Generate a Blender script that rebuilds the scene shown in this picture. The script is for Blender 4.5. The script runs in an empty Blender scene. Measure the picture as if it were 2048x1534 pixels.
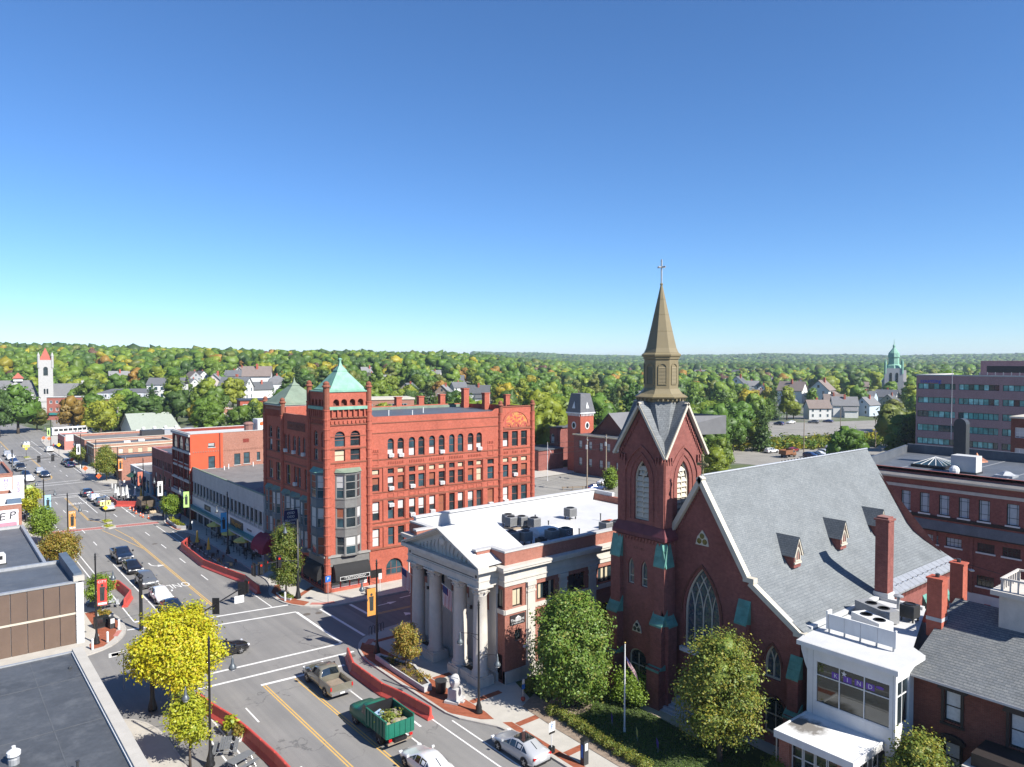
import bpy, math, random
import numpy as np
from mathutils import Vector, Matrix
random.seed(11)
rnd = random.random
uni = random.uniform
SC = bpy.context.scene
COL = SC.collection
PI = math.pi
CAM_H = 28.0
cam = bpy.data.cameras.new('camera')
cam.lens = 25.664
cam.sensor_width = 36.0
cam.clip_end = 30000
camo = bpy.data.objects.new('camera', cam)
COL.objects.link(camo)
camo.location = (0, 0, CAM_H)
camo.rotation_euler = (math.radians(90 - 1.844), 0, math.radians(-39.073))
SC.camera = camo
SUN_DIR = Vector((2.84, -10.45, 9.1)).normalized()
w = bpy.data.worlds.new('World')
SC.world = w
w.use_nodes = True
nt = w.node_tree
bg = nt.nodes['Background']
sky = nt.nodes.new('ShaderNodeTexSky')
sky.sky_type = 'NISHITA'
sky.sun_disc = False
sky.sun_elevation = math.radians(40.0)
sky.sun_rotation = math.radians(164.8)
sky.altitude = 0
sky.air_density = 0.9
sky.dust_density = 0.0
sky.ozone_density = 10.0
hs = nt.nodes.new('ShaderNodeHueSaturation'); hs.inputs['Saturation'].default_value = 1.03
nt.links.new(sky.outputs[0], hs.inputs['Color']); nt.links.new(hs.outputs[0], bg.inputs[0])
bg.inputs[1].default_value = 0.069
sun = bpy.data.lights.new('sun', 'SUN')
sun.energy = 3.9
sun.angle = math.radians(0.5)
sun.color = (1.0, 0.955, 0.88)
suno = bpy.data.objects.new('sun', sun)
COL.objects.link(suno)
suno.rotation_euler = SUN_DIR.to_track_quat('Z', 'Y').to_euler()
suno.location = (30, -80, 120)
SC.view_settings.view_transform = 'Standard'
SC.view_settings.look = 'None'
SC.view_settings.exposure = 1.3
SC.view_settings.gamma = 1.0
SC.cycles.max_bounces = 6
SC.cycles.diffuse_bounces = 3
SC.cycles.glossy_bounces = 3
SC.cycles.transmission_bounces = 3
SC.cycles.volume_bounces = 0
SC.cycles.caustics_reflective = False
SC.cycles.caustics_refractive = False
class MB:
 def __init__(s):
  s.v = []; s.f = []
 def p(s, *pts):
  i = len(s.v)
  s.v.extend([tuple(q) for q in pts])
  s.f.append(tuple(range(i, i + len(pts))))
  return s
 def box(s, x0, x1, y0, y1, z0, z1, tf=None):
  c = [(x0, y0, z0), (x1, y0, z0), (x1, y1, z0), (x0, y1, z0), (x0, y0, z1), (x1, y0, z1), (x1, y1, z1), (x0, y1, z1)]
  if tf: c = [tuple(tf(*q)) for q in c]
  i = len(s.v); s.v.extend(c)
  s.f += [(i, i+3, i+2, i+1), (i+4, i+5, i+6, i+7), (i, i+1, i+5, i+4), (i+1, i+2, i+6, i+5), (i+2, i+3, i+7, i+6), (i+3, i, i+4, i+7)]
  return s
 def slab(s, poly, z0, z1):           # extruded plan polygon
  n = len(poly); i = len(s.v)
  s.v += [(x, y, z0) for x, y in poly] + [(x, y, z1) for x, y in poly]
  s.f.append(tuple(i + n + k for k in range(n)))
  for k in range(n):
   j = (k + 1) % n
   s.f.append((i + k, i + j, i + n + j, i + n + k))
  return s
 def ext(s, pts, off):                # closed ring of 3D points extruded along a vector
  n = len(pts); i = len(s.v); off = Vector(off)
  s.v += [tuple(q) for q in pts] + [tuple(Vector(q) + off) for q in pts]
  s.f.append(tuple(i + k for k in range(n))[::-1]); s.f.append(tuple(i + n + k for k in range(n)))
  for k in range(n):
   j = (k + 1) % n
   s.f.append((i + k, i + j, i + n + j, i + n + k))
  return s
 def lathe(s, prof, c=(0, 0, 0), n=12, cap=True):
  i = len(s.v); m = len(prof)
  for r, z in prof:
   for k in range(n):
    a = 2 * PI * k / n
    s.v.append((c[0] + r * math.cos(a), c[1] + r * math.sin(a), c[2] + z))
  for j in range(m - 1):
   for k in range(n):
    l = (k + 1) % n
    s.f.append((i + j*n + k, i + j*n + l, i + (j+1)*n + l, i + (j+1)*n + k))
  if cap:
   s.f.append(tuple(i + k for k in range(n))[::-1]); s.f.append(tuple(i + (m-1)*n + k for k in range(n)))
  return s
 def tube(s, pts, r, n=6, r1=None):
  pts = [Vector(q) for q in pts]; i = len(s.v); m = len(pts)
  for j, q in enumerate(pts):
   t = (pts[min(j+1, m-1)] - pts[max(j-1, 0)]).normalized()
   a = t.cross(Vector((0, 0, 1)))
   if a.length < 1e-3: a = t.cross(Vector((1, 0, 0)))
   a.normalize(); b = t.cross(a)
   rr = r if r1 is None else r + (r1 - r) * j / max(1, m - 1)
   for k in range(n):
    an = 2 * PI * k / n
    s.v.append(tuple(q + a * (rr * math.cos(an)) + b * (rr * math.sin(an))))
  for j in range(m - 1):
   for k in range(n):
    l = (k + 1) % n
    s.f.append((i + j*n + k, i + j*n + l, i + (j+1)*n + l, i + (j+1)*n + k))
  s.f.append(tuple(i + k for k in range(n))[::-1]); s.f.append(tuple(i + (m-1)*n + k for k in range(n)))
  return s
 def ball(s, c, rx, ry=None, rz=None, n=8, m=6):
  ry = ry or rx; rz = rz or rx; i = len(s.v)
  for j in range(m + 1):
   t = PI * j / m
   for k in range(n):
    a = 2 * PI * k / n
    s.v.append((c[0] + rx*math.sin(t)*math.cos(a), c[1] + ry*math.sin(t)*math.sin(a), c[2] + rz*math.cos(t)))
  for j in range(m):
   for k in range(n):
    l = (k + 1) % n
    s.f.append((i + j*n + k, i + (j+1)*n + k, i + (j+1)*n + l, i + j*n + l))
  return s
 def mesh(s, name, mat, smooth=False):
  me = bpy.data.meshes.new(name)
  me.from_pydata(s.v, [], s.f)
  if mat: me.materials.append(mat)
  if smooth: me.polygons.foreach_set('use_smooth', [True] * len(me.polygons))
  me.update()
  return me
 def build(s, name, mat, parent=None, smooth=False):
  return link(name, s.mesh(name, mat, smooth), parent)
def link(name, me, parent=None, loc=None, rz=None):
 o = bpy.data.objects.new(name, me)
 COL.objects.link(o)
 if parent: o.parent = parent
 if loc: o.location = loc
 if rz is not None: o.rotation_euler = (0, 0, rz)
 return o
def tag(o, label, cat, group=None, kind=None):
 if label: o['label'] = label
 if cat: o['category'] = cat
 if group: o['group'] = group
 if kind: o['kind'] = kind
 return o
def thing(name, label, cat, loc=(0, 0, 0), rz=0.0, group=None):
 o = bpy.data.objects.new(name, None)
 COL.objects.link(o)
 o.empty_display_size = 0.3
 o.location = loc
 o.rotation_euler = (0, 0, rz)
 return tag(o, label, cat, group)
def struct(o):
 o['kind'] = 'structure'; return o
def stuff(o, label=None, cat=None):
 o['kind'] = 'stuff'; return tag(o, label, cat)
def copy_tree(o, parent=None):
 c = o.copy(); COL.objects.link(c); c.parent = parent
 for ch in o.children: copy_tree(ch, c)
 return c
def tint(root, names, col):
 for ch in root.children:
  if ch.name.split('.')[0] in names: ch.color = (*col, 1)
  for g in ch.children:
   if g.name.split('.')[0] in names: g.color = (*col, 1)
def text_mesh(txt, size, mat, extrude=0.0, align='CENTER'):
 cu = bpy.data.curves.new('lettering', 'FONT')
 cu.body = txt; cu.size = size; cu.extrude = extrude; cu.align_x = align; cu.align_y = 'CENTER'; cu.resolution_u = 3
 o = bpy.data.objects.new('lettering', cu)
 COL.objects.link(o)
 bpy.context.view_layer.update()
 me = bpy.data.meshes.new_from_object(o.evaluated_get(bpy.context.evaluated_depsgraph_get()))
 COL.objects.unlink(o); bpy.data.objects.remove(o); bpy.data.curves.remove(cu)
 me.materials.clear(); me.materials.append(mat)
 return me
def place_text(name, txt, size, mat, parent, P, U, V, ext=0.01, sx=1.0):
 me = text_mesh(txt, size, mat, ext)
 U = Vector(U).normalized(); V = Vector(V).normalized(); N = U.cross(V)
 me.transform(Matrix(((U.x*sx, V.x, N.x, P[0]), (U.y*sx, V.y, N.y, P[1]), (U.z*sx, V.z, N.z, P[2]), (0, 0, 0, 1))))
 return link(name, me, parent)
class Fac:
 def __init__(s, o, dr, flip=False):
  s.o = Vector((o[0], o[1], 0)); s.d = Vector((dr[0], dr[1], 0)).normalized()
  s.n = Vector((s.d.y, -s.d.x, 0)) * (-1 if flip else 1)
 def __call__(s, u, z, d=0.0):
  q = s.o + s.d * u + s.n * d
  return (q.x, q.y, z)
 def box(s, mb, u0, u1, z0, z1, d0, d1):
  return mb.box(u0, u1, d0, d1, z0, z1, tf=lambda u, d, z: s(u, z, d))
 def ext(s, mb, pts, d0, d1):
  return mb.ext([s(u, z, d0) for u, z in pts], s.n * (d1 - d0))
def arch_pts(u0, u1, zs, kind, n=8, rise=None):
 c = (u0 + u1) / 2; r = (u1 - u0) / 2
 out = []
 if kind == 'a':
  for k in range(n + 1):
   t = PI * k / n
   out.append((c + r * math.cos(t), zs + (rise or r) * math.sin(t)))
 elif kind == 'p':
  h = rise or r * 1.7
  R = (h * h + r * r) / (2 * r)           # pointed arch through spring and apex
  for k in range(n + 1):                  # right arc, centre on the left
   z = h * k / n
   out.append((u1 - R + math.sqrt(max(0, R * R - z * z)), zs + z))
  out += [(2 * c - u, z) for u, z in out[-2::-1]]
 return out
def outline(op):
 u0, u1, z0, z1, k = op[:5]
 if k == 'r': return [(u0, z0), (u1, z0), (u1, z1), (u0, z1)]
 r = (u1 - u0) / 2
 rise = op[5] if len(op) > 5 else (r if k == 'a' else r * 1.7)
 return [(u0, z0), (u1, z0)] + arch_pts(u0, u1, z1 - rise, k, 8, rise)
def wall(mb, F, u0, u1, z0, z1, ops=(), dep=0.25):
 us = sorted({u0, u1, *[o[0] for o in ops], *[o[1] for o in ops]})
 zs = sorted({z0, z1, *[o[2] for o in ops], *[o[3] for o in ops]})
 us = [u for u in us if u0 <= u <= u1]; zs = [z for z in zs if z0 <= z <= z1]
 for i in range(len(us) - 1):
  zc = None
  for j in range(len(zs) - 1):
   cu = (us[i] + us[i+1]) / 2; cz = (zs[j] + zs[j+1]) / 2
   hole = any(o[0] < cu < o[1] and o[2] < cz < o[3] for o in ops)
   if not hole:
    mb.p(F(us[i], zs[j]), F(us[i+1], zs[j]), F(us[i+1], zs[j+1]), F(us[i], zs[j+1]))
 for o in ops:
  pts = outline(o)
  n = len(pts)
  for k in range(n):
   a = pts[k]; b = pts[(k + 1) % n]
   mb.p(F(*a, 0), F(*b, 0), F(*b, -dep), F(*a, -dep))
  if o[4] != 'r':
   top = pts[2:]
   c = (o[0] + o[1]) / 2
   for k in range(len(top) - 1):
    a, b = top[k], top[k+1]
    cor = (o[1], o[3]) if (a[0] + b[0]) / 2 > c else (o[0], o[3])
    mb.p(F(*a), F(*b), F(*cor))
 return mb
def inset(op, m):
 u0, u1, z0, z1, k = op[:5]
 if k == 'r': return (u0 + m, u1 - m, z0 + m, z1 - m, 'r')
 r = (u1 - u0) / 2
 rise = op[5] if len(op) > 5 else (r if k == 'a' else r * 1.7)
 return (u0 + m, u1 - m, z0 + m, z1 - m * 1.05, k, max(.02, rise - m * (.6 if k == 'p' else 1.0)))
def ring(mb, F, op, fw, d0, d1):
 A = outline(op); B = outline(inset(op, fw)); n = len(A)
 for k in range(n):
  l = (k + 1) % n
  mb.p(F(*A[k], d1), F(*A[l], d1), F(*B[l], d1), F(*B[k], d1))
  mb.p(F(*B[k], d1), F(*B[l], d1), F(*B[l], d0), F(*B[k], d0))
  mb.p(F(*A[l], d1), F(*A[k], d1), F(*A[k], d0), F(*A[l], d0))
def window(par, F, op, dep=0.2, fw=0.06, mframe=None, mglass=None, rails=(), muls=(), blind=None, mblind=None, name='window', bar=0.035):
 fb = MB(); ring(fb, F, op, fw, -dep - .02, -dep + .05)
 ins = inset(op, fw); u0, u1, z0, z1 = op[:4]
 for r in rails:
  z = z0 + (z1 - z0) * r
  F.box(fb, u0 + fw, u1 - fw, z - bar, z + bar, -dep - .01, -dep + .035)
 for m in muls:
  u = u0 + (u1 - u0) * m
  zt = z1 - fw if op[4] == 'r' else z1 - (u1 - u0) * .2
  F.box(fb, u - bar, u + bar, z0 + fw, zt, -dep - .01, -dep + .03)
 fr = fb.build(name, mframe, par)
 MB().p(*[F(*q, -dep) for q in outline(ins)]).build('pane', mglass, fr)
 if blind:
  a, b = blind
  zz0 = ins[2] + (ins[3] - ins[2]) * a; zz1 = ins[2] + (ins[3] - ins[2]) * b
  if op[4] != 'r': zz1 = min(zz1, z1 - (u1 - u0) * .42)
  F.box(MB(), ins[0] + .015, ins[1] - .015, zz0, zz1, -dep + .004, -dep + .01).build('blind', mblind, fr)
 return fr
MATS = {}
def nodes(name):
 m = bpy.data.materials.new(name); m.use_nodes = True
 t = m.node_tree
 return m, t, t.nodes['Principled BSDF'], t.nodes, t.links
def setp(b, **k):
 for a, v in k.items():
  b.inputs[a.replace('_', ' ')].default_value = v
def ramp(N, L, fac, stops):
 r = N.new('ShaderNodeValToRGB')
 el = r.color_ramp.elements
 while len(el) < len(stops): el.new(.5)
 for e, (p, c) in zip(el, stops):
  e.position = p; e.color = (*c, 1) if len(c) == 3 else c
 L.new(fac, r.inputs[0])
 return r.outputs[0]
def noise(N, L, vec, scale, detail=3, rough=.6):
 n = N.new('ShaderNodeTexNoise')
 n.inputs['Scale'].default_value = scale; n.inputs['Detail'].default_value = detail; n.inputs['Roughness'].default_value = rough
 if vec is not None: L.new(vec, n.inputs['Vector'])
 return n.outputs['Fac']
def mul(c, k): return tuple(min(1, x * k) for x in c)
def mixc(N, L, fac, a, b, mode='MIX'):
 m = N.new('ShaderNodeMix'); m.data_type = 'RGBA'; m.blend_type = mode
 for s, v in ((m.inputs[0], fac), (m.inputs[6], a), (m.inputs[7], b)):
  if hasattr(v, 'is_linked'): L.new(v, s)
  elif isinstance(v, (int, float)): s.default_value = v
  else: s.default_value = (*v, 1)
 return m.outputs[2]
def bump(N, L, b, h, strength, dist=.02):
 n = N.new('ShaderNodeBump'); n.inputs['Strength'].default_value = strength; n.inputs['Distance'].default_value = dist
 L.new(h, n.inputs['Height']); L.new(n.outputs[0], b.inputs['Normal'])
def M(name, col, rough=.75, var=.12, scale=1.5, bmp=0.0, bscale=20, metal=0, spec=.4, stain=0.0, staincol=None):
 if name in MATS: return MATS[name]
 m, t, b, N, L = nodes(name)
 tc = N.new('ShaderNodeTexCoord').outputs['Object']
 c = ramp(N, L, noise(N, L, tc, scale, 5), [(.25, mul(col, 1 - var)), (.75, mul(col, 1 + var))])
 c2 = ramp(N, L, noise(N, L, tc, scale * 14, 3), [(.3, (1 - var * .7,) * 3), (.7, (1, 1, 1))])
 c = mixc(N, L, 1.0, c, c2, 'MULTIPLY')
 if stain:
  mp = N.new('ShaderNodeMapping'); mp.inputs['Scale'].default_value = (1, 1, .25)
  L.new(tc, mp.inputs[0])
  sf = ramp(N, L, noise(N, L, mp.outputs[0], .9, 6, .7), [(.5, (0, 0, 0)), (.72, (stain,) * 3)])
  c = mixc(N, L, sf, c, staincol or mul(col, .45))
 L.new(c, b.inputs['Base Color'])
 setp(b, Roughness=rough, Metallic=metal); b.inputs['Specular IOR Level'].default_value = spec
 if bmp: bump(N, L, b, noise(N, L, tc, bscale, 4), bmp)
 MATS[name] = m
 return m
def Mbrick(name, c1, c2, mortar, w=.24, h=.075, dirt=.25):
 m, t, b, N, L = nodes(name)
 tc = N.new('ShaderNodeTexCoord').outputs['Object']
 sp = N.new('ShaderNodeSeparateXYZ'); L.new(tc, sp.inputs[0])
 ad = N.new('ShaderNodeMath'); ad.operation = 'ADD'; L.new(sp.outputs[0], ad.inputs[0]); L.new(sp.outputs[1], ad.inputs[1])
 cb = N.new('ShaderNodeCombineXYZ'); L.new(ad.outputs[0], cb.inputs[0]); L.new(sp.outputs[2], cb.inputs[1])
 br = N.new('ShaderNodeTexBrick')
 L.new(cb.outputs[0], br.inputs['Vector'])
 br.inputs['Scale'].default_value = 1
 br.inputs['Color1'].default_value = (*c1, 1); br.inputs['Color2'].default_value = (*c2, 1); br.inputs['Mortar'].default_value = (*mortar, 1)
 br.inputs['Mortar Size'].default_value = .008; br.inputs['Brick Width'].default_value = w; br.inputs['Row Height'].default_value = h
 br.inputs['Bias'].default_value = -.1
 c = mixc(N, L, 1.0, br.outputs[0], ramp(N, L, noise(N, L, tc, .35, 6, .65), [(.3, (1 - dirt,) * 3), (.65, (1.0, 1.0, 1.0))]), 'MULTIPLY')
 c = mixc(N, L, 1.0, c, ramp(N, L, noise(N, L, tc, 3.5, 4), [(.3, (.8, .78, .78)), (.7, (1.08, 1.05, 1.05))]), 'MULTIPLY')
 L.new(c, b.inputs['Base Color']); setp(b, Roughness=.85); b.inputs['Specular IOR Level'].default_value = .2
 bump(N, L, b, br.outputs['Fac'], -.4, .01)
 MATS[name] = m
 return m
def Mshingle(name, c1, c2, c3, w=.3, h=.14, axis='x'):
 m, t, b, N, L = nodes(name)
 tc = N.new('ShaderNodeTexCoord').outputs['Object']
 sp = N.new('ShaderNodeSeparateXYZ'); L.new(tc, sp.inputs[0])
 cb = N.new('ShaderNodeCombineXYZ'); L.new(sp.outputs[0 if axis == 'x' else 1], cb.inputs[0])
 L.new(sp.outputs[2], cb.inputs[1])
 br = N.new('ShaderNodeTexBrick'); L.new(cb.outputs[0], br.inputs['Vector'])
 br.inputs['Scale'].default_value = 1
 br.inputs['Color1'].default_value = (*c1, 1); br.inputs['Color2'].default_value = (*c2, 1); br.inputs['Mortar'].default_value = (*c3, 1)
 br.inputs['Mortar Size'].default_value = .012; br.inputs['Brick Width'].default_value = w; br.inputs['Row Height'].default_value = h
 c = mixc(N, L, 1.0, br.outputs[0], ramp(N, L, noise(N, L, tc, .5, 6, .7), [(.3, (.82, .82, .82)), (.7, (1.08, 1.08, 1.08))]), 'MULTIPLY')
 c = mixc(N, L, 1.0, c, ramp(N, L, noise(N, L, tc, 9, 3), [(.35, (.75, .77, .78)), (.7, (1.1, 1.1, 1.1))]), 'MULTIPLY')
 L.new(c, b.inputs['Base Color']); setp(b, Roughness=.9); b.inputs['Specular IOR Level'].default_value = .2
 bump(N, L, b, br.outputs['Fac'], -.5, .015)
 MATS[name] = m
 return m
def Mglass(name, col=(.02, .03, .035), rough=.06, spec=.9):
 m, t, b, N, L = nodes(name)
 tc = N.new('ShaderNodeTexCoord').outputs['Object']
 c = ramp(N, L, noise(N, L, tc, .7, 2), [(.3, mul(col, .6)), (.7, mul(col, 1.5))])
 L.new(c, b.inputs['Base Color']); setp(b, Roughness=rough, IOR=1.5); b.inputs['Specular IOR Level'].default_value = spec
 bump(N, L, b, noise(N, L, tc, .8, 1), .02, .05)
 MATS[name] = m
 return m
def Mobj(name, rough=.5, coat=0.0, var=.08, scale=3, metal=0.0, spec=.5):
 m, t, b, N, L = nodes(name)
 oi = N.new('ShaderNodeObjectInfo')
 tc = N.new('ShaderNodeTexCoord').outputs['Object']
 c = mixc(N, L, 1.0, oi.outputs['Color'], ramp(N, L, noise(N, L, tc, scale, 4), [(.3, (1 - var,) * 3), (.7, (1, 1, 1))]), 'MULTIPLY')
 L.new(c, b.inputs['Base Color']); setp(b, Roughness=rough, Metallic=metal); b.inputs['Coat Weight'].default_value = coat
 b.inputs['Coat Roughness'].default_value = .05; b.inputs['Specular IOR Level'].default_value = spec
 MATS[name] = m
 return m
def Mleaf(name, cols, tr=.35, objcol=False):
 m = bpy.data.materials.new(name); m.use_nodes = True
 t = m.node_tree; N = t.nodes; L = t.links
 N.remove(N['Principled BSDF']); out = N['Material Output']
 geo = N.new('ShaderNodeNewGeometry')
 n = len(cols)
 c = ramp(N, L, geo.outputs['Random Per Island'], [(i / (n - 1) if n > 1 else 0, q) for i, q in enumerate(cols)])
 if objcol:
  oi = N.new('ShaderNodeObjectInfo')
  c = mixc(N, L, 1.0, oi.outputs['Color'], c, 'MULTIPLY')
 tc = N.new('ShaderNodeTexCoord').outputs['Object']
 c = mixc(N, L, 1.0, c, ramp(N, L, noise(N, L, tc, .55, 3), [(.3, (.84, .88, .84)), (.7, (1.12, 1.1, 1.0))]), 'MULTIPLY')
 d = N.new('ShaderNodeBsdfDiffuse'); tl = N.new('ShaderNodeBsdfTranslucent'); mx = N.new('ShaderNodeMixShader')
 L.new(c, d.inputs[0]); L.new(c, tl.inputs[0])
 if objcol:
  bn = N.new('ShaderNodeBump'); bn.inputs['Strength'].default_value = 1.0; bn.inputs['Distance'].default_value = 1.1
  L.new(noise(N, L, tc, 1.1, 5, .7), bn.inputs['Height']); L.new(bn.outputs[0], d.inputs['Normal'])
 gl = N.new('ShaderNodeBsdfGlossy'); gl.inputs['Roughness'].default_value = .5; gl.inputs[0].default_value = (.6, .65, .6, 1)
 mx.inputs[0].default_value = tr
 L.new(d.outputs[0], mx.inputs[1]); L.new(tl.outputs[0], mx.inputs[2])
 m2 = N.new('ShaderNodeMixShader'); m2.inputs[0].default_value = .035
 L.new(mx.outputs[0], m2.inputs[1]); L.new(gl.outputs[0], m2.inputs[2]); L.new(m2.outputs[0], out.inputs[0])
 MATS[name] = m
 return m
BR_OF = Mbrick('brick_orange_red', (.44, .11, .066), (.38, .09, .055), (.38, .16, .12), dirt=.2)
BR_CH = Mbrick('brick_maroon', (.26, .085, .068), (.215, .066, .056), (.29, .155, .135), dirt=.28)
BR_BK = Mbrick('brick_pinkish', (.32, .115, .078), (.27, .09, .062), (.40, .26, .21), dirt=.16)
BR_DK = Mbrick('brick_dark_brown', (.15, .048, .033), (.21, .066, .046), (.17, .11, .09), dirt=.3)
BR_PK = Mbrick('brick_pale_pink', (.36, .16, .11), (.30, .13, .09), (.36, .24, .19), dirt=.15)
BR_MV = Mbrick('brick_mauve', (.40, .225, .23), (.36, .20, .205), (.44, .31, .31), dirt=.15)
BROWN_ST = M('brownstone', (.22, .075, .045), .85, .18, 2, .2)
STONE = M('limestone', (.50, .465, .415), .8, .10, 1.2, .15, 12, stain=.35, staincol=(.22, .21, .19))
GRANITE = M('grey_granite', (.42, .415, .41), .8, .12, 6, .25, 30)
WHITE = M('white_paint', (.62, .62, .61), .55, .06, 1.5, stain=.18)
TRIM = M('cream_trim', (.50, .455, .37), .65, .07, 2, stain=.15)
ROOFW = M('white_roof_membrane', (.50, .50, .495), .7, .08, .4, .1, 6, stain=.4, staincol=(.40, .395, .38))
ROOFD = M('dark_roof_membrane', (.085, .095, .11), .6, .22, .35, .2, 8, spec=.5, stain=.5, staincol=(.15, .155, .16))
ROOFG = M('gravel_roof', (.17, .16, .155), .95, .2, .4, .4, 25, stain=.4, staincol=(.26, .25, .24))
COPPER = M('green_copper', (.19, .37, .28), .7, .2, 1.2, .1, stain=.4, staincol=(.36, .50, .40))
COPPER2 = M('weathered_copper', (.17, .22, .165), .7, .2, 1.2, stain=.35, staincol=(.24, .24, .18))
OLIVE = M('olive_painted_wood', (.19, .155, .088), .55, .07, 2)
SLATE = Mshingle('grey_slate', (.205, .215, .22), (.17, .18, .185), (.12, .125, .13), .28, .16, 'y')
SHINGLE = Mshingle('grey_shingle', (.20, .212, .216), (.172, .184, .19), (.14, .15, .155), .5, .13, 'x')
SHINGLE2 = Mshingle('brown_grey_shingle', (.20, .205, .20), (.155, .165, .17), (.10, .105, .11), .32, .085, 'y')
BLACK = M('black_paint', (.012, .012, .013), .45, .1, 3, spec=.5)
DKMETAL = M('dark_grey_metal', (.055, .057, .06), .45, .15, 3, metal=.3)
GALV = M('galvanised_metal', (.42, .43, .44), .45, .15, 3, metal=.5)
ACMET = M('air_unit_metal', (.24, .245, .25), .5, .12, 4)
CONC = M('concrete', (.42, .395, .35), .9, .10, .8, .15, 18, stain=.25, staincol=(.30, .28, .25))
KERB = M('granite_kerb', (.40, .375, .34), .85, .15, 3, .2, 20)
REDPL = M('red_plastic', (.50, .075, .058), .5, .1, 2, stain=.2, staincol=(.38, .06, .05))
ORANGE = M('orange_plastic', (.80, .12, .03), .5, .1, 3)
YELLOW = M('yellow_fabric', (.62, .50, .13), .8, .1, 2)
GLASS = Mglass('dark_window_glass')
GLASSB = Mglass('blue_window_glass', (.03, .06, .075))
GLASSG = Mglass('teal_glass_painted_sky', (.08, .30, .28), .10, .7)  # base colour raised to stand in for sky reflected in office panes
GLASSG2 = Mglass('pale_teal_glass_painted_sky', (.28, .58, .55), .2, .6)  # paler copy, bright sky reflection painted into the base colour
BLINDW = M('white_blind', (.46, .46, .45), .7, .05, 3)
BLINDT = M('tan_blind', (.46, .40, .28), .8, .08, 3)
CURTR = M('rust_curtain', (.26, .09, .05), .9, .2, 8)
BARK = M('bark', (.10, .078, .058), .95, .3, 4, .5, 20)
PURPLE = M('purple_card', (.12, .05, .32), .6, .08, 3)
TEALST = M('teal_trim', (.03, .20, .19), .5, .08, 3)
WOOD = M('weathered_wood', (.25, .20, .15), .9, .2, 3, .2)
OBJMAT = Mobj('own_colour_matte', .75)
CARPAINT = Mobj('car_paint', .28, 1.0, .02, 2, .15)
def sstep(a, b, x):
 t = max(0.0, min(1.0, (x - a) / (b - a)))
 return t * t * (3 - 2 * t)
def terr(x, y):
 d = math.hypot(x, y); az = math.degrees(math.atan2(x, y))
 hw = 1 - sstep(33, 47, az)
 top = 31 - 8 * sstep(5, 22, az) - 3 * sstep(24, 36, az)
 d0 = 430 - 215 * sstep(8, 17, az)
 t = max(0, min(1, (d - d0) / 800))
 return top * hw * math.sin(PI / 2 * t) + 41 * sstep(1900, 4800, d) * (1 + .12 * math.sin(az * .35) + .05 * math.sin(az * 1.1))
def Mground():
 m, t, b, N, L = nodes('grassy_ground')
 tc = N.new('ShaderNodeTexCoord').outputs['Object']
 g = ramp(N, L, noise(N, L, tc, .25, 6, .7), [(.3, (.035, .055, .018)), (.5, (.07, .10, .03)), (.7, (.11, .115, .05))])
 a = ramp(N, L, noise(N, L, tc, .035, 4), [(.45, (0, 0, 0)), (.62, (1, 1, 1))])
 c = mixc(N, L, a, g, ramp(N, L, noise(N, L, tc, .4, 4), [(.3, (.13, .125, .115)), (.7, (.20, .19, .17))]))
 L.new(c, b.inputs['Base Color']); setp(b, Roughness=.95)
 return m
def make_ground():
 mb = MB()
 rs = [0, 30, 60, 100, 140, 180, 220]
 while rs[-1] < 400: rs.append(rs[-1] + 30)
 while rs[-1] < 12000: rs.append(rs[-1] * 1.08)
 na = 200
 for i, r in enumerate(rs):
  for k in range(na):
   a = 2 * PI * k / na
   x, y = r * math.sin(a), r * math.cos(a)
   mb.v.append((x, y, terr(x, y) - .05))
 for i in range(len(rs) - 1):
  for k in range(na):
   l = (k + 1) % na
   mb.f.append((i*na + k, (i+1)*na + k, (i+1)*na + l, i*na + l))
 struct(mb.build('ground', Mground(), None, True))
make_ground()
def Masphalt(name, c0, c1):
 m, t, b, N, L = nodes(name)
 tc = N.new('ShaderNodeTexCoord').outputs['Object']
 c = ramp(N, L, noise(N, L, tc, .12, 6, .65), [(.3, c0), (.7, c1)])
 mp = N.new('ShaderNodeMapping'); mp.inputs['Scale'].default_value = (1.1, .03, 1)   # wheel tracks along the street
 L.new(tc, mp.inputs[0])
 c = mixc(N, L, 1.0, c, ramp(N, L, noise(N, L, mp.outputs[0], .9, 4), [(.35, (.86, .86, .87)), (.65, (1.06, 1.05, 1.04))]), 'MULTIPLY')
 c = mixc(N, L, 1.0, c, ramp(N, L, noise(N, L, tc, 26, 2), [(.3, (.84, .84, .84)), (.7, (1.08, 1.08, 1.08))]), 'MULTIPLY')
 v = N.new('ShaderNodeTexVoronoi'); v.feature = 'DISTANCE_TO_EDGE'; v.inputs['Scale'].default_value = .11
 wv = N.new('ShaderNodeVectorMath'); wv.operation = 'ADD'
 nz = N.new('ShaderNodeTexNoise'); nz.inputs['Scale'].default_value = .5; nz.inputs['Detail'].default_value = 5; L.new(tc, nz.inputs['Vector'])
 sc_ = N.new('ShaderNodeVectorMath'); sc_.operation = 'SCALE'; sc_.inputs['Scale'].default_value = 5; L.new(nz.outputs['Color'], sc_.inputs[0])
 L.new(tc, wv.inputs[0]); L.new(sc_.outputs[0], wv.inputs[1]); L.new(wv.outputs[0], v.inputs['Vector'])
 cr = ramp(N, L, v.outputs['Distance'], [(.0, (.6,) * 3), (.012, (.0,) * 3)])
 gate = ramp(N, L, noise(N, L, tc, .06, 2), [(.5, (0, 0, 0)), (.6, (1, 1, 1))])
 c = mixc(N, L, mixc(N, L, 1.0, cr, gate, 'MULTIPLY'), c, (.05, .05, .052))
 L.new(c, b.inputs['Base Color']); setp(b, Roughness=.88); b.inputs['Specular IOR Level'].default_value = .3
 bump(N, L, b, noise(N, L, tc, 40, 2), .25, .01)
 MATS[name] = m
 return m
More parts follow.
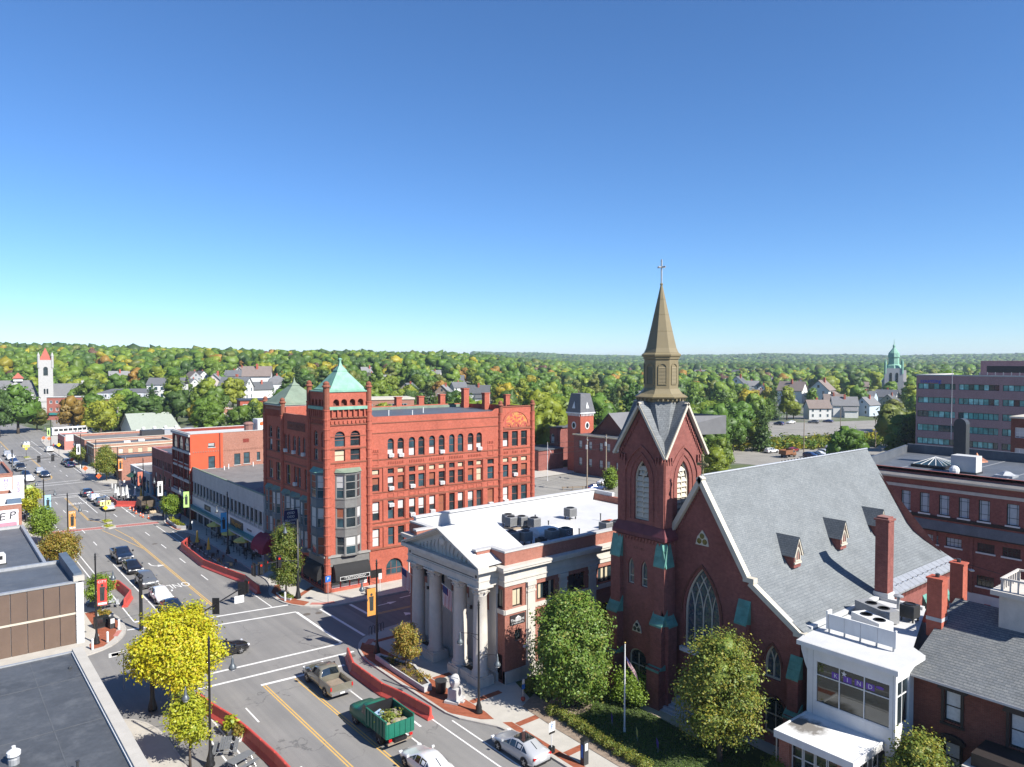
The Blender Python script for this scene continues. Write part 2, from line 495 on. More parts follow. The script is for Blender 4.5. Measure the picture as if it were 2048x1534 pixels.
ASPH = Masphalt('asphalt', (.185, .18, .172), (.235, .228, .216))
ASPHD = Masphalt('side_street_asphalt', (.14, .137, .132), (.19, .186, .178))
ASPHL = Masphalt('old_pale_asphalt', (.22, .21, .19), (.30, .285, .255))
PAVER = Mbrick('brick_paver', (.33, .105, .055), (.27, .08, .042), (.26, .14, .09), .21, .105, .2)
def sheet(name, poly, z, mat, parent=None):
 o = MB().p(*[(x, y, z) for x, y in poly]).build(name, mat, parent)
 return o if parent else struct(o)
main_street = sheet('main_street', [(8, -60), (37, -60), (37, 345), (8, 345)], 0.0, ASPH)
side_street = sheet('side_street', [(37, 58), (145, 50.5), (145, 73), (37, 80)], 0.0, ASPHD)
sheet('cross_street', [(-70, 60), (8, 60), (8, 82), (-70, 82)], 0.0, ASPHD)
sheet('far_cross_street', [(37, 168), (150, 160), (150, 178), (37, 186)], 0.0, ASPHD)
sheet('far_boulevard', [(8, 345), (37, 345), (28, 420), (24, 520), (0, 520), (-5, 420)], 0.0, ASPH)
sheet('hill_street', [(37, 300), (44, 300), (60, 440), (52, 445)], 0.02, ASPHL)
rear_lot = sheet('rear_parking_lot', [(71, 76.5), (145, 73.5), (160, 112), (118, 150), (71, 140)], 0.012, ASPHL)
sheet('church_lot', [(74, -20), (150, -20), (150, 50), (74, 55)], 0.008, ASPHL)
sheet('car_park', [(176, 95), (262, 92), (262, 124), (196, 136), (170, 120)], 0.012, ASPHL)
sheet('far_car_park', [(225, 150), (330, 118), (360, 150), (250, 195)], 0.012, ASPHL)
def offset(pl, d):
 out = []
 for i, (x, y) in enumerate(pl):
  a = pl[max(0, i - 1)]; b = pl[min(len(pl) - 1, i + 1)]
  tx, ty = b[0] - a[0], b[1] - a[1]; l = math.hypot(tx, ty)
  out.append((x + ty / l * d, y - tx / l * d))
 return out
def rnd_line(pl, k=2):       # soften corners
 for _ in range(k):
  q = [pl[0]]
  for a, b in zip(pl, pl[1:]):
   q += [(a[0]*.75 + b[0]*.25, a[1]*.75 + b[1]*.25), (a[0]*.25 + b[0]*.75, a[1]*.25 + b[1]*.75)]
  q.append(pl[-1]); pl = q
 return pl
def pavement(name, kerb, back, side=1, soft=1):
 kerb = rnd_line(kerb, soft)
 inner = offset(kerb, .17 * side)
 o = struct(MB().p(*[(x, y, .13) for x, y in inner + back]).build(name, CONC))
 kb = MB()
 for i in range(len(kerb) - 1):
  a, b, c, d = kerb[i], kerb[i+1], inner[i+1], inner[i]
  kb.p((*a, .14), (*b, .14), (*c, .14), (*d, .14)); kb.p((*a, -.01), (*b, -.01), (*b, .14), (*a, .14))
 kb.build('kerb', KERB, o)
 return o
pv_se = pavement('pavement', [(140, 59), (70, 64.7), (42, 66.9), (38.2, 66.8), (36.2, 66.5), (34.6, 66), (33.3, 65.1), (32.3, 63.4), (31.75, 61.3), (31.6, 58), (31.7, 50), (31.8, 46.6), (33.0, 44.3), (33.8, 42.8), (33.9, 40), (34, 20), (34, -40)], [(74, -40), (74, 52), (140, 50)], -1)
pv_ne = pavement('pavement', [(140, 71), (70, 74.2), (44, 76.1), (38, 76.2), (35.3, 76.7), (33.3, 78.2), (32.0, 80.6), (31.7, 83.4), (32.0, 86), (33.2, 88.5), (33.8, 92), (33.8, 121), (33.2, 124.4), (32.0, 126.5), (31.9, 134), (33.4, 139), (33.8, 142), (33.8, 166), (34.6, 169), (38, 170), (130, 164)], [(130, 130), (71, 130), (71, 76)], 1)
pv_n2 = pavement('pavement', [(130, 180), (40, 185.5), (33.5, 185), (31.4, 187), (30.4, 190), (30.2, 202), (31.2, 210), (31.4, 246), (31.4, 262), (31.2, 276), (31.8, 296), (34, 312), (40, 318)], [(80, 316), (130, 300)], 1)
pv_nw = pavement('pavement', [(-60, 77), (0, 77.6), (11.5, 78.1), (13.7, 79.0), (15.1, 80.6), (16.1, 82.8), (16.35, 85.5), (16.2, 89), (15.0, 92), (13.9, 94), (13.8, 135), (15.5, 138), (15.6, 141), (13.8, 144), (13.8, 172)], [(6, 172), (-60, 172)], -1)
pv_w2 = pavement('pavement', [(-40, 190), (8, 191), (12.5, 192), (13.8, 196), (13.8, 330)], [(-40, 330)], -1)
pv_sw = pavement('pavement', [(13.8, -40), (13.8, 56), (13.4, 60), (12.0, 62.5), (9, 63.6), (-60, 63.0)], [(-60, -40)], -1)
def strip(parent, name, poly, z, mat): return MB().p(*[(x, y, z) for x, y in poly]).build(name, mat, parent)
strip(pv_se, 'brick_paving', [(31.95, 47.2), (31.9, 61.0), (32.5, 63.3), (33.4, 64.6), (34.2, 62.6), (34.3, 45.6), (34.1, 44.2), (33.3, 44.8)], .134, PAVER)
strip(pv_se, 'brick_paving', [(34.1, 20), (34.9, 20), (34.9, 43.0), (34.3, 43.4)], .134, PAVER)
for yy in (20.5, 26, 31.5, 37, 42.4, 47.6, 53.2, 58.6, 64):
 x1 = 37.4 if yy > 47 else 39.4
 strip(pv_se, 'brick_paving', [(34.95 if yy < 43 else 34.35, yy - .3), (x1, yy - .3), (x1, yy + .3), (34.95 if yy < 43 else 34.35, yy + .3)], .137, PAVER)
strip(pv_ne, 'brick_paving', [(32.1, 80.6), (33.4, 78.6), (34.4, 79.4), (33.4, 81.4), (33.0, 84.0), (34.2, 88.0), (33.6, 88.0), (32.25, 85.6)], .134, PAVER)
strip(pv_ne, 'brick_paving', [(33.4, 81.0), (37.2, 84.2), (36.9, 84.7), (33.2, 81.8)], .137, PAVER)
strip(pv_ne, 'brick_paving', [(32.2, 127), (33.0, 127), (33.0, 135), (32.2, 134)], .134, PAVER)
strip(pv_nw, 'brick_paving', [(12.2, 79.4), (13.4, 79.6), (14.6, 81.3), (15.4, 84), (15.9, 86.0), (15.9, 88.6), (14.6, 91.4), (13.6, 91.4), (13.6, 83), (12.4, 81)], .134, PAVER)
WARN = M('red_tactile_paving', (.42, .16, .13), .8, .1, 4)
for pts in ([(34.0, 78.5), (35.2, 77.5), (36.6, 77.2), (36.7, 77.9), (35.4, 78.2), (34.5, 79)], [(33.3, 64.0), (34.3, 65.0), (34.8, 64.6), (33.9, 63.7)], [(15.0, 81.6), (15.7, 83.2), (15.3, 83.4), (14.6, 81.9)]):
 strip(pv_ne if pts[0][1] > 70 and pts[0][0] > 20 else (pv_nw if pts[0][0] < 20 else pv_se), 'tactile_paving', pts, .14, WARN)
for x in (36.2, 38.2):       # joints across the café pavement
 for y in range(92, 168, 3): strip(pv_ne, 'pavement_joint', [(34.2, y), (36.5, y), (36.5, y + .05), (34.2, y + .05)], .135, DKMETAL) if x < 37 else None
PAINT = M('white_road_paint', (.68, .67, .64), .7, .12, 2.5, stain=.35, staincol=(.42, .41, .39))
PAINTY = M('yellow_road_paint', (.58, .36, .10), .7, .12, 2.5, stain=.3, staincol=(.36, .26, .12))
REDX = M('red_crossing_paint', (.36, .14, .12), .8, .1, 2)
def line(a, b, wd=.13, mat=None, name='lane_line', parent=None, z=.006):
 dx, dy = b[0] - a[0], b[1] - a[1]; l = math.hypot(dx, dy); nx, ny = -dy / l * wd / 2, dx / l * wd / 2
 MB().p((a[0]+nx, a[1]+ny, z), (a[0]-nx, a[1]-ny, z), (b[0]-nx, b[1]-ny, z), (b[0]+nx, b[1]+ny, z)).build(name, mat or PAINT, parent or main_street)
def dbl(x, y0, y1):
 for s in (-.11, .11): line((x + s, y0), (x + s, y1), .11, PAINTY, 'yellow_line')
dbl(22.5, 20, 61.5); dbl(25.2, 20, 61.2); dbl(25.45, 85.6, 127); dbl(22.45, 145, 171.5)
line((25.35, 127), (24.6, 134.5), .12, PAINTY, 'yellow_line'); line((25.3, 118), (23.4, 131), .12, PAINTY, 'yellow_line'); line((23.4, 131), (22.8, 135), .12, PAINTY, 'yellow_line')
line((22.4, 145), (24.2, 141), .12, PAINTY, 'yellow_line')
dbl(24.1, 208, 246); dbl(21.0, 262, 330)
arc = [(24.2, 208), (24.15, 204.5), (23.7, 201.8), (22.8, 200.3), (22.0, 200)]
for a, b in zip(arc, arc[1:]): line(a, b, .2, PAINTY, 'yellow_line')
line((22.0, 200), (21.9, 214), .12, PAINTY, 'yellow_line')
for a, b, wd, nm in [((20.0, 82.3), (32.2, 80.3), .3, 'crosswalk_line'), ((17.2, 80.0), (32.0, 77.5), .3, 'crosswalk_line'), ((16.2, 83.3), (20.0, 82.3), .3, 'crosswalk_line'),
  ((17.2, 67.1), (31.8, 66.0), .3, 'crosswalk_line'), ((17.4, 64.4), (31.9, 63.4), .3, 'crosswalk_line'), ((32.0, 77.4), (31.95, 66.1), .3, 'crosswalk_line'),
  ((22.3, 61.75), (29.8, 61.1), .35, 'stop_line'), ((17.3, 85.3), (22.8, 85.1), .35, 'stop_line'), ((17.9, 194), (28.6, 195.4), .3, 'crosswalk_line'), ((18, 190.6), (29, 191.6), .3, 'crosswalk_line'),
  ((17.0, 176.6), (31.5, 175.7), .3, 'crosswalk_line'), ((17.0, 173.6), (31.5, 173.0), .3, 'crosswalk_line'), ((22.3, 171.9), (29.4, 170.9), .35, 'stop_line'), ((18.3, 243), (30.4, 241), .3, 'crosswalk_line')]:
 line(a, b, wd, PAINT, nm)
line((34.5, 76.7), (34.6, 66.4), .3, PAINT, 'crosswalk_line'); line((37.8, 76.0), (37.9, 71.4), .35, PAINT, 'stop_line', side_street)
line((38, 71.2), (75, 68.8), .12, PAINTY, 'yellow_line', side_street); line((38, 71.5), (75, 69.1), .12, PAINTY, 'yellow_line', side_street)
for x, y0, y1 in [(27.8, 20, 60.6), (30.5, 20, 60.8), (31.6, 20, 46.3), (17.3, 85.5, 121), (20.1, 86, 111.5), (22.75, 85.5, 110), (30.5, 80.8, 87), (30.55, 100, 133), (31.6, 92, 127), (16.5, 94, 121), (24.8, 151, 171), (29.4, 143, 171),
  (17.3, 126, 170), (16.1, 24, 59), (17.15, 24, 59.5), (30.6, 203, 240), (27.6, 255, 290), (17.3, 196, 300), (29.5, 246, 300), (31.0, 246, 262)]:
 line((x, y0), (x, y1))
for x, y0, y1, step in [(19.85, 22.8, 61, 10.9), (28.0, 95.9, 132, 10.1), (20.3, 114.4, 170, 10.1), (26.9, 145, 170, 10), (20.2, 196, 300, 10), (27.2, 203, 240, 10)]:
 y = y0
 while y < y1:
  line((x, y), (x, y + 2.95)); y += step
sheet('red_crossing', [(16.1, 137.6), (16.2, 139.2), (31.5, 136.5), (31.4, 134.7)], .005, REDX, main_street)
line((16.1, 137.4), (31.4, 134.6), .15, PAINT, 'crosswalk_line', z=.007); line((16.2, 139.3), (31.5, 136.6), .15, PAINT, 'crosswalk_line', z=.007)
def road_text(txt, x, y, rz, sz=1.25, st=2.2):
 me = text_mesh(txt, sz, PAINT)
 me.transform(Matrix.Diagonal((1.0, st, 1, 1)))
 o = link('road_lettering', me, main_street, (x, y, .007), rz)
road_text('ONLY', 24.1, 96.0, PI); road_text('ONLY', 23.6, 163.5, 0)
def arrow(x, y, rz, turn=0):
 mb = MB(); z = .007
 if turn:
  pts = [(0, -1.6), (.02, -.2), (.3, .4), (.7, .65)]
  for a, b in zip(pts, pts[1:]):
   dx, dy = b[0]-a[0], b[1]-a[1]; l = math.hypot(dx, dy); nx, ny = -dy/l*.09, dx/l*.09
   mb.p((a[0]+nx, a[1]+ny, z), (a[0]-nx, a[1]-ny, z), (b[0]-nx, b[1]-ny, z), (b[0]+nx, b[1]+ny, z))
  mb.p((.55, 1.15, z), (.75, .1, z), (1.55, .8, z))
  mb.v = [(vx * turn, vy, vz) for vx, vy, vz in mb.v]
 else:
  mb.p((-.09, -1.6, z), (.09, -1.6, z), (.09, .4, z), (-.09, .4, z)); mb.p((-.4, .4, z), (.4, .4, z), (0, 1.5, z))
 o = mb.build('road_arrow', PAINT, main_street); o.location = (x, y, 0); o.rotation_euler = (0, 0, rz)
arrow(24.0, 107.5, PI, -1); arrow(23.6, 154.5, 0, -1); arrow(18.6, 104, PI, 1); arrow(29.3, 150, 0, 1); arrow(29.2, 48.6, 0, 1); arrow(41, 73.6, -PI/2, 0); arrow(45, 74.4, -PI/2, -1); arrow(42, 68.3, PI/2, 1)
MAN = M('cast_iron_cover', (.12, .105, .09), .7, .2, 8, .4, 60)
for x, y, s in ((31.2, 62.6, .42), (32.6, 76.0, .4), (33.8, 75.6, .36), (22.0, 71.5, .4), (27.3, 120, .4)):
 tag(MB().lathe([(s, 0), (s, .012)], (x, y, 0), 16).build('manhole_cover', MAN), 'round iron manhole cover set in the asphalt near the crossing', 'manhole cover', 'manhole covers')
def acunit(P, n, label='white window air conditioner in the orange brick block', s=1.0, group='window air conditioners on the brick block'):
 t = thing('air_conditioner', label, 'air conditioner', P, math.atan2(n[1], n[0]), group)
 MB().box(-.45*s, 0, -.32*s, .32*s, 0, .42*s).build('casing', WHITE, t)
 g = MB()
 for k in range(5): g.box(.002, .012, -.26*s, .26*s, .06*s + k*.07*s, .09*s + k*.07*s)
 g.build('grille', ACMET, t)
FRAME_R = M('oxblood_window_frame', (.20, .075, .055), .6, .1, 3)
FRAME_G = M('grey_window_frame', (.27, .265, .25), .6, .1, 3)
def make_corner_block():
 T = thing('corner_block', 'orange-red brick corner block with two green copper pyramid roofs', 'building', (37.4, 81.0, 0))
 a4 = math.radians(-4)
 S = Fac((0, 0), (math.cos(a4), math.sin(a4)))           # side street facade
 Fr = Fac((0, 0), (0, 1), True)                          # main street facade (faces -x)
 up = [(7.9, 8.75), (9.27, 10.15), (10.85, 11.75), (12.2, 13.1), (13.77, 14.65), (15.18, 16.08), (16.75, 17.6), (18.08, 18.95), (19.65, 20.55), (21.02, 21.9)]
 end = [(25.28, 26.3), (26.88, 27.92), (28.46, 29.5)]
 side1 = [(5.7, 6.75), (22.8, 23.85)]
 ops = []; spec = []
 for u in up:
  ops.append((*u, 15.75, 18.2, 'a')); spec.append(5)
 for u in end: ops.append((*u, 15.9, 18.05, 'r')); spec.append(5)
 for u in up + end + side1:
  ops.append((*u, 13.72, 14.42, 'r')); spec.append(41)
  ops.append((*u, 11.65, 13.42, 'r')); spec.append(4)
  ops.append((*u, 8.0, 10.38, 'r')); spec.append(3)
  ops.append((*u, 4.75, 7.02, 'r')); spec.append(2)
 for u in ((1.0, 2.3), (2.98, 4.25)):
  ops.append((*u, 15.8, 17.2, 'r')); spec.append(4)
  ops.append((*u, 17.55, 19.45, 'a')); spec.append(5)
 ops.append((7.6, 9.9, .9, 3.0, 'a')); spec.append(1)
 ops.append((13.0, 14.2, .15, 2.6, 'r')); spec.append(2)
 mb = MB()
 wall(mb, S, 0, 5.4, 4.4, 20.0, [o for o in ops if o[1] < 5.4], .28)
 wall(mb, S, 5.4, 24.95, 0, 20.95, [o for o in ops if 5.4 < o[0] and o[1] < 24.95], .3)
 wall(mb, S, 24.95, 30.5, 0, 21.55, [o for o in ops if o[0] > 24.95], .3)
 mb.p(S(5.4, 20.95), S(6.3, 20.95), S(6.05, 21.0), S(5.85, 21.2), S(5.55, 21.35), S(5.4, 21.35))
 mb.p(S(24.95, 20.95), S(24.95, 21.33), S(24.1, 21.33), S(23.85, 21.2), S(23.6, 21.0), S(23.3, 20.95))
 mb.p(S(5.4, 20.0, -.4), S(30.5, 20.0, -.4), S(30.5, 20.95, -.4), S(5.4, 20.95, -.4)); mb.p(S(5.4, 20.95), S(24.95, 20.95), S(24.95, 20.95, -.4), S(5.4, 20.95, -.4))
 S.box(mb, 24.95, 30.5, 20.96, 21.55, -.4, -.002)
 E = S(30.5, 0); B = (E[0] + 1.2, E[1] + 19.8)
 mb.p((E[0], E[1], 0), (B[0], B[1], 0), (B[0], B[1], 20.9), (E[0], E[1], 21.5)); mb.p((B[0], B[1], 0), (0, 19.8, 0), (0, 19.8, 20.9), (B[0], B[1], 20.9))
 mb.build('wall', BR_OF, T)
 fops = []; fsp = []
 for v in ((.45, 1.5), (2.5, 3.65)):
  fops.append((*v, 15.8, 17.2, 'r')); fsp.append(4)
  fops.append((*v, 17.55, 19.45, 'a')); fsp.append(5)
 for v in ((5.3, 5.85), (6.2, 6.95), (7.8, 8.7), (9.2, 10.15), (11.0, 11.75), (12.2, 13.0)):
  fops.append((*v, 15.85, 18.3, 'a')); fsp.append(5)
 for v in ((5.25, 6.5), (7.75, 8.7), (8.85, 9.8), (11.1, 12.5)):
  fops.append((*v, 11.7, 14.25, 'r')); fsp.append(4)
 for v in ((14.3, 15.95), (17.1, 18.65)):
  fops.append((*v, 11.75, 14.2, 'r')); fsp.append(4)
  fops.append((v[0] + .15, v[1] - .15, 15.6, 17.2, 'r')); fsp.append(4)
  fops.append((v[0] + .15, v[1] - .15, 17.4, 19.1, 'a')); fsp.append(5)
 for v in ((5.4, 7.2), (7.8, 10.6), (11.0, 13.2), (14.3, 16.6), (17.0, 19.2)):
  fops.append((*v, .4, 3.4, 'r')); fsp.append(0)
 mb = MB()
 wall(mb, Fr, 0, 4.9, 4.4, 20.0, [o for o in fops if o[1] < 4.9], .28)
 wall(mb, Fr, 4.9, 13.4, 0, 21.0, [o for o in fops if o[0] > 4.9 and o[1] < 13.4], .3)
 wall(mb, Fr, 13.4, 19.8, 0, 21.8, [o for o in fops if o[0] > 13.4], .3)
 Fr.box(mb, 4.9, 13.4, 20.2, 20.995, -.4, -.002)
 mb.box(.002, 5.6, 19.4, 19.8, 20.0, 21.8); mb.box(5.2, 5.6, 13.4, 19.4, 20.0, 21.8); mb.box(.4, 5.2, 13.4, 13.8, 20.0, 21.8)
 mb.build('wall', BR_OF, T)
 mb = MB()
 D = S(5.4, 0); poly = [(0, 0), (D[0], D[1]), (D[0] + .2, D[1] + 4.9), (0, 4.9)]
 TS = Fac((0, 0), S.d[:2]); TF = Fr
 arc = [(.85, 1.6, 22.5, 23.3, 'a'), (1.85, 2.6, 22.5, 23.3, 'a'), (2.92, 3.65, 22.5, 23.3, 'a'), (3.95, 4.7, 22.5, 23.3, 'a')]
 arf = [(.55, 1.2, 22.5, 23.3, 'a'), (1.5, 2.15, 22.5, 23.3, 'a'), (2.5, 3.15, 22.5, 23.3, 'a'), (3.5, 4.15, 22.5, 23.3, 'a')]
 wall(mb, TS, 0, 5.4, 20.0, 24.15, arc, .5); wall(mb, TF, 0, 4.9, 20.0, 24.15, arf, .5)
 mb.p((*poly[1], 20), (*poly[2], 20), (*poly[2], 24.15), (*poly[1], 24.15)); mb.p((*poly[2], 20), (*poly[3], 20), (*poly[3], 24.15), (*poly[2], 24.15))
 mb.build('tower_wall', BR_OF, T)
 MB().slab([(.5, .5), (D[0] - .5, D[1] + .5), (D[0] - .4, D[1] + 4.3), (.5, 4.3)], 21.5, 23.9).build('belfry_core', BR_DK, T)
 cb = MB(); bs = MB()
 def row(F, u0, u1, n, z0, z1, wd, d):
  for k in range(n):
   u = u0 + (u1 - u0) * (k + .5) / n
   F.box(cb, u - wd/2, u + wd/2, z0, z1, .002, d)
 row(S, .3, 5.1, 7, 21.1, 22.0, .16, .28); row(Fr, .3, 4.7, 8, 21.1, 22.0, .16, .28)
 row(S, .3, 5.1, 9, 20.35, 20.7, .2, .15); row(Fr, .3, 4.7, 9, 20.35, 20.7, .2, .15)
 row(Fr, 13.7, 19.5, 12, 20.4, 21.3, .16, .22)
 for a, b in ((7.9, 10.15), (10.85, 13.1), (13.77, 16.08), (16.75, 18.95), (19.65, 21.9), (25.28, 26.3), (26.88, 27.92), (28.46, 29.5)):
  row(S, a, b, int((b - a) / .24), 15.0, 15.3, .1, .09)
  row(S, a, b, int((b - a) / .16), 11.28, 11.4, .07, .05)
 row(S, 5.7, 6.75, 4, 16.6, 16.9, .14, .1); row(S, 22.8, 23.85, 4, 16.6, 16.9, .14, .1); row(S, 1.0, 2.3, 6, 15.3, 15.5, .12, .06); row(S, 3.0, 4.25, 6, 15.3, 15.5, .12, .06)
 cb.build('corbel_course', BR_OF, T)
 for F, u0, u1, z, h, d in [(S, 5.4, 24.95, 20.12, .12, .07), (S, 5.4, 24.95, 18.88, .1, .06), (S, 5.4, 30.5, 4.38, .22, .12), (S, 5.4, 30.5, 15.55, .14, .07), (S, 5.4, 30.5, 14.55, .16, .06), (S, 5.4, 30.5, 11.45, .13, .07),
   (S, 5.4, 30.5, 10.5, .2, .07), (S, 5.4, 30.5, 7.7, .16, .08), (S, 5.4, 30.5, 7.15, .2, .06), (S, 24.95, 30.5, 18.3, .28, .1), (S, 24.95, 30.5, 21.45, .16, .1), (S, 0, 5.4, 21.0, .16, .2), (S, 0, 5.4, 20.15, .14, .12), (S, 0, 5.4, 17.25, .18, .06), (S, 0, 5.4, 15.55, .16, .07), (S, 0, 5.4, 18.75, .1, .04),
   (Fr, 0, 19.8, 15.5, .16, .07), (Fr, 0, 19.8, 14.5, .16, .07), (Fr, 0, 19.8, 11.45, .16, .07), (Fr, 4.9, 19.8, 4.2, .3, .15), (Fr, 0, 4.9, 21.0, .16, .2), (Fr, 0, 4.9, 20.15, .14, .12), (Fr, 13.4, 19.8, 21.6, .25, .2)]:
  F.box(MB(), u0, u1, z, z + h, .001, d).build('string_course', BROWN_ST, T)
 for F, u1 in ((S, 5.4), (Fr, 4.9)):
  F.box(MB(), .3, u1 - .3, 22.05, 22.42, .001, .3).build('copper_sill', COPPER, T)
  F.box(MB(), .2, u1 - .2, 24.152, 24.3, -.3, .12).build('tower_cornice', COPPER, T)
 for u in (7.2, 10.25, 13.2, 16.15, 19.05, 22.0):
  for z0, z1 in ((4.6, 7.15), (7.86, 10.5), (11.58, 14.55)):
   S.box(MB(), u, u + .45, z0, z1, .001, .14).build('pilaster', BR_OF, T)
 for u in (5.75, 22.85): 
  pb = MB(); ring(pb, S, (u, u + .95, 14.95, 16.45, 'r'), .12, .001, .06); pb.build('brick_panel', BR_OF, T)
 for u0, u1 in up + side1 + end:
  pb = MB(); ring(pb, S, (u0 - .02, u1 + .02, 10.78, 11.32, 'r'), .08, .001, .05); pb.build('brick_panel', BR_OF, T)
 tb = MB(); pts = arch_pts(25.6, 29.6, 18.75, 'a', 14); S.ext(tb, pts, .002, .05); tb.build('mosaic_tympanum', Mmosaic(), T)
 hb = MB()
 o1 = arch_pts(25.2, 30.0, 18.7, 'a', 16, 2.35); o2 = arch_pts(25.55, 29.65, 18.7, 'a', 16)
 for k in range(16): hb.p(S(*o1[k], .12), S(*o1[k+1], .12), S(*o2[k+1], .12), S(*o2[k], .12)); hb.p(S(*o2[k], .12), S(*o2[k+1], .12), S(*o2[k+1], .0), S(*o2[k], .0)); hb.p(S(*o1[k], .12), S(*o1[k], 0), S(*o1[k+1], 0), S(*o1[k+1], .12))
 hb.build('arch_moulding', BR_OF, T)
 for c in (26.2, 27.6, 29.0):
  sb = MB(); q1 = arch_pts(c - .7, c + .7, 18.6, 'a', 8, .75); q2 = arch_pts(c - .45, c + .45, 18.6, 'a', 8, .5)
  for k in range(8): sb.p(S(*q1[k], .1), S(*q1[k+1], .1), S(*q2[k+1], .1), S(*q2[k], .1)); sb.p(S(*q1[k], .1), S(*q1[k], .05), S(*q1[k+1], .05), S(*q1[k+1], .1))
  sb.build('arch_moulding', BR_OF, T)
 def dress(F, o, s, shade=False):
  r = rnd()
  if s == 41: return window(T, F, o, .24, .07, FRAME_R if not shade else FRAME_G, GLASS, (), (), (.05, .95) if r < .35 else None, BLINDT)
  if s == 1:
   window(T, F, o, .24, .1, FRAME_R, GLASSB, (.38,), (.33, .67)); return
  if s == 0:
   window(T, F, o, .24, .1, BLACK, GLASS, (.75,), (.33, .67)); return
  rails = (.5,) if o[4] == 'r' else (.42, .78)
  muls = ()
  bl = None; mm = BLINDW
  if s == 5 and not shade:
   bl = (.02, uni(.35, .5)) if r < .55 else None
   mm = BLINDW
  elif s in (2, 3): bl = (uni(.35, .55), 1) if r < .55 else ((.0, .98) if r < .8 else None); mm = BLINDW if r < .62 else (CURTR if r < .7 else BLINDW)
  elif s == 4: bl = (.0, 1) if r < .18 else ((.5, 1) if r < .5 else None); mm = BLINDT if r < .18 else (CURTR if r < .42 else BLINDW)
  window(T, F, o, .24, .07, FRAME_R if not shade else FRAME_G, GLASS if rnd() < .6 else GLASSB, rails, muls, bl, mm)
 for o, s in zip(ops, spec): dress(S, o, s)
 for o, s in zip(fops, fsp): dress(Fr, o, s, True)
 for i, z in ((0, 15.85), (1, 15.8), (5, 15.8), (9, 15.8)): acunit(Vector((37.4, 81, 0)) + Vector(S((up[i][0] + up[i][1]) / 2, z, .3)), S.n)
 for i, z in ((0, 11.7), (2, 11.7), (5, 11.7), (0, 9.6), (2, 8.05), (4, 8.1)): acunit(Vector((37.4, 81, 0)) + Vector(S((up[i][0] + up[i][1]) / 2, z, .3)), S.n)
 for u, z in ((23.3, 8.05), (25.8, 8.15), (27.4, 11.75)): acunit(Vector((37.4, 81, 0)) + Vector(S(u, z, .3)), S.n)
 for v, z in ((9.3, 11.8), (12.3, 15.9), (9.6, 15.9), (6.6, 15.9)): acunit(Vector((37.4, 81, 0)) + Vector(Fr(v, z, .3)), Fr.n)
 def bay(F, u0, u1, z0, levels, dep, roofmat, bodymat):
  w_ = u1 - u0; pl = [(u0, 0), (u0 + w_ * .27, dep), (u1 - w_ * .27, dep), (u1, 0)]
  zt = levels[-1][1] + .3
  body = MB()
  for i in range(3):
   a, b = pl[i], pl[i+1]
   A = F(a[0], 0, a[1]); Bq = F(b[0], 0, b[1]); L_ = math.hypot(Bq[0]-A[0], Bq[1]-A[1])
   G_ = Fac((A[0], A[1]), (Bq[0]-A[0], Bq[1]-A[1]))
   if G_.n.dot(F.n) < 0: G_ = Fac((A[0], A[1]), (Bq[0]-A[0], Bq[1]-A[1]), True)
   o_ = [(.12, L_ - .12, zb, zz, 'r') for zb, zz in levels]
   wall(body, G_, 0, L_, z0, zt, o_, .1)
   for q in o_:
    r = rnd()
    window(T, G_, q, .09, .06, FRAME_G, GLASSB if r < .5 else GLASS, (.5,) if q[3] - q[2] < 2.6 else (.36, .7), (), ((.45, 1) if r < .6 else ((0, 1) if r < .8 else None)), BLINDW if rnd() < .7 else CURTR)
   for zb, zz in levels: G_.box(body, 0, L_, zb - .16, zb - .04, .001, .05); G_.box(body, 0, L_, zz + .03, zz + .12, .001, .05)
  body.build('bay_window', bodymat, T)
  rf = MB(); top = [F(u, zt, d * 1.12 + .08) for u, d in [(u0 - .1, 0), pl[1], pl[2], (u1 + .1, 0)]]; hi = [F(u0 + .1, zt + .45, .02), F(u1 - .1, zt + .45, .02)]
  rf.p(top[1], top[2], hi[1], hi[0]); rf.p(top[0], top[1], hi[0]); rf.p(top[2], top[3], hi[1]); rf.p(*top); rf.p(*[F(u, z0, d) for u, d in pl])
  rf.build('bay_roof', roofmat, T)
 BAYG = M('grey_bay_cladding', (.16, .157, .15), .6, .15, 2)
 BAYD = M('slate_blue_bay_cladding', (.10, .13, .15), .6, .15, 2)
 lv = [(4.6, 6.75), (7.85, 10.25), (11.4, 14.2)]
 bay(S, 1.0, 4.3, 4.45, lv, .8, COPPER2, BAYG); bay(Fr, .5, 3.95, 4.45, lv, .75, COPPER, BAYD)
 for v0, v1 in ((5.4, 7.25), (7.8, 10.7), (11.0, 13.4), (14.3, 16.7), (16.95, 19.2)):
  bay(Fr, v0, v1, 3.9, [(4.5, 6.6), (7.3, 10.2)], .55, COPPER2, BAYD)
 def turret(P, z0, z1, r, ztip):
  tb = MB(); prof = []
  z = z0
  while z < z1 - .01:
   prof += [(r, z), (r, z + .95), (r * 1.13, z + .97), (r * 1.13, z + 1.1), (r, z + 1.12)]; z += 1.15
  tb.lathe(prof, (P[0], P[1], 0), 10); tb.build('turret', BR_OF, T)
  tp = MB(); tp.lathe([(r * .9, z), (r * .9, ztip - .75), (r * 1.25, ztip - .72), (r * 1.25, ztip - .6), (r * .85, ztip - .45), (r * .95, ztip - .25), (r * .5, ztip - .06), (.04, ztip)], (P[0], P[1], 0), 10); tp.build('turret_cap', BROWN_ST, T)
 turret((0, 0), .3, 22, .42, 25.5); turret(S(5.4, 0), 4.6, 22, .36, 25.4); turret(Fr(4.9, 0), 4.6, 22, .36, 25.5)
 turret(S(24.95, 0), 0, 20, .34, 22.4); turret(S(30.45, 0), 0, 20, .34, 22.35); turret(Fr(13.5, 0), 4.6, 20, .36, 23.0); turret(Fr(19.7, 0), 0, 20, .36, 22.95)
